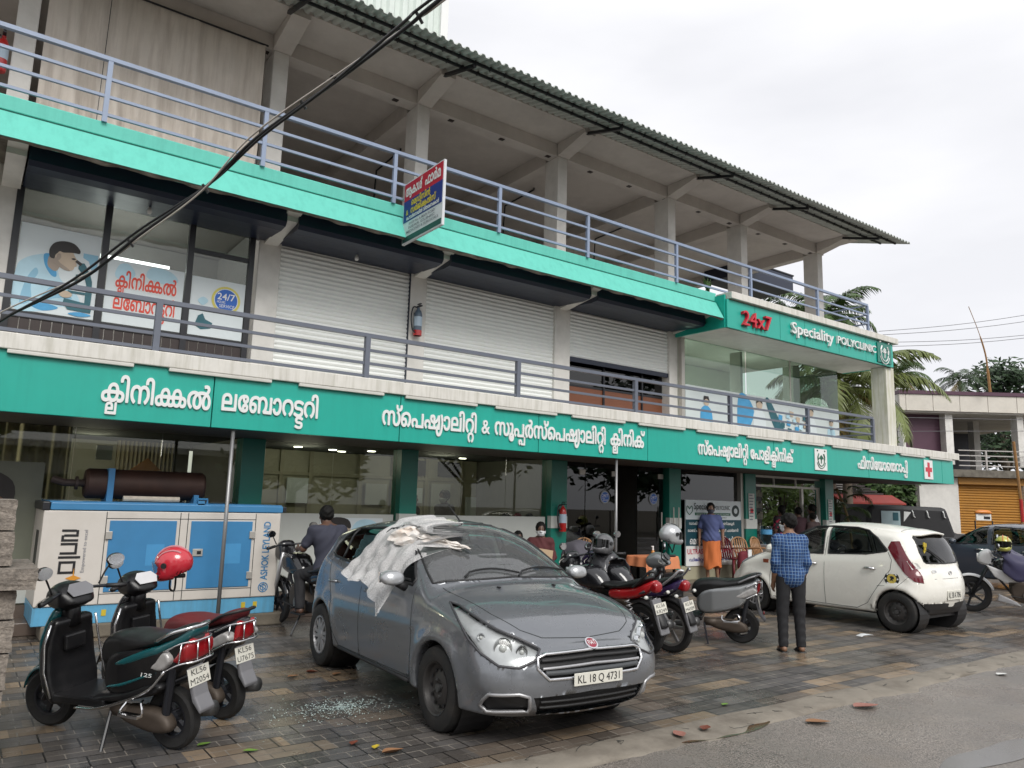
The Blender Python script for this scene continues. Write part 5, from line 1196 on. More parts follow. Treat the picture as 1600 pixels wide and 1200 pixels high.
def silver_hatch():
    T = thing('parked_car', 'grey silver hatchback facing the road with a plastic sheet over its broken window', 'car', (3.83, 4.15, 0), R_(87.3))
    PAINT = M('wet grey silver paint', (.18, .19, .205), .28, metal=.5, var=.02, scale=2, coat=.8)
    ax = [(.86, .305), (3.36, .305)]
    sh = car_shell([(.13, .20), (.045, .27), (.0, .42), (.01, .55), (.05, .66), (.12, .74)], [(.12, .74), (.34, .86), (.65, .955), (.95, 1.01), (1.08, 1.04), (1.42, 1.23), (1.75, 1.385), (2.05, 1.46), (2.4, 1.49), (2.8, 1.475), (3.2, 1.43), (3.48, 1.375), (3.62, 1.335)],
        [(3.62, 1.335), (3.72, 1.18), (3.83, .98), (3.87, .88), (3.94, .72), (3.985, .55), (3.97, .38), (3.88, .25)], [(3.88, .25), (3.3, .2), (2.2, .185), (.6, .19), (.13, .20)],
        [(-.1, .74), (0, .77), (.3, .815), (.8, .842), (2, .845), (3, .835), (3.6, .805), (4.1, .74)], [(-.9, .92), (-.72, .955), (-.55, .985), (-.33, 1.0), (-.12, .985), (0, .95), (.1, .895), (.3, .80), (.5, .68), (.8, .5)],
        [(-.2, .86), (.9, .90), (1.5, .925), (2.5, .965), (3.5, 1.03), (4.2, 1.05)], ax, .335, flare=.022)
    # front: grille, lower intake, fog pockets, lamps
    gr = [(-.40, .485), (.40, .485), (.475, .555), (.465, .625), (.40, .645), (0, .655), (-.40, .645), (-.465, .625), (-.475, .555)]
    li = [(-.44, .245), (.44, .245), (.50, .37), (0, .385), (-.50, .37)]
    body_parts = []
    q = sh.split('front', -1, gr, .014); grille = sh.mesh('grille', q, -.03)
    sh.strip('grille_frame', 'front', -1, gr, .013, CHROME, T); g = link('grille', grille, RUB, T, True)
    for z in (.555, .605):
        sh2 = [(y, z+.012*(1-abs(y)/.45)) for y in np.linspace(-.44, .44, 15)]; sh.strip('grille_bar', 'front', -1, sh2, .012, PLAS if z > .6 else SILV, g, False, -.004)
    sh.strip('grille_bar', 'front', -1, [(y, .525) for y in np.linspace(-.42, .42, 15)], .022, M('grey insert', (.06, .065, .07), .45), g, False, -.012)
    q = sh.split('front', -1, li, .014); lo = sh.part('lower_intake', q, RUB, T, -.03)
    for z in (.29, .33): sh.strip('intake_slat', 'front', -1, [(y, z) for y in np.linspace(-.44, .44, 15)], .009, PLAS, lo, False, -.012)
    for sy in (-1, 1):
        ang = math.atan2(.55*sy, -.84)
        f, gfun, _ = sh.axes(ang)
        def U(y, x): return -x*math.sin(ang)+y*math.cos(ang)
        fog = [(sy*a, b) for a, b in ((.50, .265), (.53, .375), (.60, .395), (.76, .385), (.77, .30), (.73, .255))]
        q = sh.split('front', -1, fog, .014); fo = sh.part('fog_pocket', q, RUB, T, -.025)
        sh.strip('fog_frame', 'front', -1, fog, .015, SILV, fo, True, -.004); 
        hh, nn = sh.cast('front', -1, sy*.64, .325)
        # headlamp: outline given in local x,y,z then projected along the diagonal
        pts3 = [(.09, .44, .675), (.05, .50, .61), (.07, .62, .565), (.16, .73, .575), (.30, .79, .64), (.45, .80, .72), (.66, .79, .85), (.80, .775, .915), (.70, .745, .905), (.52, .70, .85), (.36, .62, .79), (.26, .53, .745)]
        hp = [(U(sy*y, x), z) for x, y, z in pts3]
        q = sh.split(ang, 1, hp, .014, .05); hl = sh.part('headlight', q, LAMPG, T, .003)
        inn = sh.mesh('lamp_bowl', q, -.028); link('lamp_bowl', inn, M('lamp reflector', (.55, .55, .55), .3, metal=.35, var=.25, scale=14), hl, True)
        sh.strip('lamp_rim', ang, 1, hp, .009, M('dark lamp edge', (.05, .05, .055), .4), hl)
        d = Vector((math.cos(ang), math.sin(ang), 0))
        for (x, y, z, r) in ((.22, .66, .675, .068), (.14, .555, .655, .042), (.36, .755, .735, .03)):
            h0, n0 = sh.cast(ang, 1, U(sy*y, x), z)
            if h0 is not None:
                Rm = d.to_track_quat('Z', 'Y').to_matrix().to_4x4(); MB().lathe([(r, -.03), (r*.95, .0), (r*.6, -.02), (.001, -.026)], 20, Matrix.Translation(h0-d*.022) @ Rm).build('lamp_unit', CHROME, hl, 'auto'); MB().ball(h0-d*.03, r*.42).build('bulb', CLR, hl, True)
    # windows
    ws = [(-.70, 1.015), (-.60, 1.035), (0, 1.055), (.60, 1.035), (.70, 1.015), (.68, 1.10), (.585, 1.36), (.50, 1.435), (0, 1.462), (-.50, 1.435), (-.585, 1.36), (-.68, 1.10)]
    q = sh.split('front', -1, ws, .014, .05); wsp = sh.part('windscreen', q, WSG, T); sh.strip('windscreen_seal', 'front', -1, ws, .010, RUB, wsp)
    fw = [(1.62, 1.0), (2.30, 1.03), (2.32, 1.40), (2.06, 1.405), (1.82, 1.325), (1.62, 1.22), (1.50, 1.12), (1.40, 1.03), (1.42, .985)]
    rw = [(2.42, 1.035), (3.22, 1.085), (3.30, 1.11), (3.26, 1.19), (3.10, 1.33), (2.98, 1.375), (2.42, 1.405)]
    for sy in (-1, 1):
        for k, poly in enumerate((fw, rw)):
            q = sh.split('side', sy, poly, .014)
            if sy == 1 and k == 0: wp = MB().tube([(1.47, .77, 1.02), (2.28, .78, 1.045)], .01, 5).build('window_rubber', RUB, T)
            else: wp = sh.part('side_window', q, WGL, T)
            sh.strip('window_trim', 'side', sy, poly, .014, RUB, wp, True, .0)
            if k == 1: sh.strip('window_bar', 'side', sy, [(3.02, 1.08), (3.0, 1.365)], .012, RUB, wp, False)
        for line in ([(1.28, .30), (1.27, .6), (1.34, .98)], [(2.36, .28), (2.36, .98)], [(2.36, .28), (2.9, .27), (3.05, .45), (3.10, .7), (3.28, 1.05)], [(1.28, .30), (2.36, .28)]): sh.strip('door_gap', 'side', sy, line, .0042, SEAM, T, False, -.001)
        for x in (2.14, 3.05):
            h0, n0 = sh.cast('side', sy, x, .86)
            MB().tube([h0+n0*.005-Vector((.09, 0, 0)), h0+n0*.035-Vector((.05, 0, 0)), h0+n0*.035+Vector((.05, 0, -.003)), h0+n0*.005+Vector((.09, 0, -.004))], [.012, .016, .016, .012], 8).build('door_handle', PAINT, T, True)
        sh.strip('body_moulding', 'side', sy, [(1.32, .265), (2.9, .255)], .02, PLAS, T, False)
        m = blob('door_mirror', [(1.38, 1.0), (1.39, 1.08), (1.44, 1.105), (1.51, 1.09), (1.52, 1.02), (1.46, .985)], .105, M('mirror cap', (.42, .43, .44), .25, metal=.5, coat=.6) , T, .07, 2.2, sy*.95, .02)
        MB().tube([(1.46, sy*.82, .965), (1.45, sy*.9, 1.0)], [.035, .03], 8).build('mirror_arm', RUB, m, True); MB().box(1.50, 1.522, sy*.95-.085, sy*.95+.085, 1.005, 1.085).build('mirror_glass', CHROME, m)
        tl = [(3.74, .93), (3.70, 1.05), (3.60, 1.30), (3.64, 1.33), (3.72, 1.24), (3.82, 1.02), (3.84, .92)]
        q = sh.split('side', sy, tl, .012); sh.part('tail_light', q, HUBRED, T, .004)
    rwn = [(-.52, 1.02), (.52, 1.02), (.50, 1.27), (-.50, 1.27)]
    q = sh.split('front', 1, rwn, .014, .05); sh.part('rear_window', q, WGL, T)
    # bonnet shut line and creases
    bl = [(-.66, .99), (-.60, .87), (-.50, .785), (-.36, .735), (0, .718), (.36, .735), (.50, .785), (.60, .87), (.66, .99)]
    sh.strip('bonnet_gap', 'front', -1, bl, .004, SEAM, T, False, -.001)
    for y in (-.34, .34): 
        h0, n0 = sh.cast('top', 1, .9, y*.8); MB().box(-.02, .02, -.008, .008, 0, .012, Matrix.Translation(h0)).build('washer_jet', RUB, T)
    sh.part('body', sh.Q[sh.keep], PAINT, T)
    for i, a in enumerate(ax):
        for sy in (-1, 1):
            wheel(T, (a[0], sy*.745, .302), .302, .195, sy, 'steel' if i == 0 else 'cover')
            MB().lathe([(.335, -.02), (.335, -.32), (.05, -.32)], 28, Matrix.Translation((a[0], sy*.80, .305)) @ Matrix.Rotation(R_(-90*sy), 4, 'X'), cap=False).build('wheel_arch_liner', RUB, T)
    h0, n0 = sh.cast('front', -1, 0, .685)
    e = MB().lathe([(.001, .0), (.052, 0), (.052, .012), (.042, .014), (.042, .010)], 28, Matrix.Translation(h0) @ n0.to_track_quat('Z', 'Y').to_matrix().to_4x4()).build('front_badge', CHROME, T, 'auto')
    q_ = n0.to_track_quat('Z', 'Y').to_matrix().to_4x4()
    MB().lathe([(.001, .016), (.041, .0135), (.041, .008)], 24, Matrix.Translation(h0) @ q_).build('badge_face', M('badge red', (.25, .01, .03), .3, coat=.5), e)
    zup = Vector((0, 0, 1)); zz = (zup-n0*zup.dot(n0)).normalized(); Fm = Matrix((Vector((0, -1, 0)), -n0, zz)).transposed().to_4x4(); Fm.translation = h0+n0*.0175
    m = MB(); put_text(m, latin('FIAT', .0), Fm, -.032, .032, -.017, .036, 0, .67); m.build('badge_lettering', LETW, e)
    plate(T, 'number_plate', (-.022, 0, .475), R_(-90), .44, .085, ['KL 18 Q 4731'])
    # wipers, aerial
    for y0, y1 in ((-.05, -.62), (.45, -.08)):
        pts = []
        for t in range(9):
            y = y0+(y1-y0)*t/8; h0, n0 = sh.cast('front', -1, y, 1.05+.035*math.sin(t/8*3.1)+(0.02 if t else 0))
            if h0 is not None: pts.append(h0+n0*(.018))
        MB().tube(pts, .009, 5).build('wiper', RUB, T)
    h0, n0 = sh.cast('top', 1, 2.02, 0); MB().tube([h0, h0+Vector((.05, 0, .05)), h0+Vector((.30, 0, .20))], [.014, .008, .003], 6).build('aerial', RUB, T)
    MB().box(2.4, 2.6, -.2, -.02, 1.49, 1.54).build('roof_box', RUB, T) if False else None
    seats(T, (1.75, 2.75), .42, dash=(1.15, .98))
    MB().box(.7, 3.8, -.62, .62, .2, .27).build('floor_pan', RUB, T)
    h0, n0 = sh.cast('front', -1, -.55, .44); 
    return T, sh
S_CAR, S_SH = silver_hatch()
def white_hatch():
    T = thing('parked_car', 'white small hatchback with a yellow and black round sticker on its rear flank', 'car', (11.80, 8.78, 0), R_(-90))
    PAINT = M('white car paint', (.80, .785, .72), .28, var=.02, scale=2, coat=.6, dirt_or_haze=.06, dirtcol=(.5, .46, .38), dscale=1)
    ax = [(.66, .275), (3.04, .275)]
    sh = car_shell([(.10, .20), (.03, .28), (.0, .42), (.02, .56), (.08, .66), (.16, .73)], [(.16, .73), (.36, .86), (.62, .965), (.85, 1.03), (1.2, 1.23), (1.5, 1.40), (1.8, 1.485), (2.1, 1.51), (2.5, 1.50), (2.85, 1.465), (3.12, 1.42), (3.22, 1.395)],
        [(3.22, 1.395), (3.30, 1.28), (3.38, 1.08), (3.41, .92), (3.45, .84), (3.495, .66), (3.49, .48), (3.42, .30)], [(3.42, .30), (3.2, .22), (2.0, .185), (.5, .19), (.10, .20)],
        [(-.1, .66), (0, .69), (.3, .75), (.7, .775), (2, .775), (2.7, .765), (3.2, .735), (3.6, .66)], [(-.9, .92), (-.72, .955), (-.55, .985), (-.33, 1.0), (-.12, .985), (0, .955), (.1, .91), (.3, .82), (.5, .70), (.8, .5)],
        [(-.2, .86), (.8, .90), (1.5, .94), (2.4, 1.0), (3.2, 1.10), (3.6, 1.12)], ax, .315, flare=.028)
    fw = [(1.12, .985), (1.92, 1.02), (1.90, 1.42), (1.66, 1.40), (1.38, 1.26), (1.10, 1.07), (1.03, .99)]
    rw = [(2.0, 1.025), (2.62, 1.06), (2.92, 1.115), (2.74, 1.30), (2.58, 1.395), (2.4, 1.425), (1.99, 1.43)]
    for sy in (-1, 1):
        for k, poly in enumerate((fw, rw)):
            q = sh.split('side', sy, poly, .014); wp = sh.part('side_window', q, glass('clear car glass', (.55, .6, .58), .95, .01, 1.5), T); sh.strip('window_trim', 'side', sy, poly, .011, RUB, wp, True, .0)
        vz = sh.strip('rain_visor', 'side', sy, [(1.40, 1.285), (1.66, 1.415), (1.9, 1.43), (2.0, 1.435), (2.4, 1.43), (2.6, 1.395), (2.76, 1.30), (2.93, 1.125)], .016, RUB, T, False, .008)
        for line in ([(1.0, .28), (.98, .6), (1.04, .97)], [(1.95, .27), (1.95, .6), (1.955, 1.42)], [(1.95, .27), (2.45, .27), (2.62, .36), (2.8, .62), (2.98, .86), (3.0, 1.0), (2.94, 1.11)], [(1.0, .28), (1.95, .27)]): sh.strip('door_gap', 'side', sy, line, .004, SEAM, T, False, -.001)
        for line in ([(3.06, .62), (3.25, .80)], [(2.78, .62), (2.9, .63)]): sh.strip('bumper_gap', 'side', sy, line, .003, SEAM, T, False, -.001)
        for x in (1.74, 2.68):
            h0, n0 = sh.cast('side', sy, x, .86)
            MB().tube([h0+n0*.004-Vector((.09, 0, 0)), h0+n0*.035-Vector((.05, 0, 0)), h0+n0*.035+Vector((.05, 0, 0)), h0+n0*.004+Vector((.09, 0, 0))], [.012, .018, .018, .012], 8).build('door_handle', CHROME, T, True)
        tl = [(2.93, 1.17), (2.97, 1.26), (3.08, 1.27), (3.17, 1.12), (3.25, .98), (3.36, .80), (3.38, .70), (3.29, .72), (3.18, .82), (3.05, 1.0)]
        ad = math.atan2(sy*.8, .6); q = sh.split(ad, 1, diag(sh, sy, tl, ad), .014, .02); t_ = sh.part('tail_light', q, M('dark red tail lens', (.12, .006, .014), .15, coat=.6), T, .006)
        tc = [(3.20, 1.0), (3.30, .97), (3.33, .90), (3.26, .88)]; hh = [(u, v) for u, v in tc]
        pts = [sh.cast('side', sy, u, v) for u, v in tc]
        if all(p[0] is not None for p in pts): MB().add([p[0]+p[1]*.009 for p in pts], [(0, 1, 2, 3)]).build('clear_lens', CLR, t_)
        hl = [(.16, .70), (.14, .76), (.30, .86), (.52, .93), (.70, .945), (.62, .87), (.45, .78), (.3, .70)]
        ad = math.atan2(sy*.8, -.6); q = sh.split(ad, 1, diag(sh, sy, hl, ad), .014, .02); sh.part('headlight', q, M('hazed headlight', (.30, .32, .33), .15, coat=.5, var=.4, scale=12), T, .004)
        h0, n0 = sh.cast('side', sy, .90, .83); MB().box(-.05, .05, -.01, .01, -.03, .03, Matrix.Translation(h0)).build('side_repeater', M('amber brown lens', (.30, .08, .04), .3), T, bevel=.004)
        m = blob('door_mirror', [(1.02, .98), (1.04, 1.10), (1.12, 1.12), (1.2, 1.09), (1.2, .99)], .11, PAINT, T, .06, 2.2, sy*.86, .025)
        MB().tube([(1.12, sy*.72, .96), (1.12, sy*.8, .98)], .03, 8).build('mirror_arm', RUB, m)
        # sticker
        Rm = None; h0, n0 = sh.cast('side', sy, 2.86+.16, .71)
        if sy == -1:
            h0, n0 = sh.cast('side', sy, 3.0, .735); Q4 = Matrix.Translation(h0) @ n0.to_track_quat('Z', 'Y').to_matrix().to_4x4()
            st = MB().lathe([(.001, .003), (.105, .003), (.105, -.01)], 30, Q4).build('round_sticker', M('sticker black', (.015, .015, .015), .4), T); MB().lathe([(.001, .006), (.066, .006), (.066, 0)], 26, Q4).build('sticker_centre', M('sticker yellow', (.55, .42, .08), .4), st)
            dt = MB()
            for k in range(8): dt.lathe([(.001, .006), (.012, .006), (.012, 0)], 8, Q4 @ Matrix.Translation((.085*math.cos(k*.785), .085*math.sin(k*.785), 0)))
            dt.build('sticker_dot', LETW, st); MB().prism([(-.03, -.03), (-.01, .0), (-.03, .03), (.0, .04), (.03, .03), (.035, 0), (.01, -.01), (.03, -.035), (0, -.02)], .006, .008, 'xy', Q4).build('sticker_mark', M('sticker black', (.015, .015, .015), .4), st)
    ws = [(-.62, 1.0), (0, 1.04), (.62, 1.0), (.60, 1.1), (.52, 1.36), (.42, 1.45), (0, 1.475), (-.42, 1.45), (-.52, 1.36), (-.60, 1.1)]
    q = sh.split('front', -1, ws, .014, .05); sh.part('windscreen', q, WSG, T)
    rwn = [(-.50, 1.0), (-.46, .975), (0, .965), (.46, .975), (.50, 1.0), (.52, 1.12), (.47, 1.32), (.40, 1.36), (0, 1.372), (-.40, 1.36), (-.47, 1.32), (-.52, 1.12)]
    q = sh.split('front', 1, rwn, .014, .03); rg = sh.part('rear_window', q, DARKG, T); sh.strip('rear_window_seal', 'front', 1, rwn, .010, RUB, rg)
    pts = [sh.cast('front', 1, y, z) for y, z in ((-.05, .98), (-.2, 1.06), (-.36, 1.16))]; MB().tube([p[0]+p[1]*.02 for p in pts if p[0]], .009, 5).build('rear_wiper', RUB, rg)
    h0, n0 = sh.cast('front', 1, -.40, 1.17); yl = MB()
    for dx, dz in ((0, 0), (.02, .05), (-.02, .06), (.03, -.05), (-.02, -.05)): yl.box(-.006, .006, -.022+dx, .022+dx, -.03+dz, .03+dz, Matrix.Translation(h0+n0*.01))
    yl.build('yellow_sticker', YE, rg)
    gap = [(-.60, .76), (.60, .76)]; sh.strip('tailgate_gap', 'front', 1, gap, .004, SEAM, T, False, -.001)
    spm = MB()
    def spf(u, v):
        y = (u-.5)*.92; h0, n0 = sh.cast('top', 1, 3.02, y); e = 1-(abs(2*u-1))**6; return (3.02+v*(.10+.17*e), y, h0.z+.012-v*(.045+.02*abs(2*u-1))+.006*math.sin(v*3.1))
    spm.grid(spf, 36, 8); spo = spm.build('roof_spoiler', PAINT, T, True); spt = spo.modifiers.new('t', 'SOLIDIFY'); spt.thickness = .03; spt.offset = -1
    bk = [(-.74, .20), (.74, .20), (.74, .42), (.6, .40), (0, .36), (-.6, .40), (-.74, .42)]
    q = sh.split('front', 1, bk, .014, .05, minpos=3.0); sh.part('bumper_base', q, PLAS, T, .004)
    for sy in (-1, 1):
        sb = [(3.30, .22), (3.46, .28), (3.48, .42), (3.36, .42), (3.30, .34)]; q = sh.split('side', sy, sb, .014, .02); sh.part('bumper_base', q, PLAS, T, .004) if len(q) else None
    h0, n0 = sh.cast('front', 1, 0, .56); 
    plate(T, 'number_plate', (3.505, 0.02, .53), R_(90), .42, .13, ['KL 38 A 7096'])
    for z, y, s in ((.83, .02, 'E'), ):
        h0, n0 = sh.cast('front', 1, y, z); MB().tube([h0+n0*.006+Vector((0, .045*math.cos(t*.45), .03*math.sin(t*.45))) for t in range(14)], .005, 5, True).tube([h0+n0*.008+Vector((0, -.02, -.02)), h0+n0*.008+Vector((0, .0, 0)), h0+n0*.008+Vector((0, .02, .02))], .005, 5).build('rear_badge', CHROME, T)
    h0, n0 = sh.cast('front', 1, -.36, .86)
    m = MB(); zup = Vector((0, 0, 1)); zz = (zup-n0*zup.dot(n0)).normalized(); Fm = Matrix((Vector((0, 1, 0)), -n0, zz)).transposed().to_4x4(); Fm.translation = h0+n0*.008
    put_text(m, latin('EON', .02), Fm, -.07, .07, -.02, .04, 0, .67); m.build('rear_lettering', CHROME, T)
    sh.part('body', sh.Q[sh.keep], PAINT, T)
    for i, a in enumerate(ax):
        for sy in (-1, 1):
            wheel(T, (a[0], sy*.685, .278), .278, .165, sy, 'steel' if i else 'cover')
            MB().lathe([(.315, -.02), (.315, -.3), (.05, -.3)], 28, Matrix.Translation((a[0], sy*.735, .275)) @ Matrix.Rotation(R_(-90*sy), 4, 'X'), cap=False).build('wheel_arch_liner', RUB, T)
    seats(T, (1.45, 2.35), .42, dash=(.95, .96)); MB().box(.6, 3.3, -.58, .58, .2, .27).build('floor_pan', RUB, T)
    return T
W_CAR = white_hatch()
# ------------------------------------------------------------------ scooters and motorcycles (local x forward from the rear axle, y left, z up)
BLKP = M('black scooter plastic', (.007, .007, .008), .36, coat=.12, spec=.35, dirt_or_haze=.15, dirtcol=(.05, .045, .04), dscale=5); SEATB = M('wet black vinyl', (.009, .009, .0095), .36, spec=.4, dirt_or_haze=.12, dirtcol=(.05, .05, .05)); ENG = M('dirty engine casting', (.075, .058, .045), .6, metal=.3, var=.5, dirt_or_haze=.75, dirtcol=(.05, .035, .025), dscale=4)
def bike_root(name, label, xy, head, lean=6, grp=None):
    t = thing(name, label, 'scooter' if 'scooter' in name else 'motorcycle', (*xy, 0), 0, grp)
    t.rotation_mode = 'XYZ'; t.rotation_euler = (Matrix.Rotation(R_(head), 3, 'Z') @ Matrix.Rotation(R_(-lean), 3, 'X')).to_euler(); return t
def bwheel(par, x, r, w, rimm, spokes=0, turn=0, rim_r=.6):
    A = Matrix.Translation((x, 0, r)) @ Matrix.Rotation(R_(turn), 4, 'Z') @ Matrix.Rotation(R_(90), 4, 'X'); q = rim_r*r
    n = 40
    o = MB().lathe([(q, -w*.35), (r*.88, -w*.5), (r*.96, -w*.36), (r, 0), (r*.96, w*.36), (r*.88, w*.5), (q, w*.35)], n, A, True).build('wheel', TYRE, par, 'auto')
    m = MB().lathe([(q*1.02, -w*.36), (q*1.02, w*.36), (q*.9, w*.34), (q*.88, 0), (q*.9, -w*.34)], n, A, True)
    m.build('rim', rimm, o, 'auto')
    h = MB().lathe([(.001, -w*.6), (.055, -w*.6), (.055, w*.6), (.001, w*.6)], 16, A)
    for k in range(spokes or 5):
        a = 2*math.pi*k/(spokes or 5); c, s_ = math.cos(a), math.sin(a)
        if spokes > 8: h.tube([A @ Vector((.05*c, .05*s_, w*.3*(1 if k % 2 else -1))), A @ Vector((q*.95*math.cos(a+.25*(1 if k % 4 < 2 else -1)), q*.95*math.sin(a+.25*(1 if k % 4 < 2 else -1)), 0))], .003, 4)
        else: h.prism([(.04*c-.02*s_, .04*s_+.02*c), (.04*c+.02*s_, .04*s_-.02*c), (q*.92*c+.016*s_, q*.92*s_-.016*c), (q*.92*c-.016*s_, q*.92*s_+.016*c)], -w*.16, w*.16, 'xy', A)
    h.build('hub', rimm, o); return o
def compress(T, k):
    def go(o):
        for c in kids(o):
            if c.type == 'MESH' and not c.name.startswith(('wheel', 'rim', 'hub', 'engine', 'shock', 'rear_fender', 'silencer', 'chain', 'side_stand')):
                for v in c.data.vertices:
                    if v.co.x < 0: v.co.x *= k
            if not c.name.startswith('wheel'): go(c)
    go(T)
def arc(cx, cz, r, a0, a1, n=12): return [(cx+r*math.cos(R_(a0+(a1-a0)*i/n)), cz+r*math.sin(R_(a0+(a1-a0)*i/n))) for i in range(n+1)]
def fender(par, cx, cz, r, a0, a1, w, mat, nm='front_fender', th=.012):
    m = MB(); n = 18; vs = []; fs = []
    prof = [(-w, -.35*w), (-w*.75, .0), (0, .22*w), (w*.75, .0), (w, -.35*w)]
    for i in range(n+1):
        a = R_(a0+(a1-a0)*i/n)
        for y, dr in prof: vs.append((cx+(r+dr)*math.cos(a), y, cz+(r+dr)*math.sin(a)))
    for i in range(n):
        for j in range(4): k = i*5+j; fs.append((k, k+1, k+6, k+5))
    m.add(vs, fs); o = m.build(nm, mat, par, True); sm = o.modifiers.new('thickness', 'SOLIDIFY'); sm.thickness = th; return o
def mirror(par, base, tip, face_az=180, glassm=None, sz=(.075, .05)):
    s_ = MB().tube(cat([base, ((base[0]*.6+tip[0]*.4), base[1]*.5+tip[1]*.5, base[2]*.4+tip[2]*.6), tip], 5), .007, 6).build('mirror_stalk', RUB, par, True)
    A = Matrix.Translation(tip) @ Matrix.Rotation(R_(face_az-180), 4, 'Z')
    MB().ball((0, 0, 0), (.022, sz[0], sz[1]), 16, 8).build('mirror_shell', RUB, s_, True, M4=A)
    MB().lathe([(.001, .024), (.9, .024), (.9, .0)], 24, A @ Matrix.Rotation(R_(-90), 4, 'Y') @ Matrix.Diagonal((sz[1], sz[0], 1, 1))).build('mirror_glass', CHROME, s_); return s_
def bars(par, x, z, half, back, grip=RUB, y0=.0):
    h = MB().tube([(x, 0, z), (x-.02, half*.45, z+.01), (x-back, half, z-.01)], .012, 8).tube([(x, 0, z), (x-.02, -half*.45, z+.01), (x-back, -half, z-.01)], .012, 8).build('handlebar', BLK, par, True)
    for s_ in (-1, 1):
        MB().tube([(x-back*.55, s_*half*.72, z), (x-back, s_*half, z-.01), (x-back*1.1, s_*(half+.04), z-.012)], [.018, .018, .02], 10).build('grip', grip, h, True)
        MB().tube([(x-back*.2+.04, s_*half*.6, z), (x-back*.6+.07, s_*half*.85, z-.02), (x-back+.07, s_*half*1.02, z-.03)], .006, 6).build('lever', ALU, h, True)
    return h
def scooter(label, xy, head, P):
    T = bike_root('parked_scooter', label, xy, head, P.get('lean', 6)); T.scale = (P.get('k', .92),)*3; pan = P['panel']; ap = P.get('apron', pan); st = P['seat']; r = .225
    bwheel(T, 0, r, .09, BLK, 0); bwheel(T, 1.25, r, .085, BLK, 0, P.get('turn', 0))
    # tail body
    tp = P.get('tail', [(-.40, .84), (-.44, .76), (-.30, .63), (-.08, .50), (.20, .40), (.46, .36), (.56, .44), (.54, .62), (.40, .72), (.05, .77), (-.22, .82)])
    body = blob('tail_panel', tp, lambda x, z: np.interp(x, [-.45, -.3, 0, .35, .6], [.07, .11, .165, .175, .13]), pan, T, .07, 2.6, 0, .018, 3, .2)
    if P.get('lower'): blob('lower_panel', [(-.10, .47), (.2, .37), (.62, .30), (.62, .36), (.30, .43), (0, .53)], .185, P['lower'], body, .04, 3, 0, .018, 3)
    sp = P.get('seatpoly', [(-.36, .87), (-.28, .80), (0, .755), (.25, .68), (.42, .60), (.56, .55), (.63, .62), (.61, .73), (.52, .80), (.34, .825), (.16, .82), (0, .845), (-.18, .89), (-.33, .905)])
    blob('seat', sp, lambda x, z: np.interp(x, [-.4, -.2, .1, .35, .62], [.09, .145, .17, .16, .11]), st, T, .07, 2.4, 0, .018, 3, .18)
    if P.get('streak'): blob('painted_strip', [(-.44, .86), (-.34, .79), (.0, .70), (.30, .60), (.44, .60), (.30, .68), (.05, .765), (-.2, .83), (-.42, .90)], lambda x, z: np.interp(x, [-.45, -.3, 0, .35, .6], [.075, .118, .172, .180, .13]), P['streak'], body, .03, 3, 0, .016, 3, .2); blob('painted_strip', [(.50, .44), (.30, .50), (.06, .58), (-.05, .60), (.1, .54), (.34, .45)], .183, P['streak'], body, .02, 4, 0, .016, 3)
    fb = MB().prism([(.48, .29), (1.0, .27), (1.02, .33), (.48, .35)], -.19, .19, 'xz').build('footboard', BLKP, T, bevel=.012)
    mt = MB()
    for k in range(9): mt.box(.54+k*.045, .56+k*.045, -.15, .15, .345-.003*k, .352-.003*k)
    mt.build('floor_mat', RUB, fb)
    blob('leg_shield', [(.93, .27), (.98, .30), (1.03, .55), (1.02, .74), (1.0, .85), (1.08, .87), (1.12, .78), (1.14, .60), (1.12, .42), (1.04, .25)], lambda x, z: np.interp(z, [.25, .4, .65, .85, .95], [.19, .215, .20, .16, .12]), BLKP, T, .035, 4, 0, .018, 3, .24)
    blob('front_apron', [(1.06, .28), (1.10, .45), (1.10, .75), (1.07, .92), (1.14, .93), (1.20, .76), (1.20, .55), (1.16, .36)], lambda x, z: np.interp(z, [.25, .45, .7, .95], [.15, .19, .18, .11]), ap, T, .06, 2.4, 0, .018, 3, .22)
    for s_ in (-1, 1): MB().tube([(1.02, s_*.19, .84), (1.04, s_*.225, .7), (1.02, s_*.245, .5), (.96, s_*.235, .32)], .009, 6).build('apron_trim', CHROME, T, True)
    fender(T, 1.25, r, r+.035, 15, 150, .075, ap)
    MB().tube([(1.06, .06, .55), (1.25, .075, r)], .018, 8).tube([(1.06, -.06, .55), (1.25, -.075, r)], .018, 8).build('fork', BLK, T)
    MB().box(.99, 1.03, -.09, .09, .62, .74).build('glove_box', BLKP, T, bevel=.015); MB().tube([(1.06, 0, .80), (1.04, 0, .98)], [.075, .06], 14).build('steering_neck', BLKP, T, True)
    # head
    hd = bpy.data.objects.new('steering_head', None)
    cowl = blob('handlebar_cowl', [(.90, .98), (.96, 1.07), (1.05, 1.12), (1.15, 1.115), (1.24, 1.03), (1.20, .92), (1.04, .91), (.95, .95)], lambda x, z: np.interp(x, [.88, 1.0, 1.25], [.09, .145, .085])*np.interp(z, [.88, .97, 1.05, 1.13], [.55, 1, 1, .8]), P.get('cowl', BLKP), T, .05, 2.4, 0, .018, 3, .2)
    MB().prism([(-.085, -.05), (.085, -.05), (.11, .01), (.07, .06), (-.07, .06), (-.11, .01)], 0, .006, 'yz', Matrix.Translation((.945, 0, 1.075)) @ Matrix.Rotation(R_(38), 4, 'Y')).build('instrument_panel', P.get('dial') or M('instrument cover', (.16, .16, .17), .15, coat=.5), cowl)
    MB().box(1.15, 1.2, -.07, .07, .97, 1.06).build('headlamp', CLR, cowl, bevel=.02)
    bars(T, 1.02, 1.05, .33, .11)
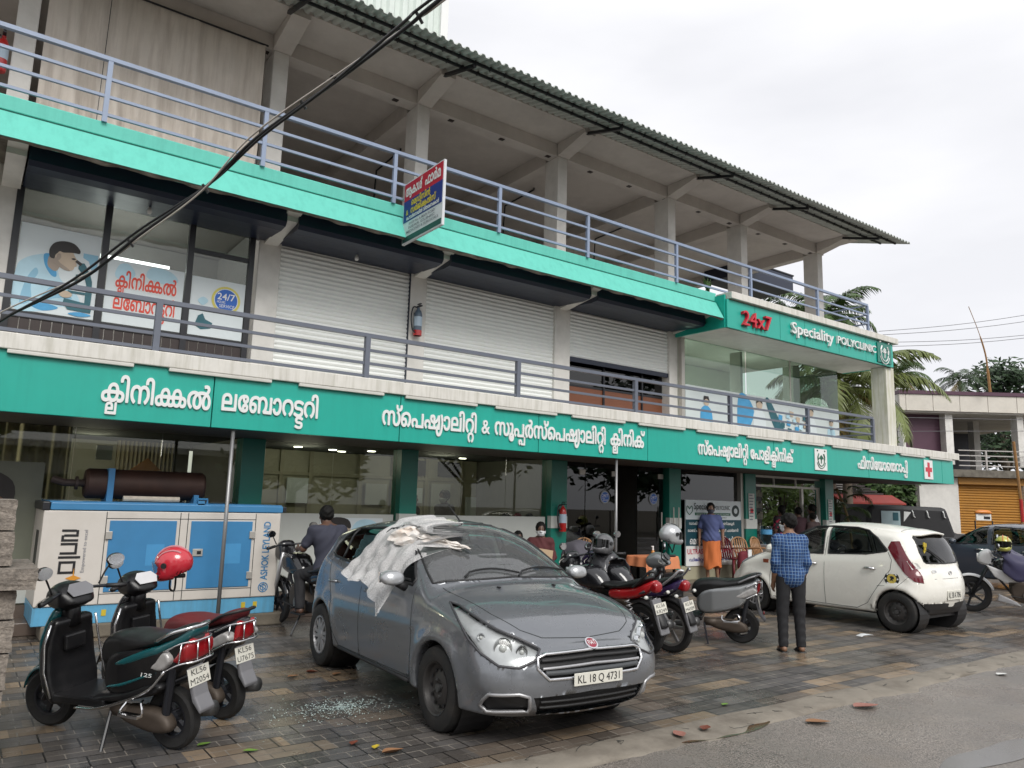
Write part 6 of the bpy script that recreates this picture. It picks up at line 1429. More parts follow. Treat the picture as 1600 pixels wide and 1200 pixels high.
    for s_ in (-1, 1):
        if P.get('mirror_off') == s_: continue
        mirror(T, (1.0, s_*.2, 1.07), (.95, s_*.31, 1.25), 180+s_*8)
    # rear lamp, rail, plate, flap
    blob('tail_lens', [(-.44, .79), (-.42, .68), (-.28, .64), (-.14, .66), (-.24, .72), (-.36, .80)], P.get('lensw', .13), HUBRED, T, .04, 3, 0, .015, 3); blob('indicator_lens', [(-.22-.16*P.get('clr', 0), .68), (-.10, .60), (.06, .60), (.04, .65), (-.12-.16*P.get('clr', 0), .75)], .168, M('clear lens grey', (.34, .33, .32), .12, coat=.6, var=.35, scale=14), T, .03, 4, 0, .014, 3)
    tl = MB().add([(-.43, -.09, .70), (-.43, .09, .70), (-.455, .075, .80), (-.455, -.075, .80), (-.36, -.12, .66), (-.36, .12, .66), (-.40, .10, .83), (-.40, -.10, .83)], [(0,1,2,3), (0,4,7,3), (1,5,6,2), (3,2,6,7), (0,1,5,4), (4,5,6,7)]).build('tail_lamp', HUBRED, T, bevel=.012)
    rl = P.get('rail', CHROME)
    MB().tube(cat([(.02, .15, .80), (-.22, .155, .87), (-.40, .10, .90), (-.46, 0, .905), (-.40, -.10, .90), (-.22, -.155, .87), (.02, -.15, .80)], 5), .013, 8).build('grab_rail', rl, T, True)
    g = MB()
    for zz, ww in ((.66, .155), (.80, .135)): g.tube(cat([(-.12, ww+.03, zz-.06), (-.34, ww, zz), (-.47, ww*.55, zz+.01), (-.48, 0, zz+.01), (-.47, -ww*.55, zz+.01), (-.34, -ww, zz), (-.12, -ww-.03, zz-.06)], 4), .007, 6)
    for s_ in (-1, 1): g.tube([(-.34, s_*.155, .66), (-.36, s_*.135, .80)], .007, 6).tube([(-.475, s_*.06, .67), (-.475, s_*.05, .81)], .007, 6)
    g.build('tail_guard', CHROME, T, True)
    if P.get('sideguard'): MB().tube(cat([(-.2, .2, .62), (.1, .215, .44), (.5, .215, .30), (.75, .2, .27)], 5), .011, 8).tube(cat([(-.2, -.2, .62), (.1, -.215, .44), (.5, -.215, .30), (.75, -.2, .27)], 5), .011, 8).build('side_guard', CHROME, T, True)
    fl = MB().prism([(-.30, .60), (-.36, .62), (-.45, .42), (-.54, .33), (-.52, .30), (-.40, .38)], -.07, .07, 'xz').build('mudflap', M('grey rubber flap', (.16, .16, .17), .6), T, bevel=.012)
    plate(T, 'number_plate', (-.405, 0, .55), R_(-90), .2, .13, P['plate'], tilt=R_(-18))
    if P.get('lamp2'): MB().ball((-.50, 0, .41), (.02, .04, .025), 10, 6).build('reflector', HUBRED, fl, True)
    # engine, silencer, stand
    e = blob('engine', [(-.08, .17), (.10, .15), (.34, .20), (.42, .27), (.28, .32), (.02, .31), (-.08, .25)], .055, ENG, T, .04, 2.4, .10, .02, 3)
    MB().tube([(.30, .12, .27), (.46, .1, .27)], .05, 10).build('fan_cover', ENG, e, True)
    MB().tube([(.4, -.13, .2), (.1, -.15, .2), (-.22, -.16, .26)], [.03, .05, .055], 12).build('silencer', M('dull silencer', (.10, .10, .10), .4, metal=.6), T, True)
    MB().tube([(-.02, .1, .25), (-.10, .11, .62)], .03, 8).build('shock_absorber', BLK, T)
    MB().tube([(.46, .14, .26), (.40, .28, .018)], .012, 6).tube([(.40, .28, .018), (.43, .33, .018)], .014, 6).build('side_stand', BLK, T)
    if P.get('footrest'): MB().tube(cat([(.08, .2, .40), (.02, .27, .41), (.0, .29, .34), (.2, .29, .33), (.22, .22, .38)], 4), .008, 6).box(.02, .2, .26, .31, .315, .335).build('footrest', CHROME, T)
    compress(T, .58)
    if P.get('text'):
        F = Matrix(((-1, 0, 0, .22), (0, -1, 0, .187), (0, 0, 1, .56), (0, 0, 0, 1)))
        m = MB(); put_text(m, latin(P['text'], .01), F, .1, .2, 0, .026, 0, .67, .3); m.build('side_lettering', LETW, body)
    return T
TEALS = M('dark teal scooter paint', (.006, .075, .085), .22, coat=.6, var=.1); GREYS = M('grey silver scooter paint', (.24, .25, .255), .3, metal=.5, coat=.5, var=.05); MAR = M('maroon vinyl seat', (.12, .015, .018), .5)
BLKG = M('gloss black scooter paint', (.012, .012, .014), .15, coat=.6)
sc2 = scooter('black scooter with a maroon seat and a red helmet on its handlebar', (1.84, 6.13), 118, dict(panel=BLKG, seat=MAR, plate=['KL56', 'U7675'], rail=RUB, dial=M('white dial', (.55, .55, .56), .2, coat=.5), lean=5, lamp2=0, lensw=.085, clr=1))
sc1 = scooter('dark teal and black scooter nearest the stone pillar', (1.38, 5.60), 122, dict(panel=BLKP, apron=TEALS, streak=TEALS, lower=BLKP, seat=SEATB, plate=['KL56', 'M2054'], sideguard=1, footrest=1, lean=7, text='125', turn=12))
sc3 = scooter('silver grey scooter with a black seat beside the white car', (8.24, 6.27), 124, dict(panel=GREYS, apron=GREYS, cowl=GREYS, seat=SEATB, plate=['KL56', 'R4404'], lensw=.085, clr=1, k=.96, rail=M('grey rail', (.25, .25, .26), .4, metal=.5), lamp2=1, footrest=1, lean=4))
def motorcycle(label, xy, head, P):
    T = bike_root('parked_motorcycle', label, xy, head, P.get('lean', 6)); acc = P['accent']; r = P.get('r', .30); wb = P.get('wb', 1.27); tk = P.get('tank', acc)
    bwheel(T, 0, r, .085, P.get('rim', BLK), P.get('spokes', 5), 0, .72); bwheel(T, wb, r, .075, P.get('rim', BLK), P.get('spokes', 5), P.get('turn', 0), .72)
    blob('tail_cowl', [(-.36, .86), (-.30, .76), (-.05, .66), (.25, .60), (.42, .62), (.40, .72), (.1, .76), (-.15, .82)], lambda x, z: np.interp(x, [-.4, -.2, .2, .45], [.05, .09, .12, .10]), acc, T, .05, 2.4, 0, .018, 3, .15)
    blob('seat', [(-.28, .88), (-.1, .79), (.2, .73), (.52, .72), (.58, .77), (.45, .79), (.25, .80), (.05, .85), (-.2, .90)], lambda x, z: np.interp(x, [-.3, 0, .3, .6], [.09, .12, .13, .09]), SEATB, T, .05, 2.4, 0, .018, 3, .15)
    blob('fuel_tank', [(.50, .70), (.52, .80), (.65, .93), (.85, .96), (.98, .90), (1.0, .78), (.85, .70), (.65, .68)], lambda x, z: np.interp(x, [.5, .7, .9, 1.0], [.10, .15, .16, .11]), tk, T, .08, 2.4, 0, .02, 3, .18)
    blob('engine_block', [(.38, .25), (.62, .22), (.76, .30), (.78, .50), (.62, .58), (.46, .52), (.38, .40)], .12, ENG, T, .04, 3, 0, .02, 3)
    eng = MB()
    for k in range(6): eng.box(.58, .80, -.09, .09, .40+k*.03, .412+k*.03)
    eng.build('cooling_fins', ENG, T)
    MB().lathe([(.001, .0), (.09, 0), (.085, .03), (.001, .035)], 20, Matrix.Translation((.52, .12, .36)) @ Matrix.Rotation(R_(-90), 4, 'X')).build('engine_cover', M('grey engine cover', (.22, .21, .20), .5, metal=.5), T)
    fr = MB().tube([(1.0, 0, .90), (.95, 0, .62), (.76, 0, .35), (.40, 0, .28), (0.02, .09, r)], .02, 8).tube([(.98, 0, .78), (.5, 0, .68), (.1, .08, .66), (-.2, .08, .74)], .018, 8).tube([(.40, 0, .28), (.45, 0, .66)], .018, 8).tube([(.40, 0, .28), (.02, -.09, r)], .02, 8); fr.build('frame_tubes', BLK, T, True)
    for s_ in (-1, 1):
        MB().tube([(1.01, s_*.085, .95), (wb, s_*.085, r)], [.022, .03], 8).build('fork_leg', SILV if P.get('silverfork', 1) else BLK, T, True)
        sp = [(.02+.10*t/40+.03*math.cos(t*.9), s_*.11+.03*math.sin(t*.9), r+.08+.26*t/40) for t in range(41)]; MB().tube(sp, .008, 5).build('shock_spring', P.get('spring', SILV), T, True)
        MB().tube([(-.375, s_*.1, .70), (-.36, s_*.17, .70)], .008, 5).build('indicator_stalk', RUB, T); MB().ball((-.36, s_*.19, .70), (.035, .03, .022), 10, 6).build('indicator', CLR, T, True)
    MB().tube([(.72, -.1, .35), (.5, -.14, .22), (.1, -.15, .27), (-.28, -.16, .36)], [.02, .025, .045, .05], 10).build('silencer', P.get('pipe', M('dull silencer', (.10, .10, .10), .4, metal=.6)), T, True)
    fender(T, wb, r, r+.035, 20, 165, .06, acc); fender(T, 0, r, r+.04, 60, 170, .065, RUB, 'rear_fender')
    MB().prism([(-.27, .64), (-.34, .66), (-.44, .44), (-.50, .28), (-.46, .27), (-.38, .42)], -.075, .075, 'xz').build('mudflap', M('grey rubber flap', (.16, .16, .17), .6), T, bevel=.012)
    plate(T, 'number_plate', (-.425, 0, .56), R_(-90), .2, .12, P['plate'], tilt=R_(-20))
    blob('tail_lamp', [(-.43, .82), (-.42, .74), (-.34, .72), (-.22, .76), (-.34, .85)], .06, HUBRED, T, .04, 2.4, 0, .015, 3)
    MB().tube(cat([(.0, .13, .78), (-.25, .13, .90), (-.36, .10, .97), (-.42, .06, .96)], 5), .016, 8).tube(cat([(.0, -.13, .78), (-.25, -.13, .90), (-.36, -.10, .97), (-.42, -.06, .96)], 5), .016, 8).build('grab_rail', P.get('rail', SILV), T, True)
    b = bars(T, 1.0, 1.04, .34, .12); blob('headlamp_cowl', [(1.0, .86), (1.02, 1.05), (1.1, 1.10), (1.22, 1.02), (1.24, .88), (1.1, .82)], .11, P.get('cowl', acc), T, .06, 2.4, 0, .02, 3); MB().lathe([(.001, .01), (.07, .01), (.075, -.03)], 18, Matrix.Translation((1.235, 0, .95)) @ Matrix.Rotation(R_(90), 4, 'Y')).build('headlamp', CLR, T)
    for s_ in (-1, 1): mirror(T, (.98, s_*.2, 1.06), (.93, s_*.30, 1.28 if s_ == P.get('hi', -1) else 1.2), 180+s_*8, None, (.06, .045))
    MB().tube([(.42, .12, .28), (.36, .30, .02)], .012, 6).build('side_stand', BLK, T); MB().tube([(.5, .1, .32), (.5, .24, .32)], .014, 6).tube([(.12, .1, .4), (.12, .22, .42)], .012, 6).tube([(.62, .14, .32), (.78, .2, .36)], .008, 6).build('foot_pegs', RUB, T)
    MB().prism([(.0, r-.06), (.45, .30), (.46, .42), (.02, r+.06)], .09, .105, 'xz').build('chain_case', RUB, T, bevel=.01)
    compress(T, .66)
    return T
REDB = M('red motorcycle paint', (.42, .012, .016), .22, coat=.6); PURB = M('purple black paint', (.035, .022, .075), .22, coat=.6); WHB = M('white fairing paint', (.66, .66, .66), .3, coat=.5)
mc1 = motorcycle('red motorcycle half hidden behind the silver car', (6.53, 6.29), 94, dict(accent=REDB, tank=BLKG, cowl=BLKG, plate=['KL56', 'K8249'], rail=RUB, r=.295))
mc2 = motorcycle('purple and black motorcycle with silver grab rail and spoked rear wheel', (6.95, 6.27), 99, dict(accent=PURB, tank=BLKG, plate=['KL56', 'M4309'], spokes=6, rim=M('grey alloy rim', (.28, .27, .26), .4, metal=.6), r=.30))
mc3 = motorcycle('white and black sporty motorcycle cut off by the right edge', (15.22, 5.02), 112, dict(accent=WHB, tank=BLKG, cowl=WHB, plate=['KL56', 'P1122'], r=.31, wb=1.36, spring=M('white spring', (.6, .6, .6), .4), silverfork=0))
blob('tank_shroud', [(.62, .62), (.70, .70), (1.12, .86), (1.0, .66), (.84, .56)], .03, WHB, mc3, .02, 3, .17, .012, 0); blob('belly_pan', [(.62, .16), (.98, .24), (.96, .36), (.70, .24)], .025, M('grey belly pan', (.4, .4, .41), .4), mc3, .02, 3, .1, .012, 0)
mc4 = motorcycle('black motorcycle beside the generator with a man sitting on it', (3.86, 8.95), 98, dict(accent=BLKG, tank=BLKG, plate=['KL56', 'B3310'], r=.295, lean=3))
# helmets, rain jackets and covers resting on the bikes (each a thing of its own)
def helmet(label, loc, rz, shell, visor, tilt=0, band=None, roll=0):
    h = thing('helmet', label, 'helmet', loc); h.rotation_euler = (R_(roll), R_(tilt), R_(rz))
    sh = ell((0, 0, .0), (.155, .125, .135)); ch = ell((.06, 0, -.075), (.12, .105, .07)); op = ell((.16, 0, -.015), (.105, .10, .052)); ins = ell((-.005, 0, -.05), (.115, .095, .12)); 
    def F(x, y, z):
        f = smin(sh(x, y, z), ch(x, y, z), .04); f = np.maximum(f, -(z+.125)); f = np.maximum(f, -op(x, y, z)); return np.maximum(f, -ins(x, y, z))
    b = implicit('shell', F, (-.19, -.16, -.17), (.22, .16, .17), .0125, shell, h)
    vs = MB(); vs.grid(lambda u, v: (.005+.165*math.cos((u-.5)*2.2), .13*math.sin((u-.5)*2.2), .045-.10*v*(1)), 18, 6); v = vs.build('visor', visor, b, True)
    for s_ in (-1, 1): MB().lathe([(.001, .012), (.022, .012), (.024, 0)], 14, Matrix.Translation((.045, s_*.122, .01)) @ Matrix.Rotation(R_(-90*s_), 4, 'X')).build('visor_pivot', RUB, v)
    MB().tube(cat([(.02, .10, -.12), (.05, .05, -.2), (.04, -.02, -.23), (.03, -.09, -.12)], 4), .009, 5).build('chin_strap', RUB, h)
    if band: MB().tube([(.162*math.cos(a)*.93, 0, .142*math.sin(a)) for a in [R_(20+k*10) for k in range(14)]], .008, 5).tube([(.16*math.cos(a)*.8, .07, .13*math.sin(a)*.9) for a in [R_(25+k*10) for k in range(12)]], .007, 5).build('stripe', band, b)
    return h
SMOKE = glass('smoked visor', (.06, .06, .065), .9, .03, 1.5); CLV = glass('clear visor', (.75, .78, .8), .9, .03, 1.45)
def wp(bike, p): return bike.matrix_basis @ Vector(p)
bpy.context.view_layer.update()
helmet('red helmet hanging on the mirror of the black scooter', wp(sc2, (.96, -.30, 1.16)), 150, M('red helmet paint', (.50, .025, .04), .2, coat=.8), CLV, 12, M('pink stripe', (.55, .25, .28), .3), -8)
helmet('grey and black open faced helmet on the handlebar of the purple motorcycle', wp(mc2, (.86, .06, 1.20)), 200, M('mottled grey helmet paint', (.10, .10, .105), .25, coat=.5, var=.6, scale=18), SMOKE, -10)
helmet('silver and black full face helmet topmost on the handlebar of the silver grey scooter', wp(sc3, (.92, -.12, 1.36)), -25, M('silver helmet paint', (.45, .46, .47), .25, metal=.4, coat=.6), SMOKE, 5, M('black stripe', (.02, .02, .02), .3))
helmet('yellow, green and orange patterned helmet on the white sporty motorcycle', wp(mc3, (.84, .1, 1.22)), 200, M('patterned helmet paint', (.42, .42, .08), .3, coat=.5, var=.9, scale=16), SMOKE, 0, M('orange stripe', (.6, .2, .05), .4))
def drape(name, label, cat_, pts, mat, wob=.02, th=.01, seed=1, nu=26, nv=22, smooth=True):
    """cloth over a bike: pts is a coarse grid (rows of points) in world space"""
    rows = [cat(r, 5) for r in pts]; m = min(len(r) for r in rows); rows = [r[:m] for r in rows]
    cols = [cat([rows[j][i] for j in range(len(rows))], 5) for i in range(m)]; rnd = np.random.default_rng(seed)
    v = np.array(cols); ph = rnd.uniform(0, 6, 6)
    I, J = np.meshgrid(np.arange(v.shape[0]), np.arange(v.shape[1]), indexing='ij')
    d = np.sin(I*.9+ph[0]+.5*np.sin(J*.4))*.6+np.sin(J*.8+ph[1]+I*.3)*.5+np.sin(I*1.7-J*.9+ph[2])*.4+rnd.normal(0, .18, I.shape)
    v = v+wob*np.stack([d*.7, -d*.6, d*.5], -1)
    me = MB(); me.add(v.reshape(-1, 3).tolist(), [(i*v.shape[1]+j, i*v.shape[1]+j+1, (i+1)*v.shape[1]+j+1, (i+1)*v.shape[1]+j) for i in range(v.shape[0]-1) for j in range(v.shape[1]-1)])
    o = me.build(name, mat, None, True); s_ = o.modifiers.new('thickness', 'SOLIDIFY'); s_.thickness = th; return tag(o, label, cat_)
def dr(bike, rows, *a, **k): return drape(*a[:3], [[tuple(wp(bike, p)) for p in r] for r in rows], *a[3:], **k)
dr(mc2, [[(.62, .26, .62), (.70, .24, .84), (.74, .12, .99), (.75, 0, 1.02), (.74, -.12, .99), (.70, -.24, .84), (.62, -.27, .60)], [(.78, .27, .60), (.80, .25, .88), (.82, .12, 1.05), (.83, 0, 1.08), (.82, -.12, 1.05), (.80, -.25, .86), (.78, -.28, .58)], [(.96, .25, .66), (.98, .23, .90), (.97, .12, 1.10), (.97, 0, 1.12), (.97, -.12, 1.10), (.98, -.23, .90), (.96, -.26, .64)]],
   'rain_jacket', 'shiny black and silver rain jacket bundled over the tank of the purple motorcycle', 'jacket', M('silver black rainwear', (.05, .05, .055), .25, var=.7, scale=4, coat=.3), wob=.03, seed=3)
dr(mc3, [[(.40, .28, .74), (.50, .24, .92), (.56, .12, 1.0), (.58, 0, 1.02), (.56, -.12, 1.0), (.5, -.24, .9)], [(.64, .30, .62), (.68, .27, .92), (.72, .13, 1.06), (.72, 0, 1.08), (.72, -.13, 1.06), (.68, -.25, .9)], [(.88, .26, .78), (.88, .23, .98), (.88, .12, 1.14), (.88, 0, 1.15), (.88, -.12, 1.13), (.88, -.23, .95)]],
   'rain_jacket', 'navy blue jacket laid over the tank of the white sporty motorcycle', 'jacket', M('navy rainwear', (.025, .022, .07), .45, var=.3, scale=5, sheen=.3), wob=.02, seed=5)
# ------------------------------------------------------------------ people
SKIN = M('brown skin', (.20, .105, .062), .5, var=.12, scale=5); SKIND = M('dark brown skin', (.10, .052, .034), .5, var=.12, scale=5); HAIR = M('black hair', (.006, .0055, .005), .7, var=.4, scale=30, bump=.3, bscale=90, spec=.2)
EYEW = M('eye white', (.6, .58, .55), .3); EYEB = M('eye dark', (.012, .01, .009), .2)
def plaid():
    m, nt, b, vec = newmat('blue checked shirt'); sx = nt.nodes.new('ShaderNodeSeparateXYZ'); nt.links.new(vec, sx.inputs[0])
    def line(c, off, w, per=.040): 
        f = nmath(nt, 'FRACT', nmath(nt, 'ADD', nmath(nt, 'DIVIDE', c, per), off)); return nmath(nt, 'LESS_THAN', f, w)
    yy = nmath(nt, 'ADD', sx.outputs[1], nmath(nt, 'MULTIPLY', nnoise(nt, vec, 5, 2), .03)); zz = nmath(nt, 'ADD', sx.outputs[2], nmath(nt, 'MULTIPLY', nnoise(nt, vec, 4, 2), .03))
    c = nmix(nt, (.010, .045, .15), (.016, .075, .23), nnoise(nt, vec, 8)); c = nmix(nt, c, (.006, .018, .07), nmath(nt, 'MULTIPLY', nmath(nt, 'ADD', line(yy, .35, .42), line(zz, .35, .42)), .5))
    c = nmix(nt, c, (.17, .27, .42), nmath(nt, 'MAXIMUM', line(yy, 0, .12), line(zz, 0, .12))); nt.links.new(c, b.inputs['Base Color']); b.inputs['Roughness'].default_value = .85; return m
def floral():
    m, nt, b, vec = newmat('red and black printed cloth'); v = nt.nodes.new('ShaderNodeTexVoronoi'); v.inputs['Scale'].default_value = 13; nt.links.new(vec, v.inputs['Vector'])
    c = nmix(nt, (.012, .008, .012), (.30, .012, .045), nramp(nt, v.outputs['Distance'], [(.36, 1.), (.42, 0.)])); nt.links.new(c, b.inputs['Base Color']); b.inputs['Roughness'].default_value = .8; return m
def cloth(nm, c, **k): return M(nm, c, .85, var=.15, scale=3, bump=.15, bscale=14, **k)
STAND = dict(hip=(0, 0, .93), chest=(0, 0, 1.24), neck=(.0, 0, 1.445), head=(.02, 0, 1.575), shL=(0, .165, 1.365), elL=(-.02, .225, 1.10), wrL=(.03, .235, .85), shR=(0, -.165, 1.365), elR=(-.02, -.225, 1.10), wrR=(.03, -.235, .85),
    hpL=(0, .09, .90), knL=(.015, .10, .49), anL=(-.02, .11, .07), hpR=(0, -.09, .90), knR=(.015, -.10, .49), anR=(-.02, -.11, .07))
SIT = dict(STAND, hip=(0, 0, .50), chest=(.02, 0, .82), neck=(.04, 0, 1.025), head=(.07, 0, 1.155), shL=(.03, .165, .945), elL=(.08, .23, .70), wrL=(.30, .17, .62), shR=(.03, -.165, .945), elR=(.08, -.23, .70), wrR=(.30, -.17, .62),
    hpL=(.02, .09, .50), knL=(.44, .12, .50), anL=(.42, .12, .07), hpR=(.02, -.09, .50), knR=(.44, -.12, .50), anR=(.42, -.12, .07))
def person(label, loc, rz, base=STAND, J=None, s=1.0, shirt=None, sleeve=.55, hem=.80, pants=None, lungi=None, skin=SKIN, mask=None, hair=HAIR, yaw=0, h=.016, fat=1.0, shoes=True, hairlong=0, collar=True, fold=0, grp=None, skirt=None, group=None):
    K = dict(base); K.update(J or {}); p = {k: np.array(v, float) for k, v in K.items()}
    T = thing('person', label, 'person', loc, rz, group); T.scale = (s, s, s); cy, sy = math.cos(R_(yaw)), math.sin(R_(yaw)); hd = p['head']
    def hl(x, y, z): return (cy*(x-hd[0])+sy*(y-hd[1]), -sy*(x-hd[0])+cy*(y-hd[1]), z-hd[2])
    torso = [ell(p['hip'], (.12*fat, .165*fat, .13)), cone(p['hip'], p['chest'], .125*fat, .13*fat), ell(p['chest']+np.array([0, 0, .02]), (.115*fat, .165, .16)), cone(p['shL'], p['shR'], .05, .05)]+[cone(p['neck']-np.array([.005, 0, .035]), p['sh'+q], .052, .046) for q in 'LR']
    legs = []
    for q in 'LR': legs += [cone(p['hp'+q], p['kn'+q], .085, .056), cone(p['kn'+q], p['an'+q], .056, .036)]
    arms = []
    for q in 'LR': arms += [cone(p['sh'+q], p['el'+q], .052, .042), cone(p['el'+q], p['wr'+q], .040, .027)]
    hands = []
    for q, sg in (('L', 1), ('R', -1)):
        d = p['wr'+q]-p['el'+q]; d = d/np.linalg.norm(d); f = np.array([1, 0, 0]) if abs(d[0]) < .8 else np.array([0, 0, 1]); f = f-d*(f@d); f /= np.linalg.norm(f); n = np.cross(d, f); w = p['wr'+q]
        c = w+d*.05; hands.append(cone(w, c+d*.035, .024, .030))
        for k in range(4):
            o = c+d*.04+f*(.026-.0175*k); l = (.065, .075, .07, .055)[k]; m = o+d*l*.5; hands += [cone(o, m, .0105, .010), cone(m, m+d*l*.42-n*sg*-.018, .010, .0085)]
        o = c-d*.01+f*.030; hands += [cone(o, o+d*.03+f*.022, .012, .0105), cone(o+d*.03+f*.022, o+d*.06+f*.022, .0105, .009)]
    feet = []
    for q in 'LR':
        a = p['an'+q]; fx = 1.0; feet += [cone(a+np.array([-.03, 0, -.035]), a+np.array([.13, .012 if q == 'L' else -.012, -.045]), .034, .026)]
    def headf(x, y, z):
        a, b, c = hl(x, y, z); f = ell((-.01, 0, .03), (.098, .078, .10))(a, b, c); f = smin(f, ell((.028, 0, -.055), (.062, .056, .062))(a, b, c), .04)
        f = smin(f, cone((.088, 0, .018), (.108, 0, -.022), .010, .015)(a, b, c), .015)
        for e in (1, -1): f = smin(f, ell((-.008, e*.079, -.012), (.018, .010, .032))(a, b, c), .008); f = np.maximum(f, -ell((.096, e*.032, .018), (.012, .014, .009))(a, b, c))
        return smin(f, ell((.078, 0, -.062), (.012, .024, .010))(a, b, c), .012)
    nk = cone(p['neck']-np.array([0, 0, .05]), p['neck']+(hd-p['neck'])*.5, .052, .050)
    tf, lf, af, hf, ff = union(torso, .07), union(legs, .05), union(arms, .03), union(hands, .010), union(feet, .03)
    def body(x, y, z):
        f = smin(smin(tf(x, y, z), lf(x, y, z), .06), af(x, y, z), .04); f = smin(f, hf(x, y, z), .012); f = smin(f, ff(x, y, z), .03); return smin(f, smin(nk(x, y, z), headf(x, y, z), .02), .04)
    P = np.array(list(p.values())); lo = P.min(0)-np.array([.24, .2, .15]); hi = P.max(0)+np.array([.26, .2, .2]); lo[2] = max(lo[2], -.02)
    implicit('body', body, lo, hi, h, skin, T)
    def hairf(x, y, z):
        a, b, c = hl(x, y, z); f = ell((-.018, 0, .038), (.108, .090, .108))(a, b, c)+.006*np.sin(a*90+b*40)*np.sin(c*80+b*60); f = np.maximum(f, -(ell((.095, 0, -.03), (.075, .072, .105))(a, b, c))); f = np.maximum(f, (-.055-.03*hairlong)-c-.35*np.minimum(a, 0)*-1*0)
        if hairlong: f = smin(f, cone((-.07, 0, -.02), (-.09, 0, -.16-.2*hairlong), .055, .03)(a, b, c), .03)
        return f
    implicit('hair', hairf, tuple(hd-np.array([.2, .16, .45 if hairlong else .14])), tuple(hd+np.array([.16, .16, .2])), min(h, .012), hair, T)
    if h < .014:
        for e in (1, -1):
            q = np.array([.086, e*.032, .018]); w = hd+np.array([cy*q[0]-sy*q[1], sy*q[0]+cy*q[1], q[2]]); MB().ball(tuple(w), .0115, 10, 6).build('eye', EYEW, T, True)
            q2_ = np.array([.0935, e*.032, .018]); w = hd+np.array([cy*q2_[0]-sy*q2_[1], sy*q2_[0]+cy*q2_[1], q2_[2]]); MB().ball(tuple(w), .0058, 8, 5).build('pupil', EYEB, T, True)
    if mask:
        def mf(x, y, z):
            a, b, c = hl(x, y, z); f = headf(x, y, z)-.007; f = np.maximum(f, c+.006+.18*np.abs(b)); f = np.maximum(f, -.105-c); return np.maximum(f, .0-a+.012)
        implicit('face_mask', mf, tuple(hd-np.array([.14, .14, .16])), tuple(hd+np.array([.16, .14, .08])), .009, mask, T)
        st = MB()
        for e in (1, -1): st.tube([tuple(hd+np.array([cy*a-sy*b, sy*a+cy*b, c])) for a, b, c in ((.02, e*.079, -.03), (-.02, e*.09, -.005), (.02, e*.081, -.065))], .0025, 4)
        st.build('mask_strap', mask, T)
    ga = .018
    if shirt:
        sl = []
        for q in 'LR':
            a, b, w = p['sh'+q], p['el'+q], p['wr'+q]
            if sleeve <= 1: sl.append(cone(a, a+(b-a)*sleeve, .054, .060))
            else: sl += [cone(a, b, .056, .046), cone(b, b+(w-b)*(sleeve-1), .046, .040)]
        sf = union(sl, .03); up = p['neck'][2]
        def shf(x, y, z):
            f = smin(tf(x, y, z)-ga, sf(x, y, z)-.008, .022); f = smin(f, nk(x, y, z)-.016, .03)
            f = np.maximum(f, hem-z+.008*np.sin(y*16+1)); f = np.maximum(f, z-up-.004)
            return f+.0035*np.sin(z*46+8*np.sin(y*9)+x*20)*np.clip((1.35-z)*2+.3, .2, 1)+.003*np.sin(y*38+z*17)
        so = implicit('shirt', shf, lo, hi, min(h, .014), shirt, T)
        if collar:
            n = p['neck']; MB().tube([tuple(n+np.array([.072*math.cos(a), .072*math.sin(a), -.004+.012*math.cos(a)*-1])) for a in np.linspace(.5, 5.78, 18)], .013, 6).build('collar', shirt, so, True)
    if pants:
        wz = p['hip'][2]+.13; az = min(p['anL'][2], p['anR'][2])+.0
        pl = union([ell(p['hip'], (.13*fat, .17*fat, .12))]+[cone(p['hp'+q], p['kn'+q], .090, .064) for q in 'LR']+[cone(p['kn'+q], p['an'+q], .062, .048) for q in 'LR'], .03)
        def pf_(x, y, z):
            f = pl(x, y, z)-.008; f = np.maximum(f, z-wz); f = np.maximum(f, az-.012-z); return f+.004*np.sin(z*55+10*np.sin(x*14)+y*10)*np.clip(1.1-z, .1, 1)
        implicit('trousers', pf_, lo, hi, min(h, .014), pants, T)
    if lungi or skirt:
        mat = lungi or skirt; bz = .27 if lungi else .12
        a = p['hip']; k = (p['anL']+p['anR'])/2
        def lg_(x, y, z):
            t = np.clip((1.02-z)/(1.02-bz), 0, 1); cx = a[0]+(k[0]-a[0])*t; cyy = a[1]+(k[1]-a[1])*t; rx = .132*fat+.02*t; ry = .175*fat-(.015 if lungi else -.05)*t; ang = np.arctan2((y-cyy)/ry, (x-cx)/rx)
            q = np.sqrt(((x-cx)/rx)**2+((y-cyy)/ry)**2); f = (q-1)*.15+.012*np.sin(ang*5+z*6)*t+.006*np.sin(ang*11-z*9)*t-.02*np.exp(-((ang-.5+t*.7)/.22)**2)*(.4+t)
            return np.maximum(np.maximum(f, z-.91), bz+.08*np.clip(y*2, -.5, .5)+.03*np.sin(ang*3)-z)
        lo2 = np.array([-.4, -.45, 0]); implicit('lungi' if lungi else 'skirt', lg_, tuple(lo2+np.array([a[0], 0, bz-.1])), (a[0]+.4, .45, 1.1), min(h, .014), mat, T)
    if shoes:
        for q in 'LR':
            a = p['an'+q]; z0 = a[2]-.07; sd = MB().prism([(a[0]-.075, a[1]-.04), (a[0]+.05, a[1]-.05), (a[0]+.16, a[1]-.04), (a[0]+.175, a[1]), (a[0]+.16, a[1]+.045), (a[0]+.05, a[1]+.05), (a[0]-.075, a[1]+.04)], z0-.012, z0+.01, 'xy').build('sandal', RUB, T, bevel=.006)
            for dx in (.03, .085): MB().tube([(a[0]+dx, a[1]-.045, z0+.008), (a[0]+dx+.01, a[1]-.03, z0+.052-dx*.25), (a[0]+dx+.015, a[1], z0+.062-dx*.25), (a[0]+dx+.01, a[1]+.03, z0+.052-dx*.25), (a[0]+dx, a[1]+.045, z0+.008)], .011, 6).build('strap', RUB, sd, True)
    return T
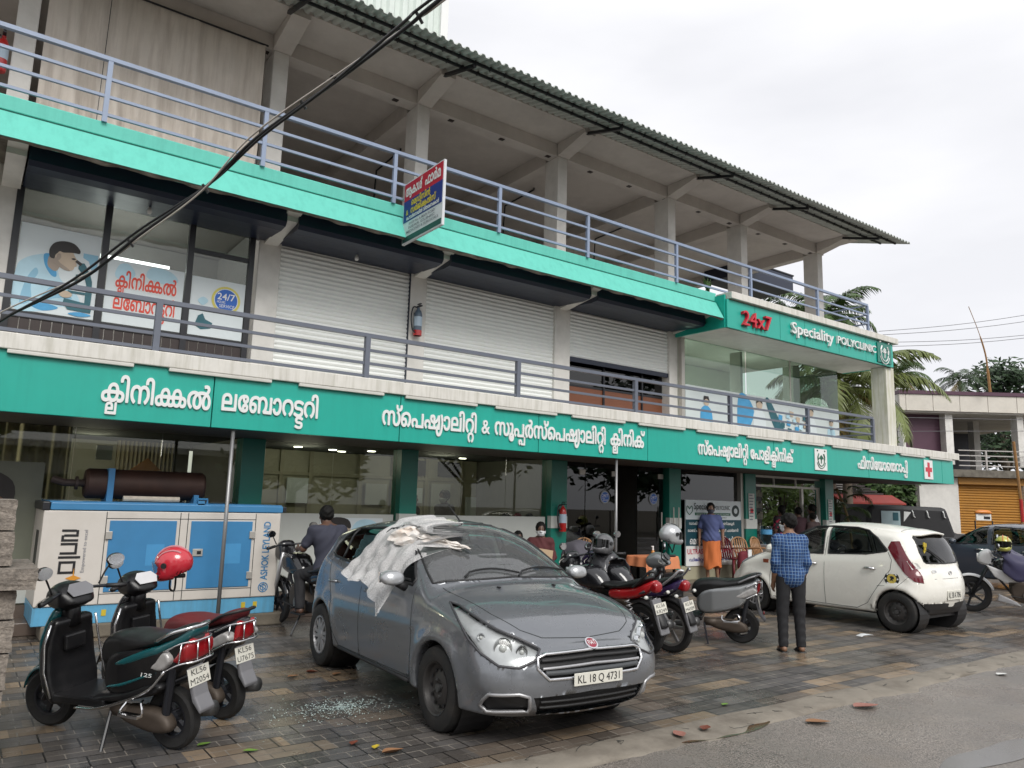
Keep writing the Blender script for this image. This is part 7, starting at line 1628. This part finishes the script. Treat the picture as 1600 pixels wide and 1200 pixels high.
DARKTR = cloth('charcoal trousers', (.012, .012, .014)); MASKW = M('white mask', (.62, .63, .64), .7); MASKD = M('dark grey mask', (.05, .055, .075), .7)
person('man in blue checked shirt, back turned, standing beside the white car', (8.36, 5.62, 0), R_(52), J=dict(head=(.03, .01, 1.575), shL=(0, .152, 1.365), shR=(0, -.152, 1.365), hpL=(0, .09, .9), anL=(-.05, .13, .07), knL=(-.0, .115, .49), knR=(.02, -.10, .49), anR=(-.02, -.10, .07), elL=(-.03, .20, 1.10), wrL=(.06, .20, .86), elR=(-.03, -.198, 1.10), wrR=(.08, -.18, .87)), s=.955, shirt=plaid(), sleeve=1.45, hem=.765, pants=DARKTR, mask=MASKW, yaw=38, h=.0125, fat=.93)
person('man in blue shirt and orange lungi standing before the banner', (13.25, 10.82, .15), R_(-139), J=dict(hip=(0, 0, .93), elL=(-.02, .25, 1.11), wrL=(.05, .26, .86), elR=(-.02, -.25, 1.11), wrR=(.05, -.26, .86), anL=(-.02, .13, .07), anR=(.02, -.08, .07)), s=.95, shirt=cloth('blue grey shirt', (.075, .095, .22)), sleeve=.75, hem=.86, lungi=cloth('orange lungi', (.58, .16, .045)), mask=MASKD, skin=SKIN, h=.0125, fat=1.15)
bpy.context.view_layer.update()
person('man in a dark slate shirt sitting on the black motorcycle beside the generator', (3.90, 9.14, .27), R_(96), SIT, dict(chest=(.08, -.0, .86), neck=(.14, -.01, 1.05), head=(.20, -.02, 1.16), shL=(.11, .185, .98), shR=(.11, -.195, .98), knL=(.30, .24, .42), anL=(.16, .28, .05), knR=(.30, -.24, .42), anR=(.16, -.28, .05), elL=(.2, .27, .76), wrL=(.45, .2, .74), elR=(.2, -.27, .76), wrR=(.42, -.24, .72)), shirt=cloth('dark slate shirt', (.032, .034, .052)), sleeve=.7, hem=.44, pants=DARKTR, skin=SKIND, h=.016, fat=1.12, yaw=-12)
person('woman in red and black printed dress standing at the open counter', (16.0, 10.95, .15), R_(75), s=.95, shirt=floral(), sleeve=.8, hem=.7, skirt=MATS.get('x') or bpy.data.materials['red and black printed cloth'], skin=SKIND, hairlong=1, h=.02, collar=False)
person('person in dark clothes standing in the crowd right of the woman in the printed dress', (16.75, 11.0, .15), R_(70), s=.93, shirt=cloth('dark maroon kurta', (.035, .012, .018)), sleeve=1.4, hem=.6, pants=DARKTR, skin=SKIND, h=.022)
person('man in a white shirt at the right side of the open counter', (17.35, 11.0, .15), R_(110), s=.98, shirt=cloth('white shirt', (.45, .44, .45)), sleeve=.8, pants=DARKTR, skin=SKIND, h=.022)
person('short person in a brown shirt between the dark one and the man in white', (17.05, 10.8, .15), R_(80), s=.86, shirt=cloth('brown shirt', (.05, .03, .03)), sleeve=.8, pants=DARKTR, skin=SKIND, h=.022)
person('person in black standing outside beyond the last green pillar', (19.9, 12.2, 0), R_(120), s=.95, shirt=cloth('black shirt', (.014, .014, .016)), sleeve=1.3, pants=DARKTR, skin=SKIND, h=.022)
person('woman in navy with a white mask sitting behind the silver car', (7.2, 10.72, .02), R_(-110), SIT, shirt=cloth('navy dress', (.02, .03, .06)), sleeve=1.3, hem=.4, pants=cloth('navy dress', (.02, .03, .06)), skin=SKIN, mask=MASKW, hairlong=.6, h=.02)
person('child with a white mask sitting in the middle of the row behind the silver car', (7.98, 10.70, .05), R_(-115), SIT, s=.88, shirt=cloth('dark shirt', (.02, .02, .024)), sleeve=.8, hem=.4, pants=DARKTR, skin=SKIND, mask=MASKW, h=.02)
person('woman in a maroon shawl sitting behind the silver car with a paper packet', (8.42, 10.62, .05), R_(-125), SIT, shirt=cloth('maroon shawl', (.085, .02, .022)), sleeve=1.6, hem=.4, pants=cloth('blue cloth', (.02, .09, .22)), skin=SKIND, mask=MASKW, h=.02, hairlong=.4)
pk_ = MB().box(-.13, .13, -.008, .008, -.10, .10).build('paper_packet', M('brown paper', (.40, .29, .18), .8), None, bevel=.004); pk_.location = (8.26, 10.28, .80); pk_.rotation_euler = (R_(-25), R_(8), R_(-35)); tag(pk_, 'brown paper packet held on the lap of the woman in the maroon shawl', 'packet')
person('masked person in grey standing inside behind the shop glass', (7.45, 12.3, .15), R_(190), s=1.0, shirt=cloth('grey shirt', (.05, .05, .06)), sleeve=.8, pants=DARKTR, skin=SKIND, mask=MASKW, h=.022)
person('person inside close to the green pillar seen in dark profile', (6.75, 12.3, .15), R_(0), s=.97, shirt=cloth('black shirt', (.014, .014, .016)), sleeve=.8, pants=DARKTR, skin=SKIND, h=.022)
for i, (x, c, lab) in enumerate(((8.5, cloth('dark shirt', (.02, .02, .024)), 'leftmost of three people seated inside behind the glass, in black'), (8.78, cloth('red scarf', (.22, .02, .04)), 'middle of three people seated inside behind the glass, in a red scarf'), (9.06, cloth('grey shirt', (.05, .05, .06)), 'rightmost of three people seated inside behind the glass, in grey'))):
    person(lab, (x, 11.75, .17), R_(80), SIT, shirt=c, sleeve=1.3, hem=.4, pants=DARKTR, skin=SKIND, h=.022, hair=c if i == 1 else HAIR)
# ------------------------------------------------------------------ furniture and small things in front of the clinic
CHR = M('tan moulded plastic', (.42, .235, .12), .35, var=.06); CHD = M('maroon moulded plastic', (.13, .012, .02), .35)
def chair(label, loc, rz, mat=CHR, grp='plastic chairs by the clinic wall'):
    t = thing('plastic_chair', label, 'chair', loc, rz, grp)
    MB().grid(lambda u, v: (-.2+.42*u, -.21+.42*v, .43+.03*(2*v-1)**2-.015*math.sin(u*3.1)+.012*u), 10, 10).build('seat', mat, t, True).modifiers.new('t', 'SOLIDIFY').thickness = .012
    bk = MB(); fr = cat([(-.20, .21, .42), (-.25, .22, .62), (-.29, .19, .80), (-.31, .08, .87), (-.315, 0, .88), (-.31, -.08, .87), (-.29, -.19, .80), (-.25, -.22, .62), (-.20, -.21, .42)], 5); bk.tube(fr, .018, 6)
    b = bk.build('backrest', mat, t, True)
    for k in range(5):
        y = (k-2)*.068; MB().tube([(-.205, y, .44), (-.255, y*1.02, .65), (-.30, y*.95, .855-abs(k-2)*.012)], .017, 6).build('back_slat', mat, b, True)
    for sx, sy_ in ((1, 1), (1, -1), (-1, 1), (-1, -1)): MB().tube([(sx*.18, sy_*.19, .43), (sx*.23, sy_*.225, 0)], [.024, .017], 6).build('leg', mat, t, True)
    for sy_ in (1, -1): MB().tube(cat([(-.25, sy_*.22, .64), (-.05, sy_*.25, .66), (.15, sy_*.25, .64), (.2, sy_*.225, .43)], 4), .016, 6).build('armrest', mat, t, True)
    return t
chair('tan plastic chair left of the orange covered table, facing right', (9.6, 10.32, 0), R_(20)); chair('tan plastic chair pushed behind the orange covered table', (9.9, 10.85, .15), R_(-90))
chair('tan plastic chair beside the maroon bag, left of the green pillar', (14.35, 10.7, .15), R_(-100)); chair('tan plastic chair in front of the green pillar with the notice', (14.95, 10.65, .15), R_(-80))
chair('maroon plastic chair right of the man in the orange lungi', (13.9, 10.75, .15), R_(-95), CHD)
tb = thing('covered_table', 'small table covered by an orange cloth in front of the glass doors', 'table', (10.88, 10.28, 0))
MB().box(-.40, .40, -.25, .25, .70, .735).build('tabletop', WOOD, tb)
for sx in (-.36, .36):
    for sy_ in (-.21, .21): MB().box(sx-.02, sx+.02, sy_-.02, sy_+.02, 0, .70).build('leg', BLK, tb)
def tcl(u, v):
    x = (u-.5)*1.24; y = (v-.5)*.94; dx = max(0, abs(x)-.42); dy = max(0, abs(y)-.27); z = .742-.92*(dx+dy*1.25)-.0; sx = math.copysign(min(abs(x), .425+dx*.18), x); sy_ = math.copysign(min(abs(y), .275+dy*.15), y)
    return (sx+.012*math.sin(y*24)*(dx > 0), sy_+.012*math.sin(x*22)*(dy > 0), z)
m = MB(); m.grid(tcl, 48, 38); tc_ = m.build('tablecloth', cloth('orange tablecloth', (.60, .22, .10)), None, True); tc_.location = (10.88, 10.28, 0); tag(tc_, 'orange cloth draped over the small table by the doors', 'tablecloth')
MB().box(-.32, .32, -.42, -.30, .12, .58).build('box_body', BLKP, None, bevel=.01); bx_ = bpy.data.objects[-1] if False else [o for o in bpy.data.objects if o.name.startswith('box_body')][-1]; bx_.name = 'black_case'; bx_.location = (10.95, 10.28, -.12); tag(bx_, 'flat black case standing on the ground against the orange covered table', 'case')
sb_ = thing('spray_bottle', 'small sanitiser spray bottle with amber liquid on the orange tablecloth', 'bottle', (10.86, 10.25, .745)); MB().lathe([(.001, 0), (.034, 0), (.036, .07), (.02, .10), (.001, .10)], 14).build('bottle', M('amber liquid', (.5, .2, .02), .15, coat=.5), sb_, True); MB().lathe([(.02, .1), (.014, .16), (.001, .16)], 10).box(-.04, .015, -.01, .01, .16, .18).build('spray_head', LETW, sb_)
bd = thing('brown_carton', 'brown carton on the step right of the orange covered table', 'carton', (11.65, 10.62, .15)); MB().box(-.18, .18, -.14, .14, 0, .28).build('box', M('brown cardboard', (.16, .085, .05), .8), bd, bevel=.006); MB().box(-.03, .03, -.142, .142, .279, .283).build('tape', M('parcel tape', (.3, .2, .1), .4), bd)
bg_ = thing('maroon_bag', 'maroon bag with white papers hung on the maroon chair', 'bag', (13.95, 10.5, .38)); blob('bag_body', [(-.16, 0), (.16, 0), (.18, .3), (.1, .38), (-.1, .38), (-.18, .3)], .07, cloth('maroon bag', (.14, .015, .025)), bg_, .06, 2.4, 0, .02); MB().box(.02, .14, -.09, -.075, .1, .42).build('papers', LETW, bg_)
wd2 = thing('water_dispenser', 'clear bottle water dispenser standing by the green pillar with the notice', 'dispenser', (15.3, 10.9, .15)); MB().box(-.16, .16, -.16, .16, 0, .72).build('cabinet', M('grey dispenser', (.3, .31, .33), .4), wd2, bevel=.015); MB().lathe([(.001, 1.14), (.12, 1.14), (.135, 1.10), (.135, .86), (.12, .82), (.06, .74), (.05, .70)], 18).build('water_bottle', glass('blue water bottle', (.5, .68, .78), .9, .04, 1.4), wd2, 'auto'); MB().box(-.05, -.02, -.2, -.16, .55, .6).box(.02, .05, -.2, -.16, .55, .6).build('tap', LETW, wd2)
MB().lathe([(.137, .95), (.137, 1.06)], 18, None, False, False).build('bottle_label', M('blue label', (.08, .3, .55), .4), wd2)
# clinic banner
bn = thing('clinic_banner', 'standing printed banner, white over dark teal, behind the man in the lungi', 'banner', (13.68, 11.06, .43)); hw = .96
b0 = MB().box(-hw, hw, 0, .03, 0, 1.40).build('board', PW, bn); DTL = M('banner dark teal', (.006, .055, .075), .5)
def bnr(x0, x1, z0, z1, mat, nm='panel', y=0.): return MB().box(x0, x1, -.004-y, -y, z0, z1).build(nm, mat, b0)
bnr(-hw, hw, .42, .98, DTL); bnr(-hw, hw, 0, .42, LETW)
def btx(s, x0, x1, z, xh, mat, lat=True, off=.0):
    m = MB(); put_text(m, latin(s, off) if lat else mal(s, .02), Matrix.Translation((0, -.009, 0)), x0, x1, z, xh, 0, .67 if lat else .57); m.build('banner_lettering', mat, b0)
INK2 = M('banner ink', (.015, .03, .03), .5)
btx('Speciality', -.70, -.06, 1.20, .13, INK2, off=.01); btx('POLYCLINIC', -.02, .52, 1.20, .085, INK2); bnr(-.66, .54, 1.07, 1.13, INKG, 'strip'); btx('24 HOUR MULTI SPECIALITY CLINIC', -.62, .50, 1.082, .03, LETW); btx('COMPUTERISED LABORATORY PHARMACY', -.5, .4, 1.01, .03, INK2)
badge_ = MB().prism(disc(.72, 1.18, .13), -.006, -.002, 'xz').build('badge', INK2, b0); MB().prism(disc(.72, 1.18, .06), -.010, -.007, 'xz').build('badge', PW, b0)
btx('ഡാക്ടറുെട േസവനം 24 മണിKൂർ', -.86, .66, .87, .045, LETW, False); btx('ലാബ് എK്സ് െറ സ്കാനിംഗ് ഫാർമസി', -.9, .80, .72, .045, LETW, False); btx('െമഡിKൽ സ്േറ്റാർ', -.84, .62, .46, .11, LETW, False)
btx('ULTRASOUND SCANNING', -.92, .8, .25, .10, M('banner red', (.5, .01, .05), .5), off=.015); btx('ഡിജിRൽ എK്സ് െറ', -.86, .5, .1, .05, M('banner blue', (.02, .03, .25), .5), False)
hm = MB()
for sg_ in (-1, 1): hm.tube(cat([(-.84, -.008, 1.08), (-.84+sg_*.09, -.008, 1.16), (-.84+sg_*.07, -.008, 1.27), (-.84, -.008, 1.2)], 4), .008, 5)
hm.build('banner_mark', INKG, b0)
for x, z, w_, h_, lab in ((14.9, 1.66, .11, .36, 'white notice sheets pasted on the green pillar by the water dispenser'), (18.14, 1.62, .1, .34, 'white notice sheets pasted on the last green pillar')):
    o = MB().box(-w_, w_, 0, .004, -h_, h_).build('notice_sheet', FROST, None); o.location = (x, 10.985, z); tag(o, lab, 'notice'); k = MB()
    for i in range(9): k.box(-w_*.8, w_*(.3+.5*((i*7) % 4)/4), -.003, -.001, h_*.85-i*h_*.19, h_*.85-i*h_*.19+.025)
    k.build('printed_lines', M('grey ink', (.16, .17, .2), .6), o)
    MB().box(-w_*.5, w_*.5, -.003, -.001, -.08, .02).build('red_stamp', RED, o)
# grey cover draped over a chair behind the bonnet of the silver car
cv_ = [[(-.42, -.2, .12), (-.30, -.12, .62), (-.16, 0, 1.0), (.0, .02, 1.06), (.2, .03, 1.05), (.34, 0, .75), (.46, -.05, .2)], [(-.5, -.42, .10), (-.36, -.36, .6), (-.2, -.30, .98), (.0, -.28, 1.07), (.22, -.28, 1.04), (.38, -.3, .7), (.52, -.36, .15)], [(-.46, -.6, .08), (-.36, -.55, .5), (-.2, -.5, .82), (.0, -.46, .95), (.2, -.46, .9), (.36, -.5, .6), (.5, -.55, .1)]]
drape('rain_cover', 'dark grey rain cover draped over a seat behind the bonnet of the silver car', 'cover', [[(8.25+x, 9.6+y, z) for x, y, z in r] for r in cv_], cloth('grey rain cover', (.075, .07, .085)), .03, .008, 9)
# plastic sheet over the broken window of the silver car
def plastic():
    m, nt, b, vec = newmat('thin white plastic'); nt.nodes.remove(b); out = nt.nodes['Material Output']
    d = nt.nodes.new('ShaderNodeBsdfDiffuse'); tl = nt.nodes.new('ShaderNodeBsdfTranslucent'); tr = nt.nodes.new('ShaderNodeBsdfTransparent'); gl = nt.nodes.new('ShaderNodeBsdfGlossy'); gl.inputs['Roughness'].default_value = .25
    mp = nt.nodes.new('ShaderNodeMapping'); mp.inputs['Scale'].default_value = (1, 1, .5); nt.links.new(vec, mp.inputs[0])
    n = nnoise(nt, vec, 90, 5, .7); bp_n = nt.nodes.new('ShaderNodeBump'); bp_n.inputs['Strength'].default_value = .8; bp_n.inputs['Distance'].default_value = .012; nt.links.new(n, bp_n.inputs['Height'])
    n2 = nnoise(nt, mp.outputs[0], 6, 4)
    for s_ in (d, gl): nt.links.new(bp_n.outputs[0], s_.inputs['Normal'])
    d.inputs[0].default_value = (.82, .81, .80, 1); tl.inputs[0].default_value = (.7, .7, .7, 1)
    def mix(a, c, f):
        x = nt.nodes.new('ShaderNodeMixShader'); (nt.links.new(f, x.inputs[0]) if hasattr(f, 'is_output') else setattr(x.inputs[0], 'default_value', f)); nt.links.new(a, x.inputs[1]); nt.links.new(c, x.inputs[2]); return x.outputs[0]
    o = mix(mix(d.outputs[0], tl.outputs[0], .35), gl.outputs[0], .08); o = mix(o, tr.outputs[0], nmath(nt, 'MULTIPLY', nramp(nt, n, [(.30, .7), (.66, .03)]), nramp(nt, n2, [(.35, .25), (.65, .9)])))
    nt.links.new(o, out.inputs[0]); return m
MW = S_CAR.matrix_basis
def onshell(d, sg, u, v, off):
    h, n = S_SH.cast(d, sg, u, v); return MW @ (h+n*off)
rnd = np.random.default_rng(4)
# local x range 1.45..2.6 along the side (+y is the image-left side of the car), from the roof down over the window to the mirror
def sheet_pt(u, v):
    x = 1.52+.90*u+.14*(1-abs(2*u-1))*0+.10*(v-.4)*(u-.45)*2
    if v < .28: # on the roof
        y = .10+.38*(v/.28); h, n = S_SH.cast('top', 1, max(1.95, x), y); p = h+Vector((0, 0, .03))
        p.x = x if x > 1.95 else 1.95-(1.95-x)*.4
    else:
        t = (v-.28)/.72; z = 1.44-.54*t-.07*math.sin(u*7+.6)*t*t-.10*(u < .2)*t+.16*t*t*(1 if .75 < u else 0)*(u-.75)*4
        h, n = S_SH.cast('side', 1, min(max(x, 1.75 if z > 1.3 else 1.4), 2.75), max(z, .5)); 
        if h is None: h, n = S_SH.cast('side', 1, 2.1, min(max(z, .5), 1.40))
        p = h+n*(.03+.05*t); p.x = x; p.z = z
        p.y += .10*t*t
    fold = .026*math.sin(u*26+2.5*math.sin(v*3))+.014*math.sin(u*53+v*7)+.007*math.sin(v*33+u*19)+.006*math.sin(v*21-u*61)
    p = p+Vector((0, .8*fold*max(.25, v), .35*fold)); return tuple(p)
m = MB(); m.grid(sheet_pt, 70, 56); o = m.build('plastic_sheet', plastic(), None, True); o.matrix_basis = MW; tag(o, 'crumpled white plastic sheet hung over the broken front window of the silver car', 'sheet')
def wad(u, v):
    x = 1.98-.55*v; y = .60-.02*v-.30*max(0, v-.42)/.58; h, n = S_SH.cast('top', 1, x, y)
    if h is None: h = Vector((x, y, 1.2))
    wd = (.17-.10*v)*(1+.22*math.sin(v*23)); a = (u-.5)*2; hgt = (.055-.03*v)*max(0, 1-a*a)**.5*(1+.45*math.sin(u*13+v*19)*math.sin(v*27-u*6))
    return (h.x+.55*wd*a+.015*math.sin(v*41+u*9), h.y+.8*wd*a+.02*math.sin(u*17+v*13), h.z+.02+hgt-.10*max(0, a*.5)*(v < .5))
m = MB(); m.grid(wad, 40, 60); PSH = M('soiled white plastic', (.74, .71, .67), .4, var=.1, scale=5, dirt_or_haze=.5, dirtcol=(.45, .24, .10), dscale=7, bump=.8, bscale=60); o = m.build('plastic_wad', PSH, None, True); o.matrix_basis = MW; tag(o, 'brown stained plastic bundle over the windscreen corner of the silver car', 'plastic bundle')
# ------------------------------------------------------------------ vehicles beyond the white car
def far_sedan():
    T = thing('parked_car', 'dark grey sedan parked behind the sporty motorcycle at the right edge', 'car', (20.35, 10.1, 0), R_(-90)); PA = M('dark blue grey car paint', (.045, .055, .075), .25, coat=.7, var=.03); ax = [(.85, .30), (3.4, .30)]
    sh = car_shell([(.12, .2), (.03, .3), (0, .5), (.05, .66), (.12, .72)], [(.12, .72), (.5, .88), (1.0, .97), (1.2, 1.01), (1.6, 1.27), (1.95, 1.44), (2.4, 1.50), (2.9, 1.48), (3.3, 1.40), (3.65, 1.22), (3.9, 1.08), (4.2, 1.04)], [(4.2, 1.04), (4.3, .9), (4.3, .5), (4.2, .28)], [(4.2, .28), (3, .2), (.6, .2), (.12, .2)],
        [(-.1, .74), (.3, .81), (1, .845), (3, .845), (3.9, .81), (4.4, .74)], [(-.9, .92), (-.55, .985), (-.33, 1.0), (-.12, .985), (0, .95), (.1, .9), (.3, .81), (.5, .70), (.8, .5)], [(-.2, .9), (1, .93), (4.4, 1.0)], ax, .33, h=.03)
    for sy in (-1, 1):
        for poly in ([(1.35, 1.0), (2.15, 1.02), (2.13, 1.40), (1.95, 1.38), (1.6, 1.2)], [(2.25, 1.02), (3.02, 1.03), (3.02, 1.38), (2.25, 1.42)], [(3.07, 1.03), (3.5, 1.06), (3.3, 1.28), (3.07, 1.37)]):
            q = sh.split('side', sy, poly, .018); wp_ = sh.part('side_window', q, glass('green car glass', (.32, .40, .36), .95, .01, 1.6), T); sh.strip('window_trim', 'side', sy, poly, .012, RUB, wp_)
        for x in (2.0, 2.95):
            h0, n0 = sh.cast('side', sy, x, .88); MB().tube([h0+n0*.004-Vector((.09, 0, 0)), h0+n0*.035, h0+n0*.004+Vector((.09, 0, 0))], [.012, .018, .012], 8).build('door_handle', CHROME, T, True)
        for line in ([(1.22, .3), (1.22, .97)], [(2.2, .3), (2.2, 1.0)]): sh.strip('door_gap', 'side', sy, line, .005, SEAM, T, False)
        blob('door_mirror', [(1.38, 1.0), (1.39, 1.08), (1.44, 1.105), (1.51, 1.09), (1.52, 1.02), (1.46, .985)], .1, PA, T, .06, 2.2, sy*.93, .03)
    sh.part('body', sh.Q[sh.keep], PA, T)
    for a in ax:
        for sy in (-1, 1): wheel(T, (a[0], sy*.75, .30), .30, .19, sy, 'cover')
    seats(T, (1.9, 2.8), .45)
far_sedan()
jx, jy = 23.2, 11.6
J_ = thing('soft_top_jeep', 'black soft top jeep with a square clear side window behind the white car', 'jeep', (jx, jy, 0), -.62797+R_(6)); JB = M('black canvas', (.012, .012, .014), .6, var=.3)
MB().prism([(-1.7, .55), (1.5, .55), (1.5, 1.1), (1.0, 1.12), (.75, 1.86), (-1.5, 1.90), (-1.66, 1.80), (-1.75, 1.1)], -.78, .78, 'xz').build('hood', JB, J_, bevel=.11)
MB().prism([(-1.75, .5), (2.1, .5), (2.1, 1.0), (-1.75, 1.05)], -.8, .8, 'xz').build('tub', BLKG, J_, bevel=.03); MB().box(-1.3, -.72, -.80, -.785, 1.2, 1.72).build('side_window', M('clear pane print', (.42, .55, .58), .2, var=.4, scale=2), J_); MB().box(-.95, -.78, -.806, -.80, 1.45, 1.68).build('sticker', M('dark teal print', (.02, .11, .14), .5), J_)
for x in (-.35, .1, .6): MB().tube([(x, -.8, 1.75), (x, -.84, 1.70), (x+.02, -.84, 1.58), (x+.08, -.8, 1.56)], .018, 6).build('hood_strap', LETW, J_)
MB().add([(-.62, -.80, 1.42), (-.38, -.80, 1.70), (-.60, -.80, 1.72)], [(0, 1, 2)]).build('white_flag_patch', LETW, J_)
for x in (-1.15, 1.5):
    for sy in (-1, 1): wheel(J_, (x, sy*.68, .36), .36, .22, sy, 'steel')
V_ = thing('parked_suv', 'white sport utility car behind the black jeep in front of the mustard shutter', 'car', (27.3, 11.3, 0), -.62797+R_(178)); WP = M('white car paint far', (.66, .66, .65), .3, coat=.5); ax = [(.85, .34), (3.55, .34)]
sh = car_shell([(.1, .25), (0, .5), (.03, .75), (.12, .95)], [(.12, .95), (.6, 1.06), (1.1, 1.12), (1.5, 1.45), (1.9, 1.72), (2.3, 1.80), (3.4, 1.80), (4.1, 1.74), (4.3, 1.68)], [(4.3, 1.68), (4.45, 1.1), (4.5, .6), (4.4, .3)], [(4.4, .3), (3, .26), (.6, .26), (.1, .25)], [(-.1, .8), (.3, .88), (1, .9), (3.6, .9), (4.6, .84)], [(-.9, .94), (-.3, 1.0), (0, .96), (.3, .86), (.6, .74), (.9, .55)], [(-.2, 1.05), (4.5, 1.12)], ax, .37, h=.04)
for sy in (-1, 1):
    for poly in ([(1.5, 1.15), (2.3, 1.16), (2.3, 1.66), (1.95, 1.62)], [(2.4, 1.16), (3.3, 1.16), (3.3, 1.68), (2.4, 1.68)], [(3.4, 1.16), (4.15, 1.18), (4.05, 1.6), (3.4, 1.68)]): q = sh.split('side', sy, poly, .02); sh.part('side_window', q, DARKG, V_)
q = sh.split('front', -1, [(-.7, 1.16), (.7, 1.16), (.58, 1.62), (-.58, 1.62)], .02, .05); sh.part('windscreen', q, WSG, V_); sh.part('body', sh.Q[sh.keep], WP, V_)
for a in ax:
    for sy in (-1, 1): wheel(V_, (a[0], sy*.8, .34), .34, .22, sy, 'cover')
ob_ = thing('orange_signboard', 'orange topped white board standing between the black jeep and the dark grey sedan', 'board', (*gp(1533, 22.2), .02), -.62797); MB().box(-.22, .22, -.02, .02, 1.5, 1.70).build('board', LETW, ob_, bevel=.01); MB().lathe([(.26, 0), (.24, .06), (.14, .10), (.001, .11)], 16, Matrix.Translation((0, 0, 1.70)) @ Matrix.Diagonal((1, .3, 1, 1))).build('orange_top', M('orange paint', (.6, .2, .03), .4), ob_, True); MB().tube([(-.25, 0, 0), (-.25, 0, 1.5)], .02, 6).tube([(.25, 0, 0), (.25, 0, 1.5)], .02, 6).build('legs', BLK, ob_); MB().box(.0, .18, -.024, -.02, 1.54, 1.62).build('dark_panel', BLK, ob_)
